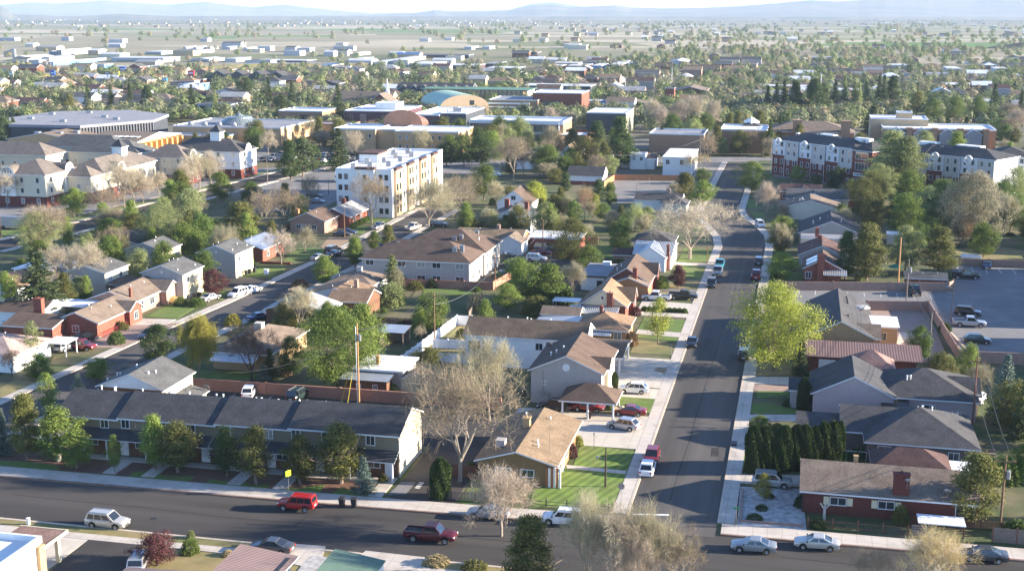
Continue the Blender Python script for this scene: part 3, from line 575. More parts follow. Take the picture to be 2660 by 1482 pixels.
# ---------------------------------------------------------------- ground, roads, pavements, yards
def pl(s):
    out=[]; c=None
    for t in s.split(';'):
        w=t.split()
        if len(w)==3: c=w.pop(0)
        p=P(c,float(w[0]),float(w[1])); out.append((p.x,p.y))
    return out
GN=0
def ground(name,poly,m,top,label,bot=None,cat=None):
    if isinstance(poly,str): poly=pl(poly)
    global GN
    GN+=1; top+=(GN%37)*.0007
    o=MB().prism(poly,(bot if bot is not None else -.05),top).build(name,m); o['kind']='structure'; o['label']=label
    if cat: o['category']=cat
    return o
def offset(pts,d):
    out=[]
    for i,p in enumerate(pts):
        a=Vector(pts[max(i-1,0)]).to_2d(); b=Vector(pts[min(i+1,len(pts)-1)]).to_2d(); t=(b-a).normalized(); n=Vector((-t.y,t.x)); out.append((p[0]+n.x*d,p[1]+n.y*d))
    return out
def strip(name,pts,a,b,m,top,label):
    A=offset(pts,a); B=offset(pts,b); mb=MB(); n=len(A)
    for i in range(n-1): 
        q=[A[i],A[i+1],B[i+1],B[i]]; mb.quad(*[(x,y,top) for x,y in q]); mb.quad(*[(x,y,-.05) for x,y in (A[i],A[i+1])],*[(x,y,top) for x,y in (A[i+1],A[i])]); mb.quad(*[(x,y,-.05) for x,y in (B[i],B[i+1])],*[(x,y,top) for x,y in (B[i+1],B[i])])
    for i in (0,n-1): mb.quad((*A[i],-.05),(*B[i],-.05),(*B[i],top),(*A[i],top))
    o=mb.build(name,m); o['kind']='structure'; o['label']=label; return o
# terrain sheet: town ground near, fields beyond, falling away to the valley floor
def terrain_mat():
    m=bpy.data.materials.new('valley_ground'); m.use_nodes=True; nt=m.node_tree; N=nt.nodes; L=nt.links; b=N['Principled BSDF']; b.inputs['Roughness'].default_value=.95; b.inputs['Specular IOR Level'].default_value=.1
    tc=N.new('ShaderNodeTexCoord'); ln=N.new('ShaderNodeVectorMath'); ln.operation='LENGTH'; L.new(tc.outputs['Object'],ln.inputs[0])
    def noise(sc,det=5,st=None):
        v=tc.outputs['Object']
        if st: mp=N.new('ShaderNodeMapping'); mp.inputs['Scale'].default_value=st; mp.inputs['Rotation'].default_value=(0,0,-.22); L.new(v,mp.inputs[0]); v=mp.outputs[0]
        n=N.new('ShaderNodeTexNoise'); n.inputs['Scale'].default_value=sc; n.inputs['Detail'].default_value=det; L.new(v,n.inputs['Vector']); return n.outputs[0]
    def rng_(s,a,c,lo=0,hi=1):
        r=N.new('ShaderNodeMapRange'); r.inputs[1].default_value=a; r.inputs[2].default_value=c; r.inputs[3].default_value=lo; r.inputs[4].default_value=hi; L.new(s,r.inputs[0]); return r.outputs[0]
    def mx(f,a,c):
        x=N.new('ShaderNodeMix'); x.data_type='RGBA'; L.new(f,x.inputs[0])
        for s,v in ((x.inputs[6],a),(x.inputs[7],c)):
            if isinstance(v,tuple): s.default_value=(*v,1)
            else: L.new(v,s)
        return x.outputs[2]
    town=mx(rng_(noise(.05),.42,.58),(.15,.125,.07),(.075,.095,.032)); town=mx(rng_(noise(.023,4),.52,.6),town,(.17,.16,.155)); town=mx(rng_(noise(.9,3),.35,.7),town,(.14,.125,.075))
    vo=N.new('ShaderNodeTexVoronoi'); vo.inputs['Scale'].default_value=.0042; mp=N.new('ShaderNodeMapping'); mp.inputs['Scale'].default_value=(.55,1.0,0); mp.inputs['Rotation'].default_value=(0,0,-.2); L.new(tc.outputs['Object'],mp.inputs[0]); L.new(mp.outputs[0],vo.inputs['Vector']); vo.distance='CHEBYCHEV'
    sp=N.new('ShaderNodeSeparateColor'); L.new(vo.outputs['Color'],sp.inputs[0])
    fld=mx(rng_(sp.outputs[0],.55,.62),(.41,.355,.26),(.18,.185,.10)); fld=mx(rng_(sp.outputs[1],.84,.88),fld,(.12,.20,.06)); fld=mx(rng_(sp.outputs[2],.7,.76),fld,(.27,.24,.165)); fld=mx(rng_(noise(.004,6,(.4,1,1)),.5,.62),fld,(.23,.21,.135))
    far=mx(rng_(noise(.0011,7,(.25,1,1)),.44,.56),(.19,.165,.115),(.095,.10,.065)); far=mx(rng_(noise(.0006,5,(.2,1,1)),.55,.68),far,(.32,.27,.19))
    c=mx(rng_(ln.outputs['Value'],950,1500),town,fld); c=mx(rng_(ln.outputs['Value'],4200,6500),c,far); L.new(c,b.inputs['Base Color']); return m
ys=[-60,0,60,120,200,300,450,700,1000,1400]; 
while ys[-1]<21500: ys.append(ys[-1]*1.12+10)
mb=MB(); xs=[-1.25,-.9,-.65,-.45,-.3,-.15,0,.15,.3,.45,.65,.9,1.25]
for y in ys:
    for u in xs:
        s_,f_=u*(max(y,0)*1.0+420),y; mb.v.append((s_*CYW-f_*SYW,s_*SYW+f_*CYW,gz(max(f_,0))-.03))
nx=len(xs)
for j in range(len(ys)-1):
    for i in range(nx-1): a=j*nx+i; mb.f.append((a,a+1,a+nx+1,a+nx)); mb.m.append(0)
tag(mb.build('ground',terrain_mat()),'wide valley floor of town plots, dry fields and sage flats',kind='structure')
# cross street along the front
ground('road',[(-330,119.4),(-330,131),(-95,130.9),(-50,131.6),(-7,132.9),(160,134),(160,120.6),(-50,119.7)],ASPHALTX,.010,'dark asphalt street crossing the front of the picture',bot=-.02)
KN=[(-330,131),(-113,131)]; KN2=[(-101,131),(-50,131.6),(-17.8,132.5)]; KN3=[(-6.6,133.0),(40,133.4),(160,134)]
RL=[(-17.3,132.6),(-17.3,305),(-18.6,318),(-22,333),(-25,346),(-26.1,360),(-26.1,472)]; RR=[(-7.2,133),(-7.2,308),(-8,322),(-11.5,338),(-15,350),(-16.5,362),(-16.6,472)]
ground('road',[(p[0],p[1]-.6) for p in RL[:1]]+RL[1:]+RR[::-1][:-1]+[(-7.2,132.4)],ASPHALTY,.015,'long dark asphalt street running away up the right side',bot=-.02)
WL=[(-113.4,131),(-112.3,156),(-110.2,194),(-107.5,224),(-105.2,267),(-104.6,325),(-104,345)]
WR=offset(WL,-9.2)
ground('road',WL+WR[::-1],ASPHALTY,.013,'dark asphalt side street with parked cars on the left',bot=-.02)
DL=[(-193,262),(-188,296),(-182.4,350),(-176.8,404),(-172,440)]; DR=offset(DL,-9.5)
ground('road',DL+DR[::-1],ASPHALT,.013,'asphalt street beside the cream dormitory wings',bot=-.02)
ground('road',pl('S 330 515;640 441;824 425;1150 420;1500 411;1900 408;2150 409;2150 421;1900 420;1500 424;1150 434;824 441;640 458;330 530'),LOT,.012,'campus street crossing behind the white apartment building',bot=-.02)
ground('road',pl('G 0 1310;350 1195;640 1115;640 1170;350 1265;0 1400'),ASPHALT,.016,'short asphalt street entering at the far left',bot=-.02)
LBL='pale concrete {} along the {}'
for pts,sg,who in ((RL,1,'left side of the long street'),(RR,-1,'right side of the long street'),(WL,1,'left side of the side street'),(WR,-1,'right side of the side street'),(DL,1,'dormitory side of its street'),(DR,-1,'near side of the dormitory street')):
    q=pts if pts not in (RL,RR) else [(pts[0][0],136.5)]+pts[1:]
    if pts in (WL,WR): q=[(pts[0][0],136.0)]+pts[1:]
    strip('kerb',q,0,sg*.32,KERB,.15,LBL.format('kerb',who)); strip('pavement',q,sg*.33,sg*1.95,CONC,.135,LBL.format('pavement',who))
for k,who in ((KN,'far side of the front street, left end'),(KN2,'front street before the townhouses'),(KN3,'front street before the red brick house')):
    strip('kerb',k,0,.32,REDKERB if k is not KN3 else REDKERB,.15,'worn red-brown kerb along the '+who); strip('pavement',k,.33,3.2,CONC,.135,LBL.format('pavement',who))
KS=[(160,120.6),(-50,119.7),(-330,119.4)]
strip('kerb',KS,0,.35,KERB,.14,LBL.format('kerb','near side of the front street')); strip('pavement',KS,1.9,3.3,CONC,.13,LBL.format('pavement','near side of the front street')); strip('verge',KS,.36,1.89,LAWND,.11,'dry grass verge on the near side of the front street')
# block bases
ground('yard',[(-101.5,134.3),(-19.3,135.6),(-19.3,306),(-24,332),(-28.1,360),(-28.1,408),(-93,408),(-95.5,325),(-96.3,267),(-98.4,224),(-101,194)],GARDEN,.07,'bare and weedy yard ground of the middle block')
ground('yard',[(-5.0,136.3),(160,137.3),(160,480),(-14.5,480),(-14.5,362),(-9,338),(-5.2,308)],GARDEN,.07,'bare yard ground of the right block')
ground('yard',[(-330,134.2),(-115.5,134.2),(-114.3,156),(-112.2,194),(-109.5,224),(-107.2,267),(-106.6,340),(-160,352),(-175,320),(-181,262),(-250,250),(-330,240)],GARDEN,.065,'bare and grassy yard ground of the left block')
ground('yard',[(-330,60),(160,60),(160,117.2),(-50,116.3),(-330,116)],LAWND,.07,'dry yard ground of the near block')
L_='lawn'
ground(L_,'B 1330 1000;1935 968;2070 602;1695 548;1645 700;1560 705;1510 850;1370 850',LAWNS,.10,'striped green lawn of the tan-roofed corner house')
ground('path','B 1590 697;1600 722;2010 762;2015 740',CONC,.125,'narrow concrete path across the corner lawn')
ground('driveway',[(-29,158.2),(-19.2,158.4),(-19.2,172.2),(-38,172.2),(-38,160.5),(-29,160)],CONCD,.12,'broad pale concrete driveway with cars beside the tan-roofed house')
ground(L_,'B 1935 240;1960 198;2235 200;2195 335;1990 330',LAWN,.12,'small bright lawn before the grey gabled house')
ground('driveway',[(-27,180.6),(-19.2,180.6),(-19.2,185.5),(-27,185.5)],CONCD,.12,'concrete driveway strip holding the white car')
ground('driveway',[(-32,186),(-19.2,186),(-19.2,202.5),(-26,202.5),(-26,203),(-32,203)],CONCD,.118,'wide white concrete forecourt before the white house')
ground('planter','c 250 670;310 625;480 640;430 730',DIRT,.15,'small earth planting island in the forecourt')
ground(L_,[(-26.3,205.2),(-19.3,205.2),(-19.3,212.4),(-26.3,213.6)],LAWND,.10,'fading square lawn with a sapling')
ground(L_,[(-26.5,215.3),(-19.3,214.2),(-19.3,216.8),(-26.5,217.8)],LAWN,.10,'thin strip lawn beside the concrete walk')
ground(L_,[(-27,221),(-19.3,220.5),(-19.3,229.5),(-27,230)],LAWN,.10,'green lawn before the orange gabled house')
ground('driveway',[(-29,231.5),(-19.2,231.5),(-19.2,234.5),(-29,234.5)],CONCD,.12,'concrete drive beside the low hedge'); ground('driveway',[(-29,236.5),(-19.2,236),(-19.2,243),(-29,244)],CONCD,.12,'concrete drive holding two pickup trucks')
ground('driveway',[(-27,217.9),(-19.2,216.9),(-19.2,220.3),(-27,220.8)],CONC,.118,'concrete walk to the orange-roofed hip house')
ground(L_,[(-27,246),(-19.3,246),(-19.3,252.5),(-27,252.5)],LAWND,.10,'shaded lawn beside the purple tree'); ground(L_,[(-27.5,256),(-19.3,256),(-19.3,265),(-27.5,265)],LAWND,.10,'yellowing lawn by the parked trucks'); ground(L_,[(-26,267),(-19.3,267),(-19.3,279),(-26,279)],LAWN,.10,'lawn at the foot of the large bare tree'); ground(L_,[(-26,284),(-19.3,284),(-19.3,300),(-26,300)],LAWN,.10,'bright lawn beyond the large bare tree')
ground('driveway',[(-30,253),(-19.2,253),(-19.2,255.5),(-30,255.5)],LOT,.115,'asphalt drive between two lawns'); ground('driveway',[(-30,280),(-19.2,280),(-19.2,283),(-30,283)],CONC,.115,'concrete drive beyond the bare tree')
# townhouse grounds
LOTP=[(-90,153.2),(-46,153.2),(-45.6,135.2),(-37.8,135.2),(-37.8,160),(-40.5,169.6),(-90,169.6)]
ground('parking_lot',LOTP,ASPHALT,.105,'asphalt drive and car park behind the townhouses')
for i in range(12): ground('parking_line',[(-81+i*2.9,163.8),(-80.9+i*2.9,163.8),(-80.9+i*2.9,169),(-81+i*2.9,169)],STRIPEW,.112,'white parking bay line by the brick wall',bot=.09)
ground('bed',[(-101,134.6),(-47.8,135.2),(-47.8,141.3),(-101,141)],MULCH,.10,'bark mulch bed under the townhouse trees')
for s in ('A 0 668;120 672;330 690;405 705;420 745;230 735;0 712','A 890 785;930 750;1030 740;1150 770;1370 780;1310 820;1100 810','A 1430 828;1480 798;1570 815;1680 805;1760 840;1890 835;1880 868;1600 855','A 1955 878;1990 848;2080 865;2200 845;2275 838;2240 898','A 2315 905;2380 862;2428 870;2428 925','B 0 905;0 860;80 868;170 890;285 895;262 930'): ground(L_,s,LAWN,.125,'shaded curved lawn patch before the townhouses')
for x in (-82.3,-77.0,-65.5,-59.5): ground('path',[(x-.9,134.9),(x+.9,134.9),(x+.9,139.5),(x-.9,139.5)],CONC,.13,'concrete path from the pavement to townhouse doors')
ground('path',[(-48.3,135.1),(-46.6,135.1),(-46.6,143),(-48.3,143)],CONC,.132,'concrete path at the end of the townhouses'); ground('path',[(-93,139.3),(-48.4,139.3),(-48.4,141),(-93,141)],CONC,.128,'concrete walk along the townhouse porches')
for i in range(7): ground('crossing_mark',[(-43.6+.0*i,137.1+i*.55),(-43.0,137.1+i*.55),(-43.0,137.4+i*.55),(-43.6,137.4+i*.55)],STRIPEW,.111,'short white paint bar on the driveway mouth',bot=.09)
ground('parking_lot','B 345 905;470 905;540 820;440 815',LOT,.109,'paler asphalt patch at the driveway mouth',bot=.08)
ground(L_,[(-37.3,135.4),(-36.5,135.4),(-30,135.6),(-30,143),(-37.3,143)],LAWN,.10,'shaded grass beside the corner house')
ground(L_,'D 1345 1175;1360 1120;1750 1125;1830 1150;1760 1185',LAWN,.10,'sunlit lawn behind the brick wall'); ground(L_,'E 590 575;600 540;950 560;930 590',LAWN,.10,'small lawn below the brown apartment wall'); ground(L_,'E 990 680;1060 620;1090 690;1020 740',LAWN,.1,'narrow grass strip between fences')
ground('yard',[(-59,195),(-52,195),(-52,216.5),(-59,216.5)],LAWND,.11,'dry yard inside the white vinyl fence'); ground('yard',[(-73,172),(-66,172),(-66,196),(-73,196)],LAWND,.1,'dry weedy yard behind the tall green tree')
ground(L_,'E 1800 245;2060 225;2060 330;1830 330',LAWN,.1,'shaded back lawn behind the blue roof'); ground(L_,'E 1590 480;1900 450;1700 370;1500 345',LAWN,.09,'shaded back lawn by the white flat house')
ground('parking_lot',[(-65.2,249),(-41.5,249),(-41.5,284),(-65.2,284)],ASPHALT,.105,'asphalt car park beside the brown apartment building')
# right block
ground('gravel_yard','C 440 850;870 865;905 1160;415 1125',GRAVEL,.10,'pale gravel yard at the street corner'); ground('path','C 730 870;800 870;790 960;850 1100;800 1110;720 1010',LOT,.115,'dark curving path through the gravel')
ground(L_,'C 505 335;525 262;640 258;740 290;830 310;838 340',LAWN,.10,'shaded front lawn with a clipped bush'); ground(L_,'C 555 228;560 178;780 185;770 205;640 220',LAWN,.10,'shaded upper front lawn'); ground('bed','C 535 178;535 132;800 140;790 180',PAVER,.09,'dark paved bed beside the drive')
ground('driveway','C 535 78;530 128;800 138;810 82',CONC,.12,'concrete drive below the rib-metal roof'); ground('driveway','C 490 345;485 388;850 392;850 345',CONC,.12,'concrete drive beside the low garage'); ground('driveway','C 440 765;435 822;520 830;880 850;880 770',CONC,.12,'concrete drive with a silver car')
ground(L_,'C 450 720;465 560;500 560;490 720',LAWN,.1,'thin lawn strip by the pavement'); ground(L_,'F 545 1155;555 1045;830 1050;830 1150',LAWND,.10,'dry lawn at the foot of the lime tree'); ground(L_,'C 1140 610;1200 600;1370 650;1370 690;1160 690',LAWN,.1,'small lawn behind the arborvitae')
ground('parking_lot',[(-5,247.5),(25,248.2),(27.2,215),(38,213.5),(160,215),(160,296),(34,293),(31.8,266.4),(-5,259.5)],LOT,.105,'wide worn asphalt car park on the right')
for i in range(9): ground('parking_line',[(1+i*3.2,257.0-(0 if i>2 else .6)),(1.1+i*3.2,257.0-(0 if i>2 else .6)),(1.1+i*3.2,261.5-(0 if i>5 else 1.2)),(1+i*3.2,261.5-(0 if i>5 else 1.2))],STRIPEW,.112,'white bay line beside the long wall',bot=.09)
for i in range(13): ground('parking_line',[(35+i*2.9,286),(35.12+i*2.9,286),(35.12+i*2.9,291.5),(35+i*2.9,291.5)],STRIPEW,.112,'white bay line along the far wall',bot=.09)
for i in range(12): ground('parking_line',[(52,250+i*2.9),(57.5,250+i*2.9),(57.5,250.12+i*2.9),(52,250.12+i*2.9)],STRIPEW,.112,'white bay line in the open car park',bot=.09)
for i in range(12): ground('parking_line',[(57.6,250+i*2.9),(63,250+i*2.9),(63,250.12+i*2.9),(57.6,250.12+i*2.9)],STRIPEW,.112,'white bay line in the far rows',bot=.09)
ground('kerb',[(27.4,231),(27.8,231),(29.6,216),(29.2,216)],KERB,.2,'concrete kerb edge of the car park'); ground('pavement',[(-4.9,259.6),(31,266.4),(31,267.2),(-4.9,260.6)],CONC,.16,'concrete apron along the long wall')
ground('yard',[(13.9,210),(25.4,210),(25,247),(13.9,245)],PAVER,.09,'reddish earth yard inside the brick wall'); ground('path','F 1540 930;1560 850;1660 850;1640 880;1560 940',CONC,.11,'curved concrete pad in the earth yard')
ground('yard','F 1940 335;1950 262;2320 255;2437 280;2437 335',LAWND,.1,'dry grass plot above the car park wall'); ground(L_,'F 640 490;660 400;900 440;880 480',LAWN,.1,'shaded lawn beside the solar-panel house')
ground(L_,'a 1560 660;1700 660;1760 780;1600 790',LAWN,.1,'shaded grass at the street bend'); ground(L_,'a 1620 840;1860 870;1880 985;1740 990',LAWN,.1,'shaded grass below the rosy bare tree'); ground('parking_lot','J 170 690;900 790;1060 730;700 640;200 610',LOT,.1,'paved court before the brick dormitory')
ground('parking_lot','I 945 718;1560 720;1480 930;985 935',LOTL,.105,'pale empty car park behind the bare trees'); ground('parking_lot','I 1600 640;1730 560;1960 560;1830 820;1700 760',LOTL,.1,'pale paved lot by the street end')
# left block
ground(L_,'D 1025 742;1185 655;1400 660;1250 752',LAWN,.11,'bright square lawn before the tan-roofed house'); ground('driveway','D 870 770;1010 755;1240 760;1160 800;900 800',CONC,.125,'concrete path by the bright lawn'); ground('driveway',[(-121.5,186),(-110.5,189.5),(-109.5,206.5),(-121,205)],PAVER,.115,'pinkish paved forecourt of the red brick house')
ground(L_,'D 1400 600;1460 555;1610 560;1560 625',LAWN,.11,'bright lawn under the purple plum tree'); ground('driveway',[(-117,236.2),(-108.9,236.2),(-107.9,246),(-117,246)],ASPHALT,.115,'asphalt drive between the grey houses'); ground(L_,'D 1720 455;1830 392;2010 400;1900 460',LAWN,.11,'lawn strip beside the grey house'); ground(L_,'D 1985 355;2050 290;2300 265;2240 330',LAWN,.11,'green lawn below the budding trees'); ground('yard','H 600 1330;680 1240;890 1250;700 1370',DIRT,.1,'bare orange earth front yard'); ground(L_,'H 830 1180;850 1120;1040 1150;970 1215',LAWN,.11,'green lawn before the brown gabled house'); ground(L_,'H 1000 1110;1050 1060;1220 1080;1130 1120',LAWN,.11,'green lawn before the grey-roofed brick house'); ground(L_,'H 280 1410;420 1340;640 1350;560 1420',LAWN,.11,'lawn under the old fruit tree')
ground('yard','D 0 1330;0 1240;120 1180;250 1200;240 1220',LAWND,.1,'dry grass corner plot'); ground('yard','D 350 1075;380 1020;620 1035;520 1078',LAWND,.1,'dry grass verge by the carport')
# dormitory side
ground('parking_lot',[(-222,300),(-196,300),(-188,352),(-183.5,404),(-196,404),(-206,345),(-222,335)],LOT,.09,'asphalt court before the cream dormitory'); 
strip('verge',DL,2.0,4.2,LAWN,.12,'mown grass verge along the dormitory street')
ground('parking_lot','H 0 1000;0 795;220 740;430 650;600 640;770 640;770 905;560 1000;300 1010',LOT,.105,'asphalt car park beside the white apartment building'); ground('parking_lot','G 2280 460;2438 420;2438 560;2250 540',LOT,.10,'campus car park full of cars'); ground('parking_lot','H 0 520;0 400;110 380;120 500',LOT,.104,'campus car park edge with cars')
ground(L_,'G 20 1225;0 1180;200 1180;170 1225',LAWN,.1,'small lawn at the left edge'); ground(L_,'H 580 590;600 540;760 545;770 600',LAWN,.1,'grass verge below the conifers'); ground(L_,'G 580 1080;600 1040;860 1045;740 1085',LAWN,.1,'grass by the dormitory corner'); ground('parking_lot','H 1690 590;2230 610;2210 690;1700 660',LOTL,.1,'pale drive behind the white apartment building')
# near block
ground('driveway','A 0 1110;0 1482;330 1435;640 1205;600 1140;120 1085',CONCD,.09,'pale concrete drive at the bottom left'); ground('parking_lot','A 300 1482;640 1206;990 1232;1000 1482',ASPHALT,.10,'asphalt drive at the bottom left corner'); ground('driveway','B 190 1300;600 1345;560 1440;200 1440;30 1420',CONC,.125,'concrete apron between the metal roofs'); ground('driveway','S 705 1410;845 1420;830 1482;690 1450',CONC,.125,'pale concrete apron beside the pink roof'); ground('gravel_yard','S 805 1444;885 1452;850 1500;760 1500',GRAVEL,.13,'grey gravel bed edged in red')
# stop line and patches on the roads
ground('stop_line','e 350 478;1030 487;1030 512;390 500',STRIPEW,.022,'white stop line at the junction',bot=.016); ground('road_mark','b 1580 985;1625 985;1625 1005;1580 1005',STRIPEW,.022,'small white street mark',bot=.016)

rp=random.Random(9)
for x,y,w_,d_ in ((-14.6,214,1.1,3.5),(-38,129.6,2.6,.9),(-9.4,158,.9,4),(-15.8,262,1.0,3)): ground('road_patch',[(x,y),(x+w_,y+.3),(x+w_*.9,y+d_),(x-.1,y+d_*.8)],ASPHALT,.0182,'darker tar repair patch in the street',bot=.0165)
for a,b in (((-90,126.4),(-62,125.7)),((-62,125.7),(-30,126.3)),((-30,126.3),(-8,125.9)),((0,128.8),(22,128.2)),((-13.1,142),(-12.7,176)),((-12.7,176),(-12.2,231)),((-11.6,240),(-12.3,300)),((-16,196),(-8,196.8)),((-16.5,171.5),(-8.4,170.6)),((-54,120.4),(-53,130.9)),((-26,120.6),(-25.4,131.5))):
    o=strip('road_crack',[a,lerp(a,b,.3),(lerp(a,b,.6)[0]+.15,lerp(a,b,.6)[1]+.12),b],-.05,.05,PATCH,.0195,'thin tar-sealed crack in the street')
for x,y in ((-12.4,187),(-12.1,252),(-33,127),(-70,123.5),(-11.4,146)): 
    o=tag(MB().lathe([(.38,.015),(.38,.0215),(.01,.0225)],(x,y,0),16).build('manhole_cover',M_DARK),'round iron manhole cover in the street','manhole cover','manhole covers in the streets')
# ---------------------------------------------------------------- near buildings (every wall follows the street grid)
def post(mb,x,y,z0,z1,r=.08): return mb.box(x-r,y-r,z0,x+r,y+r,z1)
# olive townhouse row
h=House('townhouse_row','long two-storey olive townhouse row with stepped dark shingle roofs and white windows','townhouses',(-93.3,141.6,0))
segs=[(0,9.0,.0),(9.0,13.6,.24),(22.6,10.2,.45),(32.8,14.0,.66)]
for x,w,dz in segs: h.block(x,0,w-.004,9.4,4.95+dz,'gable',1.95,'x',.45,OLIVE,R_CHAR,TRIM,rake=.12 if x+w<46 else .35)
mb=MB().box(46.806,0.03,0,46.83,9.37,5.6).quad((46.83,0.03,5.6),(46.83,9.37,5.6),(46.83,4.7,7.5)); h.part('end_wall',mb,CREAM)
for x0,x1 in ((2.6,22.0),(22.6,46.7)):
    h.part('porch_roof',shed(MB(),x0,-1.7,x1,-.004,2.55,3.45,.15),[R_CHAR,TRIM])
pm=MB(); 
h.part('lower_wall',MB().box(0,-.06,0,46.7,-.004,2.5),BROWNBR)
for x in (3,8,13.5,18,24,29,35,41,46.5): h.part('porch_post',post(MB(),x,-1.7,0.02,2.55,.09),TRIM)
for x in (2.3,6.9,9.9,15.0,19.1,24.0,29.7,33.4,37.4,43.2): h.win('f',-.0,x,3.62+(.5 if x>32.8 else .34 if x>22.6 else .18 if x>9 else 0),1.05,1.15)
for x in (5,12,17,26.5,31.5,38.5,43.6): h.win('f',-.065,x,1.25,1.5,.75)
for x in (3.4,9.6,15,21,24.5,30,36.5,45.6): h.door('f',-.065,x)
h.win('r',46.835,7.6,3.0,.5,.7); h.win('r',46.835,4.2,1.0,.6,1.0)
[h.part('downspout',MB().tube((46.9,y,0),(46.9,y,4.9),.06),TRIM) for y in (.1,9.2)]
h.vents([(3.2,6.0,6.5),(5.0,6.2,6.4),(5.3,6.0,6.5),(9.3,5.9,6.5),(12.5,6.0,6.5),(13.2,6.2,6.4),(16,6.1,6.5),(19.9,6.0,6.5),(20.8,6.1,6.5),(25.5,6,6.4),(26.2,6.1,6.4),(28.6,6,6.4),(34.0,6,6.5),(34.6,6.1,6.5),(36.2,6,6.5),(43.7,6,6.5),(44.6,6.1,6.5)],.62)
# grey-roofed house behind the townhouses
h=House('two_storey_house','cream two-storey house with grey gable roof and white gable end behind the townhouses','house',(-94.4,154,0))
h.block(0,0,9.6,9.2,5.0,'gable',1.9,'y',.45,CREAM,R_GREY,TRIM); h.part('gable_panel',MB().quad((0.02,-.02,4.95),(9.58,-.02,4.95),(4.8,-.02,6.8)),WHITE); h.part('front_siding',MB().box(.01,-.03,0,9.59,-.002,4.9),BROWNBR)
h.part('lean_to',shed(MB(),9.6,1.5,12.6,8.2,3.3,2.5,.25,ax='x'),[R_GREY,TRIM]); h.part('lean_to_wall',MB().box(9.62,1.6,0,12.2,8.1,2.4),CREAM)
h.win('r',9.6,2.2,3.2).win('r',9.6,6.4,3.2,1.1,1.4); h.vents([(1.2,3,5.6),(1.5,3.3,5.6),(.8,1,5.4),(2.6,6,6.1),(6.4,2.4,6.3),(6.9,3.6,6.2)],.4); h.dish(12.4,7.8,2.7,.55)
# tan-roofed corner house
h=House('corner_house','single-storey brown brick house with wide orange-tan shingle roof on the corner lawn','house',(-36.6,143.0,0))
h.block(0,0,9.4,16.4,2.9,'gable',1.35,'y',.55,brick('walnut_brick','#8a6a48','#7d5f40','#8d775c'),R_TAN,TRIM,rake=.7); h.win('f',0,3.0,1.1,1.9,.85,bars=3).win('f',0,6.0,1.1,1.6,.85); 
sm=MB(); [sm.box(8.4+.32*i,-.5,0,8.62+.32*i,-.2,2.62,i%2) for i in range(6)]; h.part('porch_screen',sm,[mat('porch_orange',(.30,.13,.07),.7),WHITE]); h.chimney(3.9,9.5,3.6,5.3,.9,.9,TANBR); h.unit(2.0,3.2,3.6,1.15,1.15,.85,GREIGE); h.vents([(6.4,4.4,3.9),(6.7,3.2,3.8),(6.2,13.5,3.9),(2.6,15.2,3.7)],.35)
h.part('antenna_mast',MB().tube((8.3,2.3,3),(8.3,2.3,7.2),.025,.02,4),M_STEEL,h.r); h.win('r',9.4,3,1.0,1.8,1.2).win('r',9.4,8,1.0,1.2,1.2).door('r',9.4,5.6)
# grey gabled house with hip carport
h=House('gabled_house','tall grey stucco house with brown gable roof and attached hip-roofed carport','house',(-36.9,175.0,0))
h.block(0,0,10.4,13.5,5.1,'gable',2.3,'y',.5,GREIGE,R_BROWN,TRIM,rake=.35); h.block(5.6,-6.0,7.6,5.99,2.75,'hip',1.65,'x',.35,GREIGE,R_BROWN,TRIM,z0=2.5,name='carport_beam',rname='carport_roof')
for x in (5.8,9.4,13.0): 
    for y in (-5.9,-.4): h.part('carport_post',post(MB(),x,y,0.1,2.55,.12),TRIM)
h.part('arch_vent',MB().lathe([(.0,0),(.55,0),(.55,.06),(.01,.08)],k=14),TRIM).matrix_local=Matrix.Translation((5.2,-.01,5.7))@Matrix.Rotation(PI/2,4,'X')
h.block(8.2,2.8,2.75,3.6,5.1,'gable',1.1,'x',.3,CREAM,R_BROWN,TRIM,name='bay_wall',rname='bay_roof'); st=MB(); [st.box(10.45,-.2+.3*i,.1,11.7,.1+.3*i,.35+.2*i) for i in range(8)]; h.part('steps',st,CONCD); h.part('stair_rail',MB().tube((11.7,-.2,1.2),(11.7,2.2,2.8),.04,.04,4).tube((11.7,-.2,.2),(11.7,-.2,1.2),.04).tube((11.7,2.2,.2),(11.7,2.2,2.8),.04),TRIM); h.win('r',10.95,4.6,3.2,.9,1.2).win('f',0,2.0,2.9,.5,.6).win('r',10.4,10,3.2)
h.vents([(2.2,4,6.2),(2.9,4.6,6.4),(3.7,6,6.7)],.5); h.part('utility_meter',MB().box(1.6,-.18,1.2,2.0,-.02,2.0).box(2.5,-.16,1.2,2.8,-.02,1.8).tube((1.8,-.1,2.0),(1.8,-.1,5.0),.04),M_STEEL)
h.dish(.9,9,5.9,.55)
# long white house
h=House('white_house','long white two-storey house with weathered brown shingle roof and a carport','house',(-51.4,192,0))
h.block(0,0,19.5,8.2,5.2,'gable',1.9,'x',.4,WHITE,R_DBROWN,TRIM,rake=.35); h.block(19.6,-.6,5.9,10.6,2.95,'gable',.8,'x',.35,TRIM,R_DBROWN,TRIM,z0=2.75,name='carport_beam',rname='carport_roof')
for y in (-.4,4.6,9.8): h.part('carport_post',post(MB(),25.2,y,.1,2.78,.13),TRIM)
h.win('f',0,1.6,2.9,1.9,1.3,bars=3).win('f',0,12.2,3.3,1.1,1.1).win('f',0,1.6,.6,1.3,1.1).win('r',19.5,4.1,3.4,.7,1.7); h.vents([(5.8,5.6,6.3),(9.1,5.4,6.4),(9.6,6,6.1),(13,5.6,6.3)],.7)
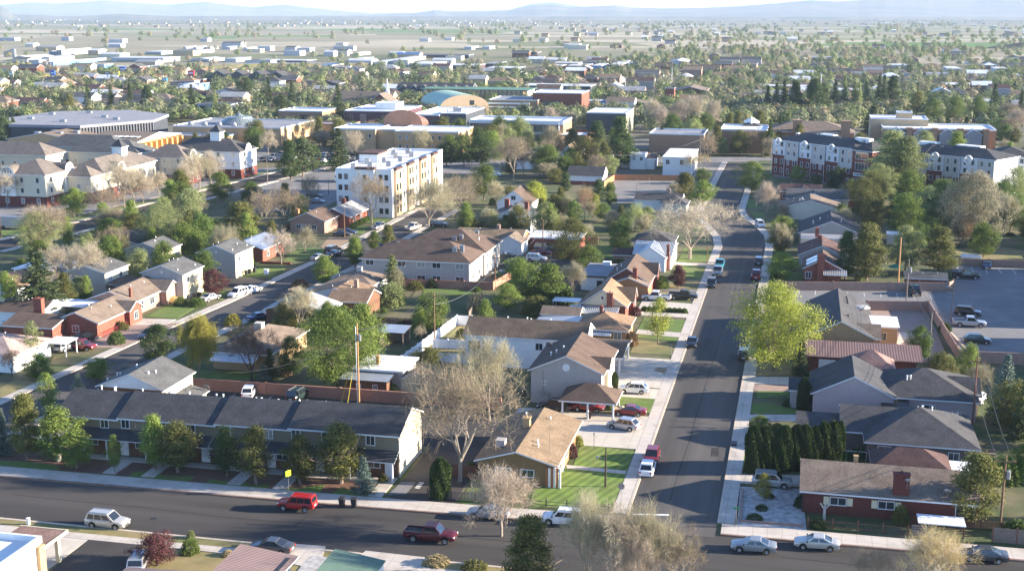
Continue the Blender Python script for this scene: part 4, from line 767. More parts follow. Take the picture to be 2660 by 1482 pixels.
# house row on the left side of the long street
h=House('hip_house','brick bungalow with orange-brown hip roof and small white awning','house',(-36.2,209,0)); h.block(0,0,8.6,9.6,2.9,'hip',1.75,'x',.5,ORBR,R_ORANGE,TRIM); h.chimney(3.6,5,3.9,5.6,.55,.55,REDBR); h.win('f',0,7.2,1,1.2,1.4).win('r',8.6,3,1,1.4,1.3).win('r',8.6,6.6,1,1.4,1.3); h.part('awning',shed(MB(),2.6,-1.5,6.2,-.01,2.1,2.6,.05),[M_METAL,TRIM])
h.part('rear_lean_to',shed(MB(),-8,1.2,-.02,8,2.3,2.9,.2,ax='x'),[M_METAL,TRIM]); h.part('rear_wall',MB().box(-7.6,1.4,0,-.03,7.8,2.2),BEIGE)
h=House('brick_gable_house','orange-roofed brick house with cream gable and tall red chimney','house',(-38.4,226,0)); h.block(0,0,8.4,10.2,2.9,'gable',2.9,'y',.4,REDBR,R_ORANGE,TRIM); h.part('gable_panel',MB().quad((.3,-.02,2.95),(8.1,-.02,2.95),(4.2,-.02,5.65)),CREAM); h.block(4.6,5.0,4.6,4.4,2.9,'gable',2.0,'x',.3,REDBR,R_ORANGE,TRIM,name='wing_wall',rname='wing_roof'); h.chimney(5.6,-.45,0,5.4,1.1,.7,REDBR,True); h.win('f',-.02,4.1,4.1,.4,.6,bars=1).win('r',9.2,7.2,1,1.3,1.3)
h.part('porch_roof',shed(MB(),-1.5,-3.6,7.2,-.5,2.2,2.8,.2),[M_METAL,TRIM])
h=House('brown_gable_house','brown-roofed brick house with two stepped gables and red chimney','house',(-37,244,0)); h.block(0,2.5,8.8,15,3.0,'gable',2.8,'y',.4,REDBR,R_BROWN,TRIM); h.block(1.2,0,7.8,6,2.9,'gable',1.5,'y',.3,ORBR,R_LTBR,TRIM,name='front_gable_wall',rname='front_gable_roof'); h.chimney(6.2,1.4,3,6.1,.85,.7,REDBR); h.block(4.6,11,4.8,4.4,3,'gable',1.9,'x',.3,REDBR,R_BROWN,TRIM,name='wing_wall',rname='wing_roof'); h.vents([(2,6,4.8),(2.4,9,5)],.3)
h=House('flat_roofed_house','low white flat-roofed outbuilding with a dark sliding door','outbuilding',(-42.4,250.4,0)); h.block(0,0,7.6,12.5,2.9,'slab',0,'x',.35,WHITE,M_GROOF,M_DARK); h.win('f',0,4.6,.4,2.6,1.7,M_DARK,3); h.unit(3.6,11,3.2,1.6,1.6,.7)
h=House('blue_metal_house','white gabled house under a corrugated blue-grey metal roof with red chimney','house',(-34.8,271.5,0)); h.block(0,3,8.2,13.5,3.4,'gable',1.5,'x',.4,WHITE,M_METAL,TRIM); h.block(.6,0,6.6,8,3.2,'gable',2.2,'y',.35,WHITE,M_METAL,TRIM,name='front_gable_wall',rname='front_gable_roof'); h.chimney(7.6,2.2,0,5.6,.6,.6,REDBR,True)
h=House('maroon_shed','small tan shed with a maroon sloping roof among back gardens','shed',(-39.6,276,0)); h.block(0,0,5,5.5,2.6,'gable',1.0,'x',.3,PINKBR,R_MAROON,TRIM); h.win('f',0,3,1,1.3,.8,bars=3)
h=House('brown_shed','low garden garage with faded brown roof behind the orange-roofed bungalow','garage',(-44.4,219.6,0)); h.block(0,0,6.8,5,2.3,'gable',.9,'x',.3,BEIGE,R_LTBR,TRIM)
h=House('tin_carport','small white tin carport roof on thin posts in a back yard','carport',(-44.5,230,0)); h.part('roof',MB().box(0,0,2.3,5.2,3.2,2.42),M_VINYL); [h.part('post',post(MB(),x,y,0,2.3,.06),TRIM) for x in (.2,5) for y in (.2,3)]
h=House('grey_hip_house','dark grey roofed bungalow hidden behind the large bare tree','house',(-37,291,0)); h.block(0,0,9,10,3,'hip',1.9,'x',.5,WHITE,R_DGREY,TRIM)
h=House('slate_house','low slate-roofed house with brick chimney below the pale car park','house',(-45,355,0)); h.block(0,0,13,8,3,'gable',1.4,'x',.5,WHITE,R_DGREY,TRIM); h.chimney(9.2,4,3.6,5.6,.6,.6,PINKBR); h.block(8,-6,7,8,3,'hip',1.7,'x',.4,BEIGE,R_DGREY,TRIM,name='wing_wall',rname='wing_roof')
# back-yard sheds
h=House('metal_shed_house','grey back-yard house with ribbed metal lean-to roof behind the brick wall','outbuilding',(-65.2,173.4,0)); h.block(0,0,6.6,2.6,2.05,'slab',0,'x',.0,BROWNBR,M_DARK,M_DARK); h.part('lean_to_roof',shed(MB(),-.6,-.5,6.9,2.9,2.3,2.65,.2),[M_METAL,M_DARK]); h.block(.6,3.0,7.4,7.4,2.9,'slab',0,'x',.4,BEIGE,M_WROOF,TRIM,name='house_wall',rname='flat_roof'); h.win('f',0,2.2,1,.6,.6).win('f',0,4.8,1,.6,.6); h.chimney(3.4,5.6,3.1,4.3,.5,.5,ORBR)
h=House('garden_shed','small tan garden shed with dark gable roof behind the brick wall','shed',(-57.2,176,0)); h.block(0,0,4.4,3.4,2.0,'gable',1.1,'y',.2,CREAM,R_BROWN,TRIM)
h=House('tin_roof_shed','open shed with shiny corrugated tin roof beyond the tall green tree','shed',(-69,200,0)); h.part('roof',shed(MB(),0,0,4.6,4.2,2.5,2.8,.2),[M_METAL,M_DARK]); [h.part('post',post(MB(),x,y,0,2.5,.08),M_WOODG) for x in (.2,4.4) for y in (.2,4)]; h.part('back_wall',MB().box(.1,3.9,0,4.5,4.0,2.5).box(.1,.3,.0,.2,3.9,2.4),M_WOODG)
# brown apartment block
h=House('apartment_block','large two-storey grey stucco apartment block with brown hip roofs','apartment block',(-88.6,248,0))
h.block(0,0,23.2,11.6,5.3,'hip',3.0,'x',.6,GREIGE,R_BROWN,TRIM); h.block(4,11.62,19.6,14,5.3,'hip',3.2,'x',.6,BEIGE,R_BROWN,TRIM,name='rear_wall',rname='rear_roof')
for z in (1.0,3.75):
    for x in (1.7,8.7,12.9,16.2,21.2): h.win('f',0,x,z,1.7,1.05)
    for y in (3,8.5): h.win('r',23.2,y,z,1.1,1.1)
    for y in (14,17,21): h.win('r',23.6,y,z,1.0,1.1); 
h.door('r',23.2,6.2).door('r',23.6,19)
for x,y in ((5,4.6),(19.4,3.0),(16,15),(18,21)):
    h.unit(x,y,6.6,1.0,1.0,1.0,M_STEEL,'roof_unit'); h.unit(x+1.4,y+.5,6.7,.8,.8,1.3,M_STEEL,'roof_unit')
h.vents([(9,8,7.4),(11,8.4,7.2),(12,8,7.4),(21,17,7)],.3); h.dish(2.0,6.5,6.2,.6)
# houses on the near side of the left street
def simple(name,label,cat,x0,y0,w,d,ze,roof,rise,along,wm,rm,over=.45,wins='',**k):
    h=House(name,label,cat,(x0,y0,0)); h.block(0,0,w,d,ze,roof,rise,along,over,wm,rm,TRIM,**k)
    if roof in ('gable','hip'):
        rv=random.Random(int(x0*7+y0)); pts=[]
        for _ in range(3):
            u,v=rv.uniform(.2,.8),rv.uniform(.2,.8); q=abs((u if along=='y' or roof=='hip' else v)-.5)*2; q=max(q,abs(v-.5)*2) if roof=='hip' else q; pts.append((u*w,v*d,ze+rise*(1-q)+.1))
        h.vents(pts,.3,.07,M_STEEL)
    for t in wins.split():
        f,p,z=t[0],*map(float,t[1:].split(',')); h.win(f,{'f':0,'b':d,'l':0,'r':w}[f],p,z,1.2,1.1)
    return h
h=simple('bungalow','low house with grey-brown hip roof and rooftop cooler behind dark bare trees','house',-90.3,181,9.6,16,3,'hip',1.8,'y',TANBR,R_LTBR); h.unit(4.4,8.5,4.5,1.3,1.3,1.3,BEIGE); h.part('tin_annex',shed(MB(),1,-2.6,8,-.02,2.2,2.8,.3),[M_METAL,TRIM])
h=simple('pale_roof_house','low house with pale grey roof and square brick chimney beside the side street','house',-94,210.6,11.6,7.4,2.7,'gable',1.7,'y',BROWNBR,R_LGREY,.5); h.chimney(6.9,1.6,3.4,5.1,1.2,.8,REDBR)
h=simple('orange_roof_house','house with orange-brown cross gables and chimney near the side street','house',-91,222,12.6,8,2.9,'gable',1.5,'y',WHITE,R_ORANGE,.5); h.block(6,-3.5,7.5,8,2.9,'gable',1.6,'x',.3,BROWNBR,R_ORANGE,TRIM,name='wing_wall',rname='wing_roof'); h.chimney(9,4,4,5.4,.7,.7,PINKBR)
h=simple('tan_gable_house','small white house with tan hip roof below the apartment block','house',-91,233,9.6,10,2.8,'hip',1.9,'x',WHITE,R_LTBR,.4,'f3,1 f6,1'); h.unit(5.4,5,4.3,1,1,1.1,GREIGE)
# left block houses
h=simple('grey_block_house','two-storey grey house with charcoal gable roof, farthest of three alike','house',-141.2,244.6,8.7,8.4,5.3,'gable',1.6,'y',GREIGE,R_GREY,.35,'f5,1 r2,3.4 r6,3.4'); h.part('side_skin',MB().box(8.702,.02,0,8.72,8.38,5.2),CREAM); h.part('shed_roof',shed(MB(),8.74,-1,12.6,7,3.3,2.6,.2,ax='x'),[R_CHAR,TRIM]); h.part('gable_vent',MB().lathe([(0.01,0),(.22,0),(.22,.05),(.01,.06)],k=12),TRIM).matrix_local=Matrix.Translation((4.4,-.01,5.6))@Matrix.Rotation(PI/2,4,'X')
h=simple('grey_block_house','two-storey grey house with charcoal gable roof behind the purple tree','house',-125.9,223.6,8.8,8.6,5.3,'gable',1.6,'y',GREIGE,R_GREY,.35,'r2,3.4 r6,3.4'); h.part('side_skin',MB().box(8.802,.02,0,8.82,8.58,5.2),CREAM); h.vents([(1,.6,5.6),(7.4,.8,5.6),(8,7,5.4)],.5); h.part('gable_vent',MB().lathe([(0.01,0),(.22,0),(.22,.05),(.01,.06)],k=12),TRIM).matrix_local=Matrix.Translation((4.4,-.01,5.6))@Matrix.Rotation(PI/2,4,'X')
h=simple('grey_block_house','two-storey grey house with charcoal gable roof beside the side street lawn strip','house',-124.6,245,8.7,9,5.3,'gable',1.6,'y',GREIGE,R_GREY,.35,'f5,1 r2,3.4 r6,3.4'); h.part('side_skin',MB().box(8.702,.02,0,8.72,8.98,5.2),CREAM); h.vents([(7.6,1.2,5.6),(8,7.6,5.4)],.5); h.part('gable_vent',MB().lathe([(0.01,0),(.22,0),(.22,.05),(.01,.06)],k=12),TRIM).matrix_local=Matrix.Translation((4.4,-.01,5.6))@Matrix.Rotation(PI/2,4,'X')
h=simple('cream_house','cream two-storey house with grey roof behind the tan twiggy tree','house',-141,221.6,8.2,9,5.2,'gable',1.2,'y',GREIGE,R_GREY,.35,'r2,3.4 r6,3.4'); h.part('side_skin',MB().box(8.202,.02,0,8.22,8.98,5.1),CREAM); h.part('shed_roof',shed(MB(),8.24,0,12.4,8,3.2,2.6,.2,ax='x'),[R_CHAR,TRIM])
h=simple('tan_roof_house','long pale brick house with broad tan roof and white gables facing the side street','house',-129.5,209.5,9.4,14.6,2.9,'gable',1.7,'y',PINKBR,R_LTBR,.5); h.block(4.2,10.2,6.6,5,2.9,'gable',1.4,'x',.35,PINKBR,R_LTBR,TRIM,name='wing_wall',rname='wing_roof'); h.win('r',9.4,3,1,1.6,1.3).win('r',9.4,7,1,1.6,1.3).win('r',10.8,12.6,1,1,1.5); h.part('carport_roof',shed(MB(),-6.5,-4.5,8.6,-.02,2.5,2.75,.2),[M_VINYL,TRIM]); h.part('white_gate',MB().box(7.4,-3.6,.1,9.4,-3.5,1.9),M_VINYL); h.chimney(8.2,1.4,3.2,5.0,.45,.45,REDBR)
h=simple('red_brick_house','red brick house with brown gable roof and red porch railing','house',-126.4,193.6,8.2,13.4,2.9,'gable',1.6,'y',REDBR,R_LTBR,.5,'f4,1.1'); h.block(3.6,9.4,5.6,4.4,2.9,'gable',1.2,'x',.3,REDBR,R_LTBR,TRIM,name='wing_wall',rname='wing_roof'); h.block(-7.5,-4,9.5,9,2.6,'gable',1.0,'x',.4,REDBR,R_BROWN,TRIM,name='annex_wall',rname='annex_roof'); h.chimney(-5.5,4,3,5.6,1.6,1.0,REDBR); h.win('r',9.2,11.6,1,1.2,1.3); rl=MB(); [rl.box(8.9+.0*i,.6+.35*i,.1,8.96,.66+.35*i,1.0) for i in range(24)]; rl.box(8.88,.6,1.0,8.98,8.8,1.06); h.part('porch_rail',rl,mat('red_rail_paint',(.20,.02,.03),.6))
h=simple('pink_roof_house','white house with faded pink roof at the left edge','house',-131,171.5,11,10.5,3,'hip',1.9,'x',WHITE,R_PINK,.5); h.unit(3,6,4.3,.8,.8,1,GREIGE)
h=House('white_carport','white flat carport on posts over a small jeep','carport',(-120.6,181.5,0)); h.part('roof',shed(MB(),0,0,3.8,3.6,2.3,2.5,.1),[M_VINYL,TRIM]); [h.part('post',post(MB(),x,y,0,2.32,.08),TRIM) for x in (.2,3.6) for y in (.2,3.4)]
h=simple('metal_roof_cottage','cottage with pale blue-grey metal roof beyond the grey houses','house',-126.8,262.5,9.4,12,3,'gable',1.5,'y',REDBR,M_METAL,.5,'r3,1 r8,1')
h=simple('brown_gable_cottage','tan gabled house with brown roof and brick chimney facing left','house',-125.8,299,9.2,11,3.4,'gable',1.9,'y',PINKBR,R_BROWN,.5,'f2.2,1.2 f3.6,1.2 f6.4,1.2'); h.chimney(.8,3,3,5.6,.8,.8,ORBR)
h=simple('grey_shingle_cottage','red brick cottage with mottled grey roof beside the white apartment building','house',-122.6,309,9,14,3,'gable',1.9,'y',REDBR,R_LGREY,.5,'r4,1 r9,1'); h.chimney(3.5,11,4,5.8,1.0,.8,REDBR)
h=simple('pale_cottage','small white cottage with white metal roof at the far left edge','house',-160,232,9,9,2.9,'hip',1.4,'x',WHITE,M_WROOF,.4,'f3,1 r3,1')
h=simple('dark_roof_bungalow','long bungalow with dark grey roof behind the left bare tree','house',-160,262,12,11,3,'gable',1.6,'y',BEIGE,R_DGREY,.5,'f3,1 r4,1')
h=simple('brown_roof_cottage','cottage with rusty brown roof at the left edge','house',-158,215,10,10,2.9,'gable',1.6,'y',WHITE,R_ORANGE,.4,'r3,1')
h=simple('brown_edge_house','brown-roofed house with white fascia at the left edge behind the big spruce','house',-141,198,9,8,2.8,'gable',1.4,'x',WHITE,R_BROWN,.5)
# houses between the bare trees and the brown apartment block's far side
h=simple('tan_ranch_house','long tan-roofed ranch house with small gable beyond the brown apartments','house',-79,287,16,9,3,'gable',1.5,'x',ORBR,R_TAN,.5); h.block(11,-4,6,7,2.9,'gable',1.5,'y',.3,WHITE,R_LTBR,TRIM,name='wing_wall',rname='wing_roof'); h.chimney(9.5,4.5,4,5.4,.7,.7,PINKBR)
h=simple('flat_porch_house','low brick house with white flat patio roof behind the car park wall','house',-62,291,12,9,2.8,'slab',0,'x',REDBR,M_WROOF,.4)
h=simple('mossy_roof_house','house with grey mottled roof and red chimney behind the big bare tree','house',-78,312,12,14,3.4,'gable',2.2,'y',WHITE,R_GREY,.5); h.chimney(4,8,5,7.2,1.2,.9,REDBR); h.chimney(9,9,4,6.5,1,.8,REDBR)
h=simple('white_gable_house','steep white gabled house with brown roof beside the yellow-green tree','house',-80,334,9,12,4.2,'gable',3.2,'y',WHITE,R_BROWN,.4,'f3,1.5 f4.5,5'); 
# right block: dark red brick house on the corner
h=House('dark_brick_house','long dark red brick house with grey-brown shingle roof and big chimney on the corner','house',(2.1,141.6,0)); h.block(0,0,19,9.6,2.95,'gable',1.75,'x',.65,DKBR,R_LTBR,TRIM,rake=.35)
for x in (4.0,9.3): 
    h.win('f',0,x,1.35,1.7,.85); h.part('shutter',MB().box(x-1.62,-.05,1.3,x-1.0,-.003,2.25).box(x+1.0,-.05,1.3,x+1.62,-.003,2.25),CREAM)
h.win('f',0,17.8,.7,1.9,1.9); h.chimney(10.8,.3,3.1,5.5,1.75,.8,DKBR); h.unit(6.0,5.9,4.6,.5,.5,.7,TANBR); h.dish(15.8,.4,3.2,.5); h.dish(11.4,-.3,4.4,.35); h.part('downspout',MB().tube((.1,-.1,0),(.1,-.1,2.9),.05),M_DARK)
h.block(8.4,9.62,8.6,5.6,2.9,'hip',1.5,'x',.4,DKBR,R_MAROON,TRIM,name='rear_wall',rname='rear_roof'); h.part('patio_roof',MB().box(17.2,8.2,2.6,20.4,14,2.75),M_WROOF)
# big hip-roofed grey house
h=House('hip_roofed_house','large grey brick house with broad charcoal hip roof behind the arborvitae row','house',(7.6,160,0)); h.block(2.6,0,13,12.8,3.1,'hip',2.7,'x',.6,brick('grey_brick','#6a5f5a','#5c524e','#7d746c'),R_DGREY,TRIM); h.block(-.6,3.4,7,9.4,3.1,'gable',1.9,'x',.5,MATS['grey_brick'],R_DGREY,TRIM,name='wing_wall',rname='wing_roof'); h.block(-6.2,4.6,5.55,5.4,2.9,'gable',1.0,'x',.3,GREIGE,R_DGREY,TRIM,name='garage_wall',rname='garage_roof')
h.win('f',0,4.6,.9,1.5,1.5).win('f',0,13,1.0,1.2,1.2); h.vents([(9,7,5.2),(9.6,7.6,5.2),(10.8,7.4,5.2)],.5); h.part('terrace_rail',MB().box(-.4,-.2,1.5,2.5,-.14,1.56).box(-.4,-.2,.1,-.34,-.14,1.5).box(2.4,-.2,.1,2.46,-.14,1.5),TRIM); h.part('roof_antenna',MB().tube((13.5,3,4),(13.5,3,6.6),.03).tube((11.8,3,6.4),(14.4,3.4,6.5),.03).tube((12.2,2.4,6.4),(12.3,3.8,6.4),.02).tube((12.8,2.3,6.45),(12.9,3.9,6.45),.02).tube((13.4,2.2,6.5),(13.5,4,6.5),.02),M_STEEL,h.r)
# pink gable house
h=House('pink_gable_house','pale pink gabled house with long charcoal hip roof running back to the right','house',(3.4,178,0)); h.block(0,0,11,11,3.4,'gable',2.7,'y',.4,mat('pink_stucco',(.40,.31,.30),.9,.05,1),R_CHAR,TRIM,rake=.3); h.block(9,1.6,13.2,12.5,3.2,'hip',2.5,'x',.5,MATS['pink_stucco'],R_DGREY,TRIM,name='wing_wall',rname='wing_roof'); h.block(19.2,5.5,3.8,5,3.2,'gable',1.5,'x',.3,BEIGE,R_DGREY,TRIM,name='porch_wall',rname='porch_roof'); h.block(-3.2,3,3.19,6,2.7,'gable',.9,'x',.3,GREIGE,R_CHAR,TRIM,name='annex_wall',rname='annex_roof'); h.vents([(13,5,4.8),(13.5,5.2,4.8)],.5); h.part('side_awning',shed(MB(),9.4,-1.2,13,1.55,2.4,2.7,.1),[M_DARK,M_DARK]); h.win('f',1.6,16,1,1.4,1.2)
h=House('pink_hip_house','house with faded rose hip roof just behind the ribbed metal roof','house',(8.8,194,0)); h.block(0,0,6.6,6,3,'hip',2.0,'x',.4,PINKBR,shingle('rose_shingles',(.21,.13,.115)),TRIM)
h=House('metal_roof_building','long low building under a maroon ribbed metal roof','outbuilding',(2.4,200.2,0)); h.block(.2,.4,16.6,6,2.5,'slab',0,'x',-.1,REDBR,M_DARK,M_DARK); h.part('metal_roof',shed(MB(),0,-.3,17.6,6.6,2.75,3.6,.2),[M_MROOF,M_MROOF]); h.part('garage_door',MB().box(2,.28,.1,4.6,.39,2.2),WHITE)
# house with white patio roof
h=House('patio_roof_house','dark-roofed house with tan dormer and bright white flat patio roof in the walled yard','house',(2.6,210.5,0)); h.block(0,0,10.6,25,3.4,'gable',2.6,'y',.4,TANBR,R_DGREY,TRIM); h.block(5.6,.8,6,6.4,3.3,'gable',1.5,'x',.3,TANBR,R_LTBR,TRIM,name='dormer_wall',rname='dormer_roof'); h.block(10.62,9.2,4.4,6.5,3.0,'slab',0,'x',.0,TANBR,M_WROOF,TRIM,name='patio_wall',rname='inner_roof'); h.part('patio_roof',shed(MB(),8.2,8.6,15.2,15.8,3.36,3.5,.1),[M_WROOF,TRIM]); h.win('f',9.2,12.4,.9,1.6,1.3,CREAM,3).win('r',15.02,12,.9,.8,1.6); h.vents([(6.6,6,5.6),(6.8,16,5.6),(6.8,18,5.6),(6.7,20,5.6)],.2,.14,M_DARK); h.part('rooftop_plant',MB().lathe([(.0,0),(1.6,.1),(1.2,.35),(.0,.5)],(9.3,17.8,4.4),10),GRAVEL,h.r)
# houses further up the right side
h=House('solar_house','red brick house with rust roof, two solar panels and square brick chimney','house',(1.9,268.5,0)); h.block(0,0,7.6,10.5,3,'gable',2.0,'y',.4,REDBR,R_BROWN,TRIM); h.chimney(3.4,-.5,0,6.0,1.5,.9,REDBR,True); so=MB(); [so.quad((.4,y,3.4),(2.6,y,4.55),(2.6,y+2.6,4.55),(.4,y+2.6,3.4)) for y in (1.2,4.6)]; h.part('solar_panel',so,mat('solar_glass',(.45,.5,.56),.2,.05,1,spec=.8),h.r); h.part('side_awning',shed(MB(),4,-2.6,8.6,-.02,2.2,2.8,.1),[M_METAL,TRIM]); h.win('f',0,.9,.9,1.1,1.3)
simple('maroon_roof_house','grey house with maroon gable roof and chimneys above the solar-panel house','house',.8,282,9.6,12,3.2,'gable',2.1,'y',GREIGE,R_MAROON,.4).chimney(4.2,7,4.6,6.4,.8,.8,REDBR)
h=simple('pale_addition','pale flat-roofed house part beside the maroon roof','house',1.2,298,13,5,4.0,'slab',0,'x',BEIGE,M_GROOF,.2); h.chimney(3.4,1.5,4.2,6.2,.8,.8,REDBR)
h=simple('dark_gable_house','grey house with large dark gable roof and white attic vent','house',.8,309.5,14.4,17,3.3,'gable',2.9,'y',GREIGE,R_CHAR,.5); h.vents([(3,5,4.8),(4.6,7,5.4),(9.6,5,5.4)],.6)
simple('brown_hip_house','house with light brown roof and vents at the street bend','house',-4.6,348.5,15.6,13,3,'gable',2.2,'y',BEIGE,R_LTBR,.5,'f2,1').vents([(5,4,4.6),(6,4,4.6),(5.6,5,4.8)],.5)
h=simple('grey_roof_house','grey-roofed house with white gable near the street bend','house',-3.2,367,17,11,3.1,'gable',2.0,'x',BEIGE,R_GREY,.5,'f3,1'); h.block(3,-3,9,7,3.1,'gable',1.8,'y',.3,WHITE,R_GREY,TRIM,name='wing_wall',rname='wing_roof')
h=simple('white_trim_house','low brick house with maroon roof and bright white gable near the dormitory','house',-5.4,381,12,9,3,'gable',1.6,'x',REDBR,R_MAROON,.5,'f1.5,1 f3,1'); h.block(3,-2.4,7.2,5,3,'gable',1.5,'y',.5,WHITE,R_MAROON,TRIM,name='gable_wall',rname='gable_roof')
h=simple('orange_shed','brick shed with bright tan roof among the right-hand trees','shed',26,318,9.5,7,2.8,'gable',1.0,'x',BROWNBR,R_TAN,.4)
simple('tin_shed','small shed with white tin roof beside the tan-roofed shed','shed',21.6,316,4.4,4,2.4,'slab',0,'x',BEIGE,M_WROOF,.2)
h=simple('white_barn','white house with brown gable roof at the right edge','house',59,312,13,16,4.6,'gable',2.0,'x',WHITE,R_DBROWN,.4); h.block(3,-6,8,5.98,2.6,'slab',0,'x',.2,REDBR,M_GROOF,TRIM,name='porch_wall',rname='porch_roof')
simple('small_white_shed','small pale shed with dark roof at the right edge of the car park','shed',62,297,6,4,2.6,'gable',1.1,'y',GREIGE,R_BROWN,.3)
simple('low_brick_shed','low brick shed with mossy roof against the car park wall','shed',22.5,268.5,8,4,1.9,'gable',.9,'x',REDBR,R_GREY,.3)
h=simple('steep_white_house','tall white house with steep grey roof in front of the dormitory','house',56,421,9,13,5.2,'gable',3.6,'y',WHITE,R_GREY,.4,'f4,4')
simple('mossy_garage','low brick garage under a flat mossy roof among the right-hand trees','garage',33,372,14,8,2.6,'slab',0,'x',REDBR,M_GROOF,.3)
simple('rear_garage','dark low garage roof in the right-hand back gardens','garage',60,352,10,8,2.6,'gable',1.0,'x',GREIGE,R_DGREY,.3)
# bottom edge roofs
h=House('white_flat_house','white flat-roofed building with tall parapet at the bottom left corner','house',(-91,90,0)); h.block(0,0,18,16.4,4.2,'flat',0,'x',0,WHITE,M_WROOF,WHITE,par=.7); h.win('r',18,11.4,1.4,.8,1.3,CREAM).win('r',18,12.8,1.4,.8,1.3,CREAM); h.part('carport_roof',MB().box(12,16.42,2.95,17.4,21.8,3.15).box(11.9,21.8,2.9,17.5,21.95,3.2,1).box(17.4,16.42,2.9,17.52,21.8,3.2,1),[shingle('pinkbrown_shingles',(.20,.125,.10)),CREAM]); h.part('carport_post',post(MB(),17.0,20.6,0.05,2.95,.2),CREAM); h.part('brick_pier',MB().box(18.02,15.4,0,18.4,16.4,4.1),TANBR)
h=House('pink_metal_house','house with pink ribbed metal roof at the bottom edge','house',(-53.4,95,0)); h.block(0.3,0.3,5.2,15.2,2.9,'slab',0,'x',0,WHITE,M_DARK,M_DARK); h.part('metal_roof',shed(MB(),0,0,6.1,16.2,3.7,2.95,.2,ax='x'),[M_PROOF,TRIM]); h.block(-9,-2,8.98,11.6,2.7,'slab',0,'x',0,WHITE,M_DARK,M_DARK,name='wing_wall',rname='wing_ceiling'); h.part('wing_roof',shed(MB(),-9.4,-2,-.02,10.2,2.9,3.3,.2,ax='x'),[M_PROOF,TRIM])
h=House('green_metal_house','house with green ribbed metal roof at the bottom edge','house',(-43.6,98,0)); h.block(0.3,0.3,4.6,14,2.8,'slab',0,'x',0,WHITE,M_DARK,M_DARK); h.part('metal_roof',shed(MB(),0,0,5.1,14.2,3.7,2.95,.2,ax='x'),[M_GRROOF,M_GRROOF])
# ---------------------------------------------------------------- fences, walls, poles, wires, small street things
def wall_run(name,label,pts,h,m,th=.2,cat='wall',posts=0,cap=None,pm=None):
    o=None; mb=MB()
    for a,b in zip(pts,pts[1:]):
        d=Vector((b[0]-a[0],b[1]-a[1])); n=Vector((-d.y,d.x)).normalized()*th/2; d.normalize(); e=d*.0
        mb.prism([(a[0]-n.x,a[1]-n.y),(b[0]-n.x,b[1]-n.y),(b[0]+n.x,b[1]+n.y),(a[0]+n.x,a[1]+n.y)],0,h)
    o=mb.build(name,m); tag(o,label,cat)
    if cap:
        c=MB()
        for a,b in zip(pts,pts[1:]):
            d=Vector((b[0]-a[0],b[1]-a[1])); n=Vector((-d.y,d.x)).normalized()*(th/2+.05)
            c.prism([(a[0]-n.x,a[1]-n.y),(b[0]-n.x,b[1]-n.y),(b[0]+n.x,b[1]+n.y),(a[0]+n.x,a[1]+n.y)],h+.002,h+.08)
        c.build('cap',cap,o)
    if posts:
        q=[]
        for a,b in zip(pts,pts[1:]):
            L=math.hypot(b[0]-a[0],b[1]-a[1]); k=max(1,int(L/posts))
            q+=[lerp(a,b,i/k) for i in range(k)]
        q.append(pts[-1]); r=th/2+.07; pmm=post(MB(),0,0,0,h+.16,r).mesh('fence_post',pm or m)
        for p in q[:60]: mobj('fence_post',pmm,o,(p[0],p[1],0))
    return o
def board_fence(name,label,pts,h,m,step=.16,gap=.02,posts=2.4,pm=None,jag=.0,cat='fence'):
    mb=MB()
    for a,b in zip(pts,pts[1:]):
        d=Vector((b[0]-a[0],b[1]-a[1])); L=d.length; d.normalize(); n=Vector((-d.y,d.x))*.015; k=int(L/step)
        for i in range(k):
            s=i*step; e=s+step-gap; hh=h+rng.uniform(-jag,jag); p,q=(a[0]+d.x*s,a[1]+d.y*s),(a[0]+d.x*e,a[1]+d.y*e)
            mb.prism([(p[0]-n.x,p[1]-n.y),(q[0]-n.x,q[1]-n.y),(q[0]+n.x,q[1]+n.y),(p[0]+n.x,p[1]+n.y)],.05,hh)
    o=mb.build(name,m); tag(o,label,cat); r=MB()
    for a,b in zip(pts,pts[1:]):
        for z in (.35,h-.3): r.tube((*a,z),(*b,z),.03,.03,4)
    r.build('rail',pm or m,o); q=[]
    for a,b in zip(pts,pts[1:]):
        L=math.hypot(b[0]-a[0],b[1]-a[1]); k=max(1,int(L/posts)); q+=[lerp(a,b,i/k) for i in range(k)]
    pmm=post(MB(),0,0,0,h+.1,.06).mesh('fence_post',pm or m)
    for p in (q+[pts[-1]])[:60]: mobj('fence_post',pmm,o,(p[0],p[1],0))
    return o
BLK=brick('rose_block','#a57763','#946755','#8a6c5c')
wall_run('brick_wall','rose block wall closing the car park behind the townhouses',[(-88.3,170),(-53,170.4),(-40.5,170.6)],1.75,BLK,.22,posts=9,cap=BLK)
wall_run('brick_wall','rose block wall in front of the brown apartment block',[(-84,245.2),(-60,246.2),(-60,248.2),(-58.6,258.5)],1.7,BLK,.2,posts=6)
wall_run('brick_wall','grey block wall behind the apartment car park',[(-73.5,300.2),(-47,300.8)],1.8,MATS['pinkish_brick'],.2,posts=8)
wall_run('brick_wall','orange-brown block wall enclosing the pale empty car park',[(-60.5,398),(-59.6,414.6),(-36,418)],1.9,ORBR,.2,posts=8)
wall_run('brick_wall','long pinkish wall beside the car park and large pines',[(-3.6,259.0),(30.6,265.6),(31.9,268.6)],1.9,MATS['pinkish_brick'],.2,posts=9)
wall_run('brick_wall','pinkish wall along the far edge of the car park',[(32,293.6),(62,294.4)],1.7,MATS['pinkish_brick'],.2,posts=8)
wall_run('brick_wall','brown block wall round three sides of the earth yard',[(13.6,245),(25.2,247.2),(26.8,215),(27.1,210.5)],2.0,MATS['pinkish_brick'],.2,posts=8)
wall_run('brick_wall','brown wall with gate below the right-hand car park',[(27.2,211.5),(62,214)],2.0,MATS['pinkish_brick'],.2,posts=9)
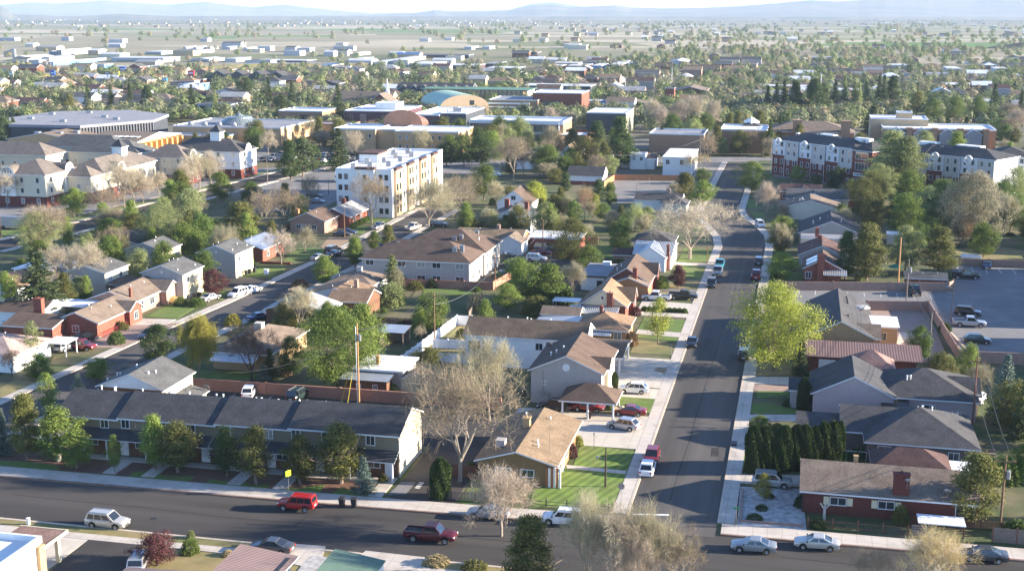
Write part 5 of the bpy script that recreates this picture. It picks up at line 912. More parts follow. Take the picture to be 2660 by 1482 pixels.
wall_run('brick_wall','shaded brick garden wall beyond the brown houses on the right',[(3.6,372),(20,374)],2.0,REDBR,.2)
wall_run('brick_wall','low retaining wall under the grey house lawn strip',[(-117.5,261),(-110.2,261.4)],.6,REDBR,.3)
wall_run('vinyl_fence','tall white vinyl fence around the back of the long white house',[(-61.3,186),(-59.6,217),(-54,217.2)],1.85,M_VINYL,.08,'fence',2.4)
wall_run('vinyl_fence','short white vinyl cross fence beside the long white house',[(-59.3,200.6),(-51.8,201.2)],1.7,M_VINYL,.08,'fence',2.4); wall_run('vinyl_fence','white vinyl fence panel below the long white house',[(-57.2,193.2),(-51.6,192.8)],1.5,M_VINYL,.08,'fence',2.4)
board_fence('plank_fence','weathered grey plank fence beside the cone-shaped juniper',[(-41.2,136.2),(-29.6,136.5)],1.25,M_WOODG,.17,.05,2.4,M_WOODR,.06)
board_fence('plank_fence','dark red-brown plank fence behind the bare tree trunk',[(-40.6,143.4),(-37.2,143.6)],1.7,M_WOODR); board_fence('plank_fence','tall weathered plank fence at the right of the front street',[(22.4,137.7),(60,138.6)],1.75,M_WOODG,.16,.015,2.4,M_WOODR,.05)
board_fence('plank_fence','brown plank fence far behind the apartment car park',[(-54.5,281.5),(-46,281.5)],1.6,M_WOODR); board_fence('plank_fence','dark plank fence across the middle gardens',[(-79,214),(-62,214.5)],1.5,M_WOODG); board_fence('plank_fence','low fence beside the orange grass clump',[(-60.2,238),(-58.7,222)],1.4,M_WOODG)
board_fence('wire_fence','thin wire fence with dark posts along the striped lawn',[(-29.4,136.5),(-19.6,136.7)],1.05,M_STEEL,.9,.87,2.2,M_DARK)
io=board_fence('iron_fence','rusty iron picket fence in front of the dark red brick house',[(2.8,137.3),(13.6,137.5)],1.25,M_DARK,.16,.135,2.3,M_WOODR)
board_fence('trellis_fence','dark garden trellis panels right of the iron fence',[(13.9,141.2),(27,141.4)],1.0,M_WOODR,.16,.03)
wall_run('garden_wall','low block edge round the gravel corner yard',[(-4.8,146.8),(-4.7,137.2),(2.3,137.3)],.35,MATS['pinkish_brick'],.18)
o=tag(MB().box(14.6,137.6,1.55,19.6,140.2,1.66,0).build('shed_roof_panel',M_VINYL),'pale corrugated roof panel over the garden gate','canopy'); [post(MB(),x,y,0,1.55,.07).build('post',M_WOODR,o) for x in (14.8,19.4) for y in (137.8,140)]
gt=MB(); [gt.box(13.9,137.3+.0*i,.25+.25*i,15.6,137.36,.42+.25*i) for i in range(5)]; tag(gt.build('garden_gate',M_WOODG),'slatted wooden garden gate under the pale canopy','gate')
def pole(cr,x,y,ty,label,m=M_WOOD,arm=True,can=0,lamp=False,r=.15,guy=False,riser=False):
    b=P(cr,x,y); h=hgt(b,cr,ty); t=thing('utility_pole',label,'utility pole',b,0,'utility poles')
    MB().tube((0,0,-.1),(0,0,h),r,r*.65,8).build('pole',m,t)
    if arm: MB().box(-1.1,-.06,h-.7,1.1,.06,h-.58).tube((-1,0,h-.6),(-1,0,h-.35),.04).tube((1,0,h-.6),(1,0,h-.35),.04).tube((0,0,h),(0,0,h+.2),.05).build('crossarm',m,t)
    for i in range(can): MB().tube((.38,-.1+.45*i,h-2.6),(.38,-.1+.45*i,h-1.7),.24,.24,10).tube((.38,-.1+.45*i,h-1.7),(.38,-.1+.45*i,h-1.5),.06).build('transformer',M_STEEL,t)
    if riser: MB().tube((-.2,-.12,0),(-.2,-.12,h*.96),.06,.06,6).build('riser_pipe',TRIM,t)
    if guy: 
        for dx in (-2.6,-1.6): MB().tube((0,0,h*.8),(dx,-.6,0),.02,.02,4).tube((dx*.55,-.33,h*.36),(dx,-.6,0),.05,.05,5).build('guy_wire',mat('yellow_guard',(.45,.36,.05),.6),t)
    if lamp: MB().tube((0,0,h-1.6),(-.9,0,h-1.1),.04).tube((-.9,0,h-1.1),(-1.15,0,h-1.3),.12,.16,8).build('lamp_arm',M_STEEL,t)
    return b+Vector((0,0,h))
p1=pole('B',143,262,-300,'orange-brown wooden pole with white riser pipe at the townhouse car park',M_WOODO,False,1,riser=True,guy=True)
p2=pole('E',675,945,568,'dark wooden pole rising behind the white vinyl fence',M_WOOD,True); p3=pole('E',1100,525,300,'wooden pole by the brown apartment wall',M_WOODR,True,1); p4=pole('E',1435,292,55,'wooden pole in the apartment car park',M_WOOD,True); p5=pole('E',1325,160,-25,'tall pole behind the flat-porch house',M_WOOD,False,1)
p6=pole('B',1868,850,575,'dark wooden pole with a lamp on the corner lawn',mat('creosote_wood',(.045,.032,.024),.9),False,0,True,.13); p7=pole('C',2062,450,-60,'brown pole at the right end of the grey hip-roofed house',M_WOODR,True); p8=pole('C',2258,1150,630,'tall brown pole beside the round green pine at the right',M_WOOD,True,1); p9=pole('F',1548,548,180,'bright bare wooden pole behind the long pinkish wall',M_WOODO,False,0,r=.2); p10=pole('F',1605,678,330,'grey pole with transformer at the back of the earth yard',M_WOODG,False,1); p11=pole('F',1765,1055,710,'grey wooden pole behind the maroon ribbed roof',M_WOODG,False)
q1=pole('J',1018,980,770,'wooden pole with transformer before the dormitory trees',M_WOOD,False,1); q2=pole('J',1062,1080,860,'thin orange pole among the right-hand gardens',M_WOODO,False); q3=pole('I',935,680,455,'pole with transformer bank beside the small tower house',M_WOODG,True,2); q4=pole('I',1735,540,280,'slim pole right of the small white two-storey block',M_WOODG,False); q5=pole('H',820,1245,985,'dark pole before the brown gabled cottage',M_WOOD,False); q6=pole('D',1262,190,-10,'slim dark pole behind the grey two-storey houses',M_DARK,False,r=.1); q7=pole('D',12,190,20,'wooden pole at the far left edge',M_WOODO,False,r=.12)
q8=pole('H',122,755,520,'pole beside the dormitory street verge',M_WOODG,True); q9=pole('H',618,640,400,'tall lamp pole behind the conifers',M_STEEL,False,r=.1); q10=pole('H',675,860,700,'dark lamp post in the shaded car park',M_DARK,False,0,True,.08); q11=pole('F',1922,770,480,'thin dark lamp post at the car park edge',M_DARK,False,0,True,.08); q12=pole('I',1160,900,705,'thin lamp post in the pale empty car park',M_STEEL,False,r=.07); q13=pole('I',1275,800,705,'second thin lamp post in the pale empty car park',M_STEEL,False,r=.07); q14=pole('c',540,430,235,'slim lamp post by the white forecourt',M_STEEL,False,r=.05); q15=pole('b',893,290,-20,'bare wooden pole beside the big bare tree',M_WOOD,False,r=.13)
def wire(label,a,b,sag=1.2,n=10,r=.03):
    pts=[]
    for i in range(n+1):
        t=i/n; p=a.lerp(b,t); p.z-=sag*4*t*(1-t); pts.append(tuple(p))
    return tag(MB().path(pts,r,3).build('power_line',M_DARK if r<.04 else M_STEEL),label,'power line','overhead wires')
off=lambda p,x,z: p+Vector((x,0,z))
for dx in (-1,0,1): 
    wire('dark overhead wire between the vinyl fence pole and the apartment wall pole',off(p2,dx,-.4),off(p3,dx,-.4)); wire('dark overhead wire crossing the apartment car park',off(p3,dx,-.4),off(p4,dx,-.4)); wire('overhead wire from the townhouse car park to the vinyl fence pole',off(p1,dx*.5,-1),off(p2,dx,-.5))
wire('thick slack cable between the two poles at the apartment car park',off(p3,0,-2.2),off(p4,0,-2),1.8,10,.05); wire('thick cable sagging along the middle gardens',off(p2,0,-2),off(p3,0,-2.4),1.8,10,.05); wire('single wire running left over the townhouse car park',off(p1,0,-2.5),Vector((-75,158,7)),.8)
for dx in (-.8,.8): wire('thin wire down the right-hand gardens between brown poles',off(p7,dx,-.5),off(p8,dx,-.5)); wire('thin wire over the maroon ribbed roof',off(p11,dx,-.4),off(p7,dx,-.5)); wire('thin wire over the earth yard',off(p10,dx,-.4),off(p11,dx,-.4))
wire('pale cable sagging over the tower house yard',off(q3,0,-1.5),off(q4,0,-3),2,10,.05); wire('pale cable over the dormitory street',off(q8,0,-.6),off(q8,0,0)+Vector((-60,-70,-4)),1.4,10,.045)
# street things
def sign(x,y,h,label,face,col,rz=0,name='road_sign',sz=.38,n=8,px_=None):
    t=thing(name,label,'sign',(x,y,0.1),rz); MB().tube((0,0,0),(0,0,h),.03,.03,6).build('post',M_STEEL,t); d=MB().lathe([(.01,0),(sz,0),(sz,.02),(.01,.02)],k=n); d.build('plate',col,t).matrix_local=Matrix.Translation((0,-.03,h-sz))@Matrix.Rotation(PI/2,4,'X')@Matrix.Rotation(PI/n,4,'Z'); return t
b=P('e',215,365); sign(b.x,b.y,2.9,'grey back of an octagonal stop sign on the corner pavement','b',M_STEEL,0,'stop_sign',.42)
b=P('A',2025,905); t=sign(b.x,b.y,3.2,'bright yellow-green warning sign on a thin post before the townhouses','f',mat('fluorescent_sign',(.55,.75,.02),.5),R(55),'warning_sign',.5,4)
b=P('e',2160,715); t=thing('street_sign','green street name sign on a grey post at the gravel corner','sign',b,0); MB().tube((0,0,0),(0,0,2.5),.03).build('post',M_STEEL,t); MB().box(-.35,-.02,2.2,.35,.02,2.45).build('plate',mat('street_sign_green',(.02,.22,.09),.5),t)
def bin_(x,y,label,col=M_DARK,rz=0):
    t=thing('trash_bin',label,'trash bin',(x,y,0),rz,'wheeled bins'); mb=MB(); n=len(mb.v); mb.v+=[(-.24,-.28,.1),(.24,-.28,.1),(.24,.25,.1),(-.24,.25,.1),(-.33,-.36,1.05),(.33,-.36,1.05),(.33,.34,1.05),(-.33,.34,1.05)]; mb.f+=[(0,3,2,1),(4,5,6,7),(0,1,5,4),(1,2,6,5),(2,3,7,6),(3,0,4,7)]; mb.m+=[0]*6; mb.build('body',col,t); MB().box(-.36,-.42,1.06,.36,.38,1.14).tube((-.3,.42,1.05),(.3,.42,1.05),.03).build('lid',col,t)
    for s in (-.26,.26): MB().tube((s-.03,.27,.14),(s+.03,.27,.14),.14,.14,10).build('wheel',M_BLACK,t)
for i,(c,x,y,l,m) in enumerate([('A',2398,985,'left one of two black bins on the kerb before the townhouses',M_DARK),('B',108,990,'right one of two black bins on the kerb before the townhouses',M_DARK),('B',1752,372,'brown bin by the carport post',mat('brown_plastic',(.05,.03,.025),.5)),('E',1300,1300,'bin beside the grey gabled house wall',M_DARK)]):
    b=P(c,x,y); bin_(b.x,b.y,l,m,.1*i)
for i,(x,y) in enumerate([(-115.2,248.6),(-115,250),(-114.6,251.6)]): bin_(x,y,'black bin number in the row by the grey house wall'.replace('number',['first','middle','last'][i]))
for i,(x,y) in enumerate([(-115.6,225.4),(-115.4,226.8)]): bin_(x,y,'%s black bin of the pair under the lit grey house wall'%['nearer','farther'][i])
b=P('d',1868,500); t=thing('drain_box','dark square box on the shaded right-hand pavement','utility box',(b.x,b.y,.13)); MB().box(-.35,-.55,0,.35,.55,.32).box(-.38,-.58,.32,.38,.58,.36).build('cabinet',mat('navy_box',(.03,.035,.06),.5),t)
b=P('D',1875,460); t=thing('mail_box','white cluster mailbox on a stand by the grey house lawn','mailbox',b); MB().box(-.45,-.3,.7,.45,.3,1.7).box(-.5,-.35,1.7,.5,.35,1.76).build('cabinet',M_VINYL,t); MB().box(-.12,-.12,0,.12,.12,.7).build('pedestal',M_STEEL,t)
b=P('A',200,1115); t=thing('marker_post','small white utility post by the front street','post',b); MB().box(-.14,-.14,0,.14,.14,.8).box(-.17,-.17,.8,.17,.17,.9).build('body',M_VINYL,t)
b=P('F',1900,365)+Vector((0,0,0)); t=thing('parasol','closed green garden parasol behind the large pines','parasol',(21,279,0)); MB().tube((0,0,0),(0,0,2.4),.04).build('pole',M_STEEL,t); MB().lathe([(1.5,2.0),(.8,2.35),(.02,2.65)],k=10).build('canopy',mat('green_cloth',(.02,.16,.11),.8),t)
b=P('E',1640,415); t=thing('trampoline','dark teal covered trampoline on the shaded back lawn','trampoline',b); MB().lathe([(2.2,.8),(2.2,.9),(.01,.95)],k=20).build('bed',mat('teal_cover',(.01,.11,.10),.7),t); [MB().tube((2.1*math.cos(a),2.1*math.sin(a),0),(2.1*math.cos(a),2.1*math.sin(a),.85),.05).build('leg',M_STEEL,t) for a in (0,1.57,3.14,4.71)]
b=P('C',2150,640); t=thing('garden_bench','pale garden bench near the leaning wires at the right','bench',b); MB().box(-1.3,-.3,.55,1.3,.3,.63).build('seat',M_WOODG,t); MB().box(-1.3,.32,.7,1.3,.38,1.05).build('backrest',M_WOODG,t); [MB().box(x,-.3,0,x+.1,.35,.55).build('leg',M_WOODG,t) for x in (-1.1,1.0)]
b=P('D',1240,620); t=thing('covered_boat','tan tarpaulin over a boat beside the grey house wall','covered boat',(-119,222,0)); MB().lathe([(2.0,0),(1.9,.5),(1.3,1.0),(.3,1.35),(.01,1.4)],k=14).build('tarpaulin',mat('tan_tarp',(.33,.22,.08),.8,.15,2,bump=.05,bscale=3),t); t.scale=(1.3,.8,1)
b=P('F',2070,330); t=thing('camper_shell','white pickup camper shell lying on the dry grass','camper shell',b+Vector((0,1.2,0))); MB().box(-2.2,-1.0,0,2.2,1.0,.5).prism([(-2.1,-.9),(2.0,-.9),(2.0,.9),(-2.1,.9)],.5,.75).build('body',M_VINYL,t)
b=P('G',120,1170); t=thing('storage_trailer','grey box trailer parked at the far left','trailer',b+Vector((0,1.5,0))); MB().box(-5.5,-1.25,.6,5.5,1.25,3.2).build('box',M_STEEL,t); [MB().tube((x,-1.3,.45),(x,-1.1,.45),.45,.45,10).build('wheel',M_BLACK,t) for x in (-4,-3,3.6)]
b=P('B',1788,580); t=thing('yard_lamp','slim yard lamp post beside the broad driveway','lamp post',b); MB().tube((0,0,0),(0,0,1.9),.035).build('post',M_DARK,t); MB().tube((0,0,1.9),(0,0,2.2),.1,.13,8).build('lantern',M_STEEL,t)
b=P('C',1025,1095); t=thing('pollard_stump','pale pollarded stump behind the iron fence','tree stump',b); MB().tube((0,0,0),(0,0,1.7),.16,.14,7).tube((0,0,1.6),(-.5,0,2.3),.1,.09,6).tube((0,0,1.6),(.1,.2,2.4),.1,.09,6).tube((0,0,1.6),(.55,0,2.25),.1,.09,6).build('trunk',BARKW,t)
# cars
car('suv','A',730,1142,0,'champagne','champagne suv with roof rails parked on the near side of the front street')
car('wagon','A',2065,1022,180,'red','bright red old four-wheel drive with canopy driving left on the front street')
car('pickup','B',630,1240,0,'maroon','dark maroon crew-cab pickup driving right along the front street')
car('suv','A',905,1475,105,'silver','silver suv on the bottom left asphalt drive half under the purple bush')
car('sedan','A',1885,1318,180,'grey','dark car mostly hidden behind the pink ribbed roof')
car('hatchback','A',1700,240,105,'white','white hatchback parked against the rose block wall')
car('suv','A',2055,262,80,'green','dark green suv in the townhouse car park')
car('sedan','B',1035,1078,180,'lightgrey','silver sedan half hidden by the front bare tree')
car('suv','B',1560,1120,180,'white','white suv parked before the striped corner lawn')
car('sedan','B',2030,352,180,'crimson','dark red sedan on the broad driveway',z=.12)
car('hatchback','B',1985,462,165,'silver','silver crossover standing on the broad driveway',z=.12)
car('hatchback','B',2060,196,180,'white','white crossover on the narrow concrete driveway strip',z=.12)
car('hatchback','B',2180,705,-90,'crimson','red car parked nose to tail before the white hatchback')
car('hatchback','d',368,1062,90,'white','white hatchback seen from behind on the left kerb of the long street')
car('suv','B',1500,322,180,'black','black suv under the hip-roofed carport',z=.12); car('sedan','B',1740,322,0,'crimson','red car deep under the hip-roofed carport',z=.12)
car('sedan','C',530,1312,180,'lightgrey','silver sedan at the street corner, nose over its own shadow'); car('sedan','C',975,1292,180,'champagne','pale silver sedan parked before the iron fence'); car('sedan','C',2150,1378,180,'grey','dark sedan behind the pale twiggy bush at the right')
car('suv','C',660,855,0,'silver','silver suv on the drive beside the arborvitae row',z=.12); car('sedan','C',2120,280,75,'white','white sedan at the end of the pink gabled house',z=.1)
car('sedan','c',878,292,-90,'black','black car facing the camera on the sunny left kerb'); car('suv','c',1765,510,90,'green','dark suv seen from behind under the lime tree')
car('pickup','b',480,905,0,'black','black pickup truck across the concrete drive',z=.12); car('pickup','b',20,925,180,'white','white pickup truck beside the black one on the concrete drive',z=.12)
car('suv','b',950,715,-90,'black','black suv facing the camera on the long street'); car('pickup','b',1055,515,-90,'lightgrey','silver pickup behind the black suv on the long street'); car('pickup','b',1090,395,-90,'teal','turquoise pickup farthest of three on the left kerb'); car('pickup','b',1715,585,90,'crimson','red pickup seen from behind on the right kerb'); car('suv','b',1762,328,90,'grey','dark grey suv on the right kerb beyond the red pickup'); car('suv','a',1782,1125,-75,'white','white suv at the bend of the long street')
car('suv','F',2045,738,-10,'black','black suv in the right-hand car park next to the silver pickup',z=.1); car('pickup','F',2055,812,0,'silver','silver pickup in the right-hand car park',z=.1); car('hatchback','F',2110,930,0,'green','dark green crossover nearest the camera in the right-hand car park',z=.1); car('pickup','F',2030,475,0,'black','black pickup parked under the shaded pine by the car park',z=.1); car('sedan','F',2185,408,80,'blue','dark blue sedan alone by the far car park wall',z=.1); car('pickup','F',1672,600,95,'black','black pickup backed to the long pinkish wall',z=.1)
car('sedan','E',1155,305,-60,'white','nearer white car beside the brown apartment block',z=.1); car('sedan','E',1205,275,-60,'white','farther white car beside the brown apartment block',z=.1); car('sedan','E',1425,305,0,'crimson','red car at the far side of the apartment car park',z=.1); car('suv','E',1440,272,0,'lightgrey','light grey suv behind the red car in the apartment car park',z=.1); car('sedan','E',1450,245,0,'maroon','maroon car at the back of the apartment car park',z=.1); car('sedan','E',1145,468,10,'grey','grey car behind the apartment wall corner',z=.1); car('suv','E',1385,350,0,'white','white suv half hidden by the green tree in the apartment car park',z=.1)
car('suv','E',700,108,0,'grey','grey suv under the large bare tree on the side street'); car('pickup','E',500,140,75,'champagne','tan pickup on the side street beyond the apartments'); car('sedan','E',55,160,0,'blue','blue car in the yard of the brown gabled cottage',z=.1); car('sedan','E',20,175,0,'grey','grey car beside the blue one in the cottage yard',z=.1); car('pickup','E',262,135,75,'silver','silver pickup on the left kerb of the side street')
car('suv','D',1640,612,-105,'white','white suv parked before the purple plum tree'); car('sedan','D',1740,585,75,'white','white sedan parked behind the white suv'); car('sedan','D',2215,352,75,'lightgrey','silver sedan near the bushy green street tree'); car('sedan','D',2330,325,75,'grey','grey sedan beside the bushy green street tree'); car('suv','D',2318,300,75,'black','black suv behind the grey sedan on the side street'); car('hatchback','D',1010,908,-105,'grey','grey car on the pinkish forecourt edge'); car('suv','D',560,975,0,'crimson','red suv beside the white carport',z=.12); car('sedan','D',585,912,0,'black','black car before the red brick house porch',z=.12); car('wagon','D',415,1000,80,'lightgrey','small pale jeep under the white carport',z=.1); car('sedan','D',1785,780,60,'blue','blue car half hidden behind bushes on the side street'); car('sedan','D',1440,640,75,'silver','silver car behind round hedges on the side street lawn',z=.1)
car('suv','J',840,900,0,'black','black car behind the brown hip-roofed house'); car('sedan','J',2180,372,0,'black','small dark car on the campus drive at the right'); car('sedan','H',1210+960,688,0,'white','white car near the bushy green tree behind the bare trees',z=.1)
car('sedan','H',560,935,0,'lightgrey','silver car in the shade of the white apartment building',z=.1); car('sedan','H',535,880,0,'green','dark car deeper in the shade of the white apartment building',z=.1)
t=thing('box_truck','white box truck beside the white apartment building','truck',P('H',745,748,.1)+Vector((0,3,0)),R(-80)); MB().box(-3.4,-1.2,.7,1.2,1.2,3.5).build('cargo_box',M_VINYL,t); MB().box(1.25,-1.05,.6,2.6,1.05,2.5).prism([(2.6,-1.05),(3.3,-1.0),(3.3,1.0),(2.6,1.05)],.6,1.6).build('cab',PT['white'],t); MB().quad((2.62,-.95,1.65),(2.62,.95,1.65),(2.61,.9,2.4),(2.61,-.9,2.4)).build('windshield',CARGLASS,t); [MB().tube((x,y-.12,.45),(x,y+.12,.45),.45,.45,12).build('wheel',M_BLACK,t) for x in (-2.2,2.4) for y in (-1,1)]
cols=['white','silver','grey','black','crimson','blue','lightgrey','white','champagne','grey']
for i in range(44):
    row=i//15; x=-196+(i%15)*2.9; y=437+row*8.5
    if (i*7)%5==0: continue
    o=copy_tree(CAR[['sedan','suv','hatchback'][i%3]],None,lambda c,mm=PT[cols[(i*3)%10]]: [setattr(s,'material',mm) for s in c.material_slots if s.link=='OBJECT']); o.location=(x,y,.1); o.rotation_euler=(0,0,R(90 if i%2 else -90)); o.name='parked_car'
    tag(o,'%s car in the %s row of the crowded campus car park'%(cols[(i*3)%10].replace('lightgrey','pale grey'),['nearest','middle','farthest'][row]),'car','cars in the campus car park')
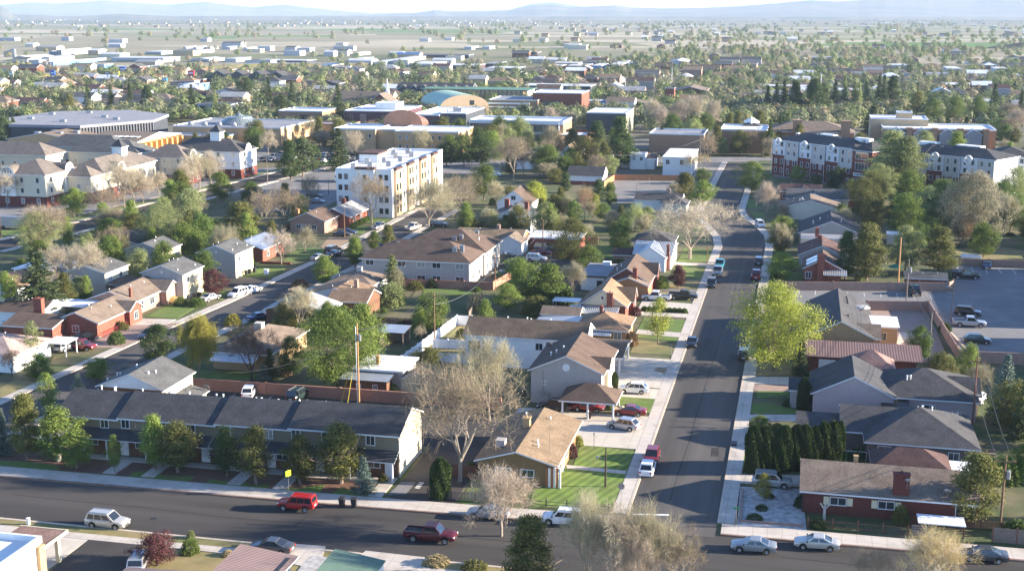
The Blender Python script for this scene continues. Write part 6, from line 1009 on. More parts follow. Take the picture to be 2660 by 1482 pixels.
# ---------------------------------------------------------------- trees one can tell apart: crop, foot x, foot y, top y, width, habit, leaf, label
TL='''
A|190|655|195|250|pine|olive|tall olive-green pine at the left end of the townhouse row
A|30|625|300|150|spruce|blue|blue spruce at the left edge beside the tall olive pine
A|345|335|45|190|young|fresh|feathery pale green tree above the left end of the townhouse roof
A|415|672|288|330|ovoid|fresh|bright lime tree with white trunk, taller of the pair at the townhouses
A|542|722|440|240|ovoid|fresh|bright lime tree, lower right one of the pair at the townhouses
A|810|752|482|140|young|fresh|slender young green tree alone before the townhouse porch
A|1088|728|342|200|ovoid|fresh|light green tree left of the broad dark one at the townhouses
A|1250|748|392|290|ovoid|olive|broad olive tree right of the light green one at the townhouses
A|1592|775|422|200|ovoid|dark|darkest tree in the row, left of the wide townhouse path
A|1800|832|420|250|ovoid|olive|olive tree just left of the yellow-green warning sign
A|2103|835|478|235|ovoid|olive|olive tree just right of the yellow-green warning sign
A|2388|826|395|340|ovoid|olive|last and largest olive tree at the right end of the townhouses
B|180|885|640|170|spruce|blue|small blue spruce beside the townhouse end path
A|550|165|52|95|thinspruce|blue|pale little spruce at the left of the grey-roofed rear house
D|690|1175|1030|220|round|fresh|round light green tree left of the grey-roofed rear house
B|715|925|642|150|column|arbor|cone-shaped dark juniper at the plank fence
B|850|815|-20|740|bare|twig|huge bare tree with pale trunk beside the townhouse drive
E|1060|1470|865|560|budding|grey|wide budding tree behind the huge bare one
E|640|1470|1060|330|bare|tan|smaller bare tree left of the huge one near the shed
B|1140|1190|685|560|budding|pink|rosy budding tree over the silver sedan on the front street
B|1340|1560|1058|440|pine|olive|dense olive juniper at the bottom centre
B|1745|1580|850|400|budding|grey|budding tree right of the bottom juniper
B|1950|1600|930|500|budding|tan|tan budding tree at the bottom near the junction
B|2180|1610|955|520|budding|grey|grey budding tree just below the white stop line
B|2380|1640|1130|380|bare|twig|bare tree with pale branch tips right of the junction
B|2080|1700|1180|420|budding|pink|rosy budding tree at the very bottom below the junction
C|1800|1590|1128|560|budding|straw|pale straw-coloured twiggy tree at the bottom right
C|1370|1580|1262|300|bare|twig|sprawling pale bare tree left of the straw-coloured one
C|530|748|412|128|column|arbor|first arborvitae from the street in the tall row
C|605|742|420|128|column|arbor|second arborvitae from the street in the tall row
C|690|738|455|128|column|arbor|third, shorter arborvitae from the street in the tall row
C|742|735|415|128|column|arbor|fourth arborvitae from the street in the tall row
C|828|725|410|128|column|arbor|fifth arborvitae from the street in the tall row
C|885|722|408|128|column|arbor|sixth arborvitae from the street in the tall row
C|952|715|422|128|column|arbor|seventh arborvitae from the street in the tall row
C|1016|706|388|128|column|arbor|eighth arborvitae from the street in the tall row
C|1080|698|384|128|column|arbor|ninth arborvitae from the street in the tall row
C|1132|690|384|70|column|arbor|last sunlit arborvitae at the right end of the tall row
C|575|470|352|190|round|fresh|rounded bright green tree behind the street end of the arborvitae
C|882|315|82|95|column|arbor|tall dark column arborvitae beside the pink gabled house
F|865|1150|922|120|thinspruce|spruce|narrow dark spruce right of the big lime tree
C|600|945|750|160|young|gold|small golden tree on the gravel corner yard
C|2080|1100|615|390|pine|olive|large sunlit pine at the right end of the dark brick house
F|2290|1485|1005|230|spruce|blue|tall blue-green spruce at the right edge
C|2400|520|100|160|spruce|spruce|dark spruce right of the tall blue-green one
F|672|1122|500|600|round|lime|very large bright lime-yellow tree over the long street
F|725|480|282|235|round|fresh|round light green tree at the right kerb before the solar-panel house
F|715|290|95|150|ovoid|olive|upright olive tree on the right kerb between two rounder ones
F|735|190|30|200|round|fresh|light green tree on the right kerb past the olive one
J|255|1080|945|120|ovoid|grey|small grey-green tree by the bend of the long street
F|1180|475|138|170|pine|dark|dark narrow pine left of the large sunlit pine
F|1325|485|80|270|pine|olive|largest sunlit pine behind the long pinkish wall
F|1600|420|100|260|round|sage|loose grey-green tree between two pines behind the wall
F|1835|438|108|270|pine|olive|broad pine at the corner of the car park
F|2040|1200|925|180|round|fresh|light green tree at the gate below the car park
F|1990|245|55|160|budding|rust|rusty twiggy bush-tree on the dry grass plot
E|1420|1010|775|190|young|sage|pale wispy sapling before the long white house
E|1290|640|325|340|round|fresh|bright rounded tree in the middle gardens
E|1480|650|365|260|ovoid|green|taller leafy green tree right of the bright rounded one
E|1180|700|500|200|round|fresh|smaller green tree left of the bright middle one
E|1640|385|45|340|round|olive|large olive-green tree beyond the apartment car park
E|1760|430|240|190|round|green|dark green tree at the edge of the shaded back lawn
E|380|580|305|160|thinspruce|sage|thin grey spruce before the brown apartment block
E|115|395|180|120|ovoid|green|left of two upright trees at the apartment block corner
E|250|275|135|100|ovoid|green|right of two upright trees at the apartment block corner
S|872|1003|795|225|round|green|huge rounded green tree behind the rose block wall
S|945|962|790|105|ovoid|fresh|lighter green tree right behind the huge rounded one
E|650|860|565|250|round|green|full green tree by the pole at the vinyl fence
E|565|880|668|120|ovoid|fresh|light green upright tree left of the vinyl fence pole
E|580|915|790|100|bare|tan|small pale bare bush-tree at the vinyl fence
E|620|1125|955|290|round|olive|spreading olive-green tree left of the huge bare one
b|400|705|318|270|ovoid|plum|dark reddish tree on the lawn by the black suv
E|2245|930|598|200|young|lime|lime sapling on the fading square lawn
E|920|195|38|190|round|olive|rounded olive tree before the tan ranch house
D|290|755|285|420|spruce|spruce|big grey-green spruce left of the tan-roofed long house
D|590|575|215|390|budding|tan|tan twiggy tree behind the tan-roofed long house
D|420|500|230|260|budding|tan|tan twiggy tree just behind the big grey-green spruce
D|355|320|-60|400|bare|twig|bare grey tree left of the grey two-storey houses
D|1505|595|402|200|round|plum|round purple plum tree on a bright lawn
D|2285|525|308|160|ovoid|fresh|dense bright green street tree on the side street
D|1980|372|112|270|bare|pink|rosy bare fruit tree beyond the grey house
D|2145|292|100|180|budding|grey|old budding fruit tree on the side street lawn
D|770|270|45|230|round|green|left green tree in the clump behind the grey houses
D|830|345|150|210|round|olive|olive tree in front of that clump, behind the farthest grey house
D|960|230|15|270|round|olive|wide olive tree in the middle of the clump behind the grey houses
D|1160|175|15|200|round|sage|pale grey-green tree in the clump behind the grey houses
D|1340|225|-5|160|spruce|olive|gold-tipped spruce in the clump behind the grey houses
D|1490|255|48|230|round|green|bright rounded tree in the clump behind the grey houses
D|1700|180|-70|270|pine|olive|large pine at the right end of the clump behind the grey houses
D|1345|320|195|130|round|bush|low green tree between two grey houses
D|670|340|215|150|round|olive|small olive tree beside the cream house
D|1405|1180|732|300|weeping|gold|golden weeping tree behind the grey-roofed rear house
D|1110|1060|792|260|round|dark|dark round evergreen left of the golden weeping tree
D|1770|1195|775|430|bare|dtwig|dark bare tree with heavy trunk behind the rose block wall
D|1900|1180|960|130|thinspruce|dark|thin dark conifer right of the dark bare tree
D|1860|1200|1070|110|thinspruce|blue|small bluish conifer at the foot of the dark bare tree
D|2050|1160|870|210|round|dark|dark clump tree left of the huge rounded green one
D|235|1060|768|170|young|sage|pale airy tree at the white carport
D|265|1175|1000|220|round|bush|dark green bush-tree below the white carport
D|85|1160|960|190|bare|dtwig|dark purple bare tree at the left edge
D|60|650|420|170|round|fresh|light green tree at the left edge above the spruce
D|160|450|330|120|round|green|small green tree before the far-left cottage
G|1655|858|560|215|budding|tan|first bare tree from the left in the four along the dormitory street
G|1752|834|500|230|budding|tan|second bare tree from the left in the four along the dormitory street
G|1808|812|440|290|budding|grey|third bare tree from the left in the four along the dormitory street
G|1912|785|450|230|budding|tan|last bare tree of the four along the dormitory street
G|1215|950|600|330|budding|tan|wide tan bare tree before the long cream dormitory wing
G|1295|930|640|240|budding|tan|tan bare tree beside the widest one before the long wing
G|1130|970|520|330|budding|tan|tall tan bare tree before the arched dormitory gable
G|1450|895|640|200|budding|tan|small tan bare tree alone on the dormitory verge
G|990|1085|770|350|bare|twig|grey bare tree at the near end of the dormitory verge
G|70|965|590|440|budding|tan|large tan bare tree at the left edge before the dormitory
G|400|1255|945|340|bare|pink|wide rosy bare tree above the white cottage at the left
G|675|1065|795|240|round|fresh|fresh green tree at the dormitory corner
G|720|900|700|150|ovoid|sage|pale tree against the dormitory corner
G|790|570|365|230|spruce|olive|broad spruce among the dormitory roofs
G|330|560|440|110|ovoid|fresh|small yellow-green tree between dormitory roofs at left
G|560|600|505|130|round|olive|small olive tree beside the arched dormitory gable
G|50|430|145|190|pine|spruce|big conifer at the left edge before the flat round building
G|135|415|160|120|spruce|spruce|second conifer from the left edge
G|2240|640|440|170|round|green|bright tree right of the dark-roofed dormitory end
H|330|728|362|220|pine|dark|left dark conifer of the three beside the campus lot
H|440|695|340|260|pine|spruce|middle tall conifer of the three beside the campus lot
H|540|650|400|170|pine|dark|right conifer of the three beside the campus lot
H|770|640|255|200|spruce|spruce|lone dark spruce left of the white apartment building
H|920|530|270|220|budding|tan|tan bare tree before the orange brick hall
H|130|490|265|180|budding|tan|tan bare tree at the crowded campus car park
H|620|430|260|180|budding|tan|bare tree left of the orange brick hall
H|1065|1115|635|430|bare|twig|grey bare tree with straight trunk before the white apartment building
H|1580|1150|690|580|budding|grey|very broad budding tree over the end of the side street
H|1850|1060|670|400|bare|twig|bare tree right of the very broad budding one
H|2080|905|575|290|round|green|full bright green tree right of the white apartment building
H|2345|725|285|340|bare|twig|tall grey bare tree behind the full bright green one
H|290|1140|765|450|bare|twig|wide low bare tree before the shaded car park
H|920|1420|1240|150|ovoid|green|upright green street tree beside the brown apartment roof
H|1740|600|380|210|round|dark|dark tree right behind the white apartment building
H|1900|600|310|230|round|green|green tree in the row behind the white apartment building
H|2060|600|330|220|round|dark|dark green tree in the row behind the white apartment building
H|2180|560|280|200|round|fresh|lighter tree at the right of the row behind the white apartment building
I|1640|1440|885|900|bare|tan|largest bare tree, spreading over the long street
I|800|500|190|210|pine|dark|dark pine left of the black-fronted hall
I|1010|620|150|260|pine|dark|tall dark pine before the black-fronted hall
I|1600|910|655|210|pine|olive|olive conifer at the street end of the pale car park
I|1760|950|730|210|ovoid|fresh|fresh green tree beside the olive conifer
I|1760|760|615|160|round|green|green tree under the white snag
I|1690|700|462|240|bare|straw|bleached bare snag by the white two-storey block
I|245|1010|735|240|round|lime|yellow-green tree before the steep white house
I|520|840|655|110|pine|dark|small dark conifer left of the pale car park
I|820|920|715|130|pine|dark|dark conifer at the pale car park corner
I|920|970|740|110|ovoid|green|slim green tree at the pale car park corner
I|690|1090|750|160|bare|rust|brown bare tree before the pale car park
I|780|1060|850|120|ovoid|lime|small yellow-green tree beside the brown bare one
I|1150|1200|925|230|budding|sage|pale budding tree before the slate house
I|500|1070|880|250|round|sage|grey-green tree behind the apartment car park
I|350|720|560|270|budding|grey|budding tree before the mossy cottages
I|430|760|620|190|round|olive|olive tree left of the long grey-roofed house
I|950|1190|1000|200|round|grey|grey-green bush-tree among the middle gardens
I|1880|470|310|150|round|gold|golden tree by the campus street
I|2200|840|555|320|round|fresh|large rounded tree at the street bend near the dormitory
I|2340|1070|725|220|budding|pink|rosy budding tree on the right side of the bend
I|1385|440|235|95|spruce|dark|left spruce before the brown brick hall
I|1550|440|245|110|spruce|dark|right spruce before the brown brick hall
J|1210|870|275|400|poplar|sage|tall pale cottonwood before the brick dormitory
J|1360|880|330|380|poplar|sage|second pale cottonwood leaning right before the brick dormitory
J|1800|800|285|230|poplar|fresh|narrow bright poplar before the right dormitory wing
J|390|735|595|160|round|fresh|light rounded tree before the brick dormitory
J|740|815|605|230|round|dark|dark rounded tree before the dormitory entrance
J|545|800|675|150|round|dark|low dark tree left of the dark rounded one
J|130|510|175|120|spruce|dark|dark spruce at the left end of the brick dormitory
J|225|420|155|110|spruce|dark|second spruce behind the left end of the dormitory
J|1060|345|55|240|spruce|spruce|big spruce behind the dormitory roof
J|550|285|150|95|spruce|spruce|spruce between the brick towers
J|1730|400|165|150|spruce|dark|left spruce of the pair before the gabled brick hall
J|1905|410|150|150|spruce|dark|right spruce of the pair before the gabled brick hall
J|1950|1310|650|580|round|grey|huge grey-green tree in the right-hand gardens
J|2330|1100|600|330|round|sage|grey-green tree at the right edge beyond the huge one
J|1890|1330|1035|200|budding|rust|rusty bare tree under the huge grey-green one
J|1090|1030|930|220|round|olive|low olive tree by the two garden poles
J|1230|1060|960|180|round|bush|green bush-tree right of the two garden poles
J|1480|1080|890|230|round|bush|dark garden tree below the flat garage
J|960|860|740|160|bare|rust|reddish bare shrub-tree by the dormitory fence
J|2380|760|610|130|round|fresh|bright tree at the right edge below the white gable
J|1420|820|640|200|round|green|green tree at the foot of the cottonwoods
J|1700|760|650|150|round|dark|dark tree at the foot of the narrow poplar
'''
for ln in TL.strip().splitlines():
    c,x,y,ty,w,k,l,lab=ln.split('|'); T(c,float(x),float(y),float(ty),float(w),k,l,lab,bark={'dtwig':BARKD,'straw':BARKW}.get(l) or (BARKW if 'birch' in lab or 'white trunk' in lab else None))
SL='''
B|310|815|752|70|olive|small olive shrub beside the blue spruce
B|930|770|665|90|bush|upright dark shrub at the corner house wall
B|1395|815|700|120|bush|green shrub against the front of the corner house
B|1680|560|488|70|lime|yellow-green shrub at the driveway edge of the corner house
B|1630|640|540|90|plum|dark plum shrub along the corner house side
B|1560|690|640|60|rust|rusty shrub below the plum one
B|1905|305|250|66|green|clipped round shrub beside the carport steps
B|1942|245|205|80|lime|golden shrub by the small bright lawn
B|1932|195|40|50|arbor|slim dark cypress at the grey gabled house corner
C|772|285|232|70|dark|clipped dark ball bush on the shaded lawn
C|1265|665|568|150|dark|dark bush before the hip-roofed grey house
C|1560|1110|975|120|olive|olive shrub at the garden gate
C|2290|800|640|270|fresh|large bright shrub right of the sunlit pine
C|700|445|400|80|green|green shrub behind the arborvitae row
C|590|1010|970|90|dark|low shrub in the gravel planter
C|540|1080|1035|120|dark|low dark shrub on the gravel near the corner
C|640|925|890|80|olive|small shrub in the square gravel planter
C|870|990|900|110|dark|dark shrub against the left end of the red brick house
C|980|1130|1060|130|dark|dark shrub inside the iron fence
C|2380|1180|1080|200|bush|dark shrub behind the right plank fence
F|1560|1110|1060|160|sage|grey-green shrub below the ribbed maroon roof
F|1900|1080|1000|90|sage|spiky grey shrub at the yard pole
F|1880|840|780|90|dark|dark low shrub in the car park bed
F|1025|535|495|50|rust|small dark red bush on the concrete apron
E|540|545|488|120|olive|loose olive shrub below the apartment wall
E|655|535|468|80|dark|round dark shrub below the apartment wall
E|370|655|500|200|sage|pale sprawling shrub under the thin grey spruce
E|365|1262|1205|110|lime|yellowish shrub before the metal-roofed rear house
E|960|695|568|120|straw|orange dry grass clump by the low fence
E|1400|720|590|220|olive|wide olive shrub below the taller leafy tree
E|1965|400|330|140|olive|olive shrub behind the flat-roofed outbuilding
E|2275|540|450|90|fresh|light shrub before the brown stepped gables
E|2020|715|670|80|green|clipped green shrub by the orange gabled house
E|2090|730|662|70|plum|crimson shrub by the orange gabled house
E|2060|940|840|90|rust|dry shrub at the corner of the hip bungalow
E|1570|660|500|160|bush|dark green shrub left of the tin carport
D|820|928|838|115|bush|round shrub at the pinkish forecourt kerb
D|785|830|735|110|sage|blue-green shrub before the red brick house porch
D|860|830|765|90|olive|low olive shrub by the white gate
D|1385|665|602|115|bush|right clipped hedge ball on the bright lawn
D|1272|660|598|95|bush|left clipped hedge ball on the bright lawn
D|2030|820|715|240|olive|wide shaggy olive shrub behind the bungalow
D|1640|800|720|120|gold|tan-gold shrub at the side street kerb
D|2090|600|530|160|pink|low rosy bare shrub by the side street
D|2110|520|470|110|rust|red-brown shrub near the bright street tree
A|1335|1312|1205|130|green|bright rounded shrub at the bottom drive
A|1100|1400|1165|330|plum|purple-red twiggy bush over the bottom left drive
A|1340|1210|1150|60|sage|tall thin plant beside the bright rounded shrub
A|1600|1330|1290|90|straw|dry shrub before the pink ribbed roof
B|690|1390|1325|170|straw|dry grass clump on the near verge
B|950|1420|1365|190|olive|green low plants on the near verge
B|1000|760|700|70|dark|dark shrub at the brick wall of the corner house
J|360|860|790|120|dark|dark shrub row before the maroon-roofed brick house
'''
for ln in SL.strip().splitlines():
    c,x,y,ty,w,l,lab=ln.split('|'); x,y,ty,w=map(float,(x,y,ty,w)); k='column' if 'cypress' in lab else 'shrub'
    if 'twiggy' in lab: T(c,x,y,ty,w,'round',l,lab,cat='shrub',name='bush',bark=BARKD)
    else: T(c,x,y,ty,w,k,l,lab,cat='shrub',name='shrub',minh=.3)
for i in range(9): 
    t=tree('lowshrub','bush',Vector((-27.6+i*.95,235.3,.1)),.9,1.3,'clipped low hedge bush beside the concrete drive','hedge_bush','hedge',group='low hedge beside the drive')
for i in range(16):
    t=tree('shrub','dtwig' if i%3 else 'olive',Vector((-79+i*1.1,213.2,.05)),1.7,1.8,'dark twiggy hedge bush along the middle garden fence','hedge_bush','hedge',group='dark hedge across the middle gardens')
for i in range(12): tree('shrub','bush',Vector((-112.8+i*.0+rng.uniform(-.2,.2),309+i*1.1,.05)),1.3,1.5,'clipped hedge bush before the red brick cottage','hedge_bush','hedge',group='hedge before the brick cottage')
# ---------------------------------------------------------------- campus and dormitories
PURP=brick('plum_brick','#5b4046','#4d363c','#6a5258'); ORW=mat('orange_stucco',(.46,.30,.16),.85,.08,.4); TANW=mat('tan_stucco',(.42,.31,.19),.85,.08,.4); YEL=mat('pale_cream_wall',(.54,.49,.375),.85,.05,.4)
CWHITE=mat('offwhite_wall',(.70,.69,.66),.8,.05,.4); SLW=mat('slate_wall',(.045,.05,.06),.6,.15,.3)
# white four-storey apartment building
def at(c,x,y,z): return P(c,x,y,z)
h=House('apartment_building','white four-storey flat-roofed apartment building with tan bays and roof units','apartment building',(-123.5,326.5,0))
h.block(0,0,16,50,12.6,'flat',0,'x',0,CWHITE,M_WROOF,TRIM,par=.7)
for y in (1.5,13,25,37): 
    h.part('bay',MB().box(16.02,y,.1,16.7,y+5.5,12.9),TANW); h.part('cornice',MB().box(15.9,y-.3,12.9,17.0,y+5.8,13.5),R_MAROON)
h.part('corner_bay',MB().box(6.2,-.9,.1,11.2,-.02,13.2),CWHITE); h.part('cornice',MB().box(5.9,-1.2,13.2,11.5,.6,13.8),R_MAROON); h.part('roof_tower',MB().box(.4,18,12.7,6,26,15.0),CWHITE); h.part('cornice',MB().box(.1,17.7,15,6.3,26.3,15.5),R_MAROON)
for z in (1.2,4.3,7.4,10.4):
    for x in (1.2,2.9,8.6,12.8,14.4): h.win('f',-.92 if 6<x<11 else 0,x,z,.85,1.3,M_DARK,1)
    for y in (8.4,10.6,20,22.6,32,34.5,44.5,47): h.win('r',16,y,z,1.0,1.5,M_DARK,1)
    for y in (2.6,5.2,14.2,16.8,26.2,28.8,38.2,40.8): h.win('r',16.72,y,z,1.1,1.6,M_DARK,1)
for i in range(11): h.unit(4+(i%3)*3.6+rng.uniform(-.4,.4),4+i*3.8,13.0,1.3,1.3,1.1,M_STEEL,'roof_unit')
# orange brick hall with copper vault
a,b,c=at('H',1270,285,9),at('H',1840,275,9),at('H',800,245,9)
h=House('orange_hall','orange brick campus hall with white flat roof and a row of small windows','campus building',(a.x,a.y,0))
W_=b.x-a.x+3; h.block(0,0,W_,22,9,'flat',0,'x',0,ORW,M_WROOF,TRIM,par=.5); h.block(-9,6,8.98,26,8.8,'flat',0,'x',0,ORW,M_WROOF,TRIM,par=.5,name='wing_wall',rname='wing_roof'); h.block(-26,4,16.9,20,9,'flat',0,'x',0,ORW,M_WROOF,TRIM,par=.5,name='west_wall',rname='west_roof')
for i in range(9):
    for z in (2.6,6.2): h.win('f',0,2.2+i*(W_-4.4)/8,z,.95,1.5,TRIM,1)
for i in range(4): h.win('f',4,-24+i*4.2,6,.9,1.4,TRIM,1)
v=MB(); n=18; 
for sx,yy in ((0,0),):
    pts=[(8.2*math.cos(PI*i/n)*-1,6.4*math.sin(PI*i/n)**.8) for i in range(n+1)]
    for p,q in zip(pts,pts[1:]): v.quad((p[0],0,p[1]),(q[0],0,q[1]),(q[0],9,q[1]*.62),(p[0],9,p[1]*.62),m=0)
    v.quad(*[(x,0,z) for x,z in pts],m=1).quad(*[(x,9,z*.62) for x,z in pts[::-1]],m=0)
o=h.part('copper_vault',v,[mat('copper_sheet',(.20,.10,.065),.5,.12,.6,metal=.3),mat('vault_panel',(.36,.17,.10),.6,.12,.5)]); o.location=(-4,23,9)
# round building with glass cone roof
h=House('round_hall','low campus hall with grey flat roof and round glass cone skylight','campus building',(-255,486,0)); h.block(0,0,48,36,7,'flat',0,'x',0,ORW,M_GROOF,TRIM,par=.5); h.block(-8,-9,36,8.9,4.2,'flat',0,'x',0,ORW,M_GROOF,TRIM,par=.4,name='front_wall',rname='front_roof')
h.part('skylight',MB().lathe([(8.4,7.06),(8.4,7.6),(5.4,9.6),(5.3,10),(2,10.3),(.05,11.8)],(22,17,0),24),mat('skylight_glass',(.17,.20,.21),.35,.1,.6,metal=.2,stripe=(0,.8,.05))); [h.part('roof_unit',MB().lathe([(1.1,7.05),(1.2,8),(.8,8.8),(.02,9)],(6+i*6.5,4,0),10),M_STEEL) for i in range(5)]
# big flat round-cornered hall
pts=[(-310,455),(-280,457),(-264,486),(-271,512),(-298,528),(-326,514),(-328,482)]
h=House('flat_hall','very wide campus hall with blue-grey flat roof and dark columned side','campus building',(0,0,0)); h.o.location=(-300,490,0); q=[(x+300,y-490) for x,y in pts]; h.part('wall',MB().prism(q,0,8.5),SLW); h.part('roof',MB().prism([(x*1.02,y*1.02) for x,y in q],8.503,9.6),M_GROOF)
cl=MB(); 
for i in range(26): x=q[1][0]+(q[2][0]-q[1][0])*i/25; y=q[1][1]+(q[2][1]-q[1][1])*i/25; cl.box(x,y-.5,.1,x+.35,y-.15,8.4)
h.part('column_screen',cl,M_STEEL); [h.part('roof_unit',MB().box(x,y,9.61,x+2.4,y+1.6,10.5).box(x-.1,y-.1,10.5,x+2.5,y+1.7,10.6),M_STEEL) for x,y in ((-16,-14),(4,-22),(10,0),(-20,8),(20,-8),(-8,18))]
# brown gym-like halls
h=House('brown_hall','low campus hall with wide brown gable roof and rooftop units','campus building',(-300,438,0)); h.block(0,0,30,20,5.6,'gable',2.6,'y',.9,ORW,R_LTBR,TRIM); [h.unit(x,y,7,2,2,1.2,M_STEEL,'roof_unit') for x,y in ((10,5),(13,12),(19,6),(22,13))]
h=House('pier_hall','timber hall with brown roof, white roof panels and tall slanting piers','campus building',(-266,436,0)); h.block(0,0,22,34,5.8,'gable',2.2,'x',1.6,ORW,R_LTBR,TRIM); [h.part('pier',MB().prism([(22.02,2+i*4.2),(24.4,2+i*4.2),(24.4,3.2+i*4.2),(22.02,3.2+i*4.2)],0,5.4),mat('bright_timber',(.60,.33,.10),.7,.15,1)) for i in range(8)]; [h.part('roof_panel',MB().box(4+i*2.6,6,7.05+.0*i,6+i*2.6,9,7.2),M_WROOF,h.r) for i in range(6)]
# plum brick buildings with white roofs
h=House('plum_hall','plum-brown brick hall with white flat roof and blue glazing','campus building',(-206.5,559.5,0)); h.block(0,0,27,34,8.2,'flat',0,'x',0,PURP,M_WROOF,TRIM,par=.5); h.block(11,12,10,12,11,'flat',0,'x',0,CWHITE,M_WROOF,TRIM,z0=8.3,name='plant_wall',rname='plant_roof'); [h.win('f',0,x,2.5,2.6,4.4,M_STEEL,3) for x in (2.6,9,19.5,24)]
h=House('white_roof_hall','purplish hall with wide white flat roof left of the green vault','campus building',(-172,552,0)); h.block(0,0,13,44,7.6,'flat',0,'x',0,PURP,M_WROOF,TRIM,par=.5); h.block(13.02,2,12,34,8.4,'flat',0,'x',0,SLW,M_WROOF,TRIM,par=.5,name='glass_wall',rname='glass_roof'); [h.win('f',0,x,2.5,1.6,3,M_STEEL,2) for x in (2.5,6.5,10.5)]; h.unit(18,14,8.6,4,3,1.6,M_STEEL,'roof_unit')
h=House('brown_wing','brick hall with slanting white roof at the far left of the campus','campus building',(-242,566,0)); h.block(0,0,22,20,7,'flat',0,'x',0,CAMPBR,M_WROOF,TRIM,par=.5); h.win('f',0,13,1.5,5,4,M_DARK,2)
h=House('low_tan_hall','low tan wall building with long flat roofs','campus building',(-222,520,0)); h.block(0,0,32,14,5.5,'flat',0,'x',0,ORW,M_GROOF,CAMPBR,par=.6); h.block(32.02,-4,16,9,5,'flat',0,'x',0,CAMPBR,M_GROOF,TRIM,name='wing_wall',rname='wing_roof')
# glazed two-storey building
h=House('glazed_hall','two-storey brown brick hall with ribbon windows and white roof edge','campus building',(-136,518,0)); h.block(0,0,40,20,8.6,'flat',0,'x',0,CAMPBR,M_WROOF,TRIM,par=.9); h.part('band',MB().box(-.1,-.5,4.0,40.1,-.01,4.6).box(-.1,-.6,8.0,40.1,-.01,8.9),TRIM)
for z in (.8,4.9): [h.win('f',-.0,x,z,3.4,2.7,TRIM,4) for x in (6,16.5,25.2,29.4,33.6)]
[h.part('fin',MB().box(x,-.9,0,x+.4,-.01,8.9),TRIM) for x in (0,13,20,38)]
h=House('black_hall','windowless hall with near-black front wall and pale flat roof','campus building',(-93.4,560.6,0)); h.block(0,0,17.5,26,9.4,'flat',0,'x',0,CWHITE,M_WROOF,TRIM,par=.4); h.part('front_panel',MB().box(-.1,-.14,0,17.6,-.02,9.3),SLW); h.part('side_panel',MB().box(17.52,0,0,17.6,26,9.3),mat('mossy_wall',(.24,.235,.18),.9,.15,.3))
h=House('brown_block_hall','square brown brick hall with blue-grey roof behind two spruces','campus building',(-57.4,492,0)); h.block(0,0,21,20,7.6,'flat',0,'x',0,CAMPBR,M_GROOF,TRIM,par=.5)
h=House('tan_block','plain tan brick block in front of the dormitory with a small dark window','campus building',(-31,503,0)); h.block(0,0,18,22,8.6,'flat',0,'x',0,CAMPBR,M_WROOF,TRIM,par=.6); h.win('f',0,9.5,5.2,3.2,1.6,M_DARK,1)
h=House('red_roof_school','low hall with brick-red sloped roof edges below the glazed hall','campus building',(-97,503,0)); h.block(0,0,13,22,4.4,'flat',0,'x',0,CAMPBR,M_WROOF,R_RED,par=1.1); h.block(4,-9,10,8.9,4,'flat',0,'x',0,CAMPBR,M_WROOF,R_RED,par=1.0,name='wing_wall',rname='wing_roof')
h=House('white_block','small white two-storey block with flat roof by the brick wall','apartment house',(-45.4,431,0)); h.block(0,0,9.6,26,6,'slab',0,'x',.3,CWHITE,M_WROOF,TRIM); h.part('lower_band',MB().box(-.05,-.08,0,9.65,-.004,2.2),TRIM); [h.win('f',0,x,z,1.0,1.3,M_DARK,1) for x in (1.6,6.4) for z in (3.9,)]; [h.win('r',9.6,y,3.6,1.0,1.2,M_DARK,1) for y in (3,9,15,21)]
h=House('tower_house','white house with two square towers and brown roof','house',(-62,446,0)); h.block(0,2,12,9,3.6,'hip',1.6,'x',.5,CWHITE,R_BROWN,TRIM); h.block(3.6,-1.6,5.4,5,5.2,'flat',0,'x',0,CWHITE,M_WROOF,TRIM,name='tower_wall',rname='tower_roof'); h.block(8.6,-.6,3.4,4,3,'flat',0,'x',0,CWHITE,M_WROOF,TRIM,name='porch_wall',rname='porch_roof'); h.win('f',-1.6,5,3.2,1,1.1).win('f',-1.6,7.6,3.2,1,1.1)
h=House('steep_gable_house','old white house with steep tan gables and white chimney','house',(-84,444,0)); h.block(0,0,7,12,3.6,'gable',4.2,'y',.3,CWHITE,R_TAN,TRIM); h.block(5,3,8,8,3.4,'gable',2.6,'x',.3,CWHITE,R_BROWN,TRIM,name='wing_wall',rname='wing_roof'); h.chimney(8.4,4.5,4,8.6,.9,.9,WHITE); h.win('f',0,2.4,4.4,.8,1.2).win('f',0,4.6,4.4,.8,1.2)
h=House('long_grey_house','long low house with dark grey roof and bright white gable end','house',(-73,402,0)); h.block(0,0,11.5,9.5,2.9,'gable',2.4,'x',.4,WHITE,R_DGREY,TRIM); h.part('brick_base',MB().box(-.1,-.1,0,11.6,-.005,1.2),REDBR)
h=House('mossy_house','low old house with mossy roof left of the steep tan gables','house',(-98,436,0)); h.block(0,0,13,10,3,'hip',1.8,'x',.4,CWHITE,R_GREY,TRIM); h.chimney(5,5,4,5.6,.7,.7,TANBR)
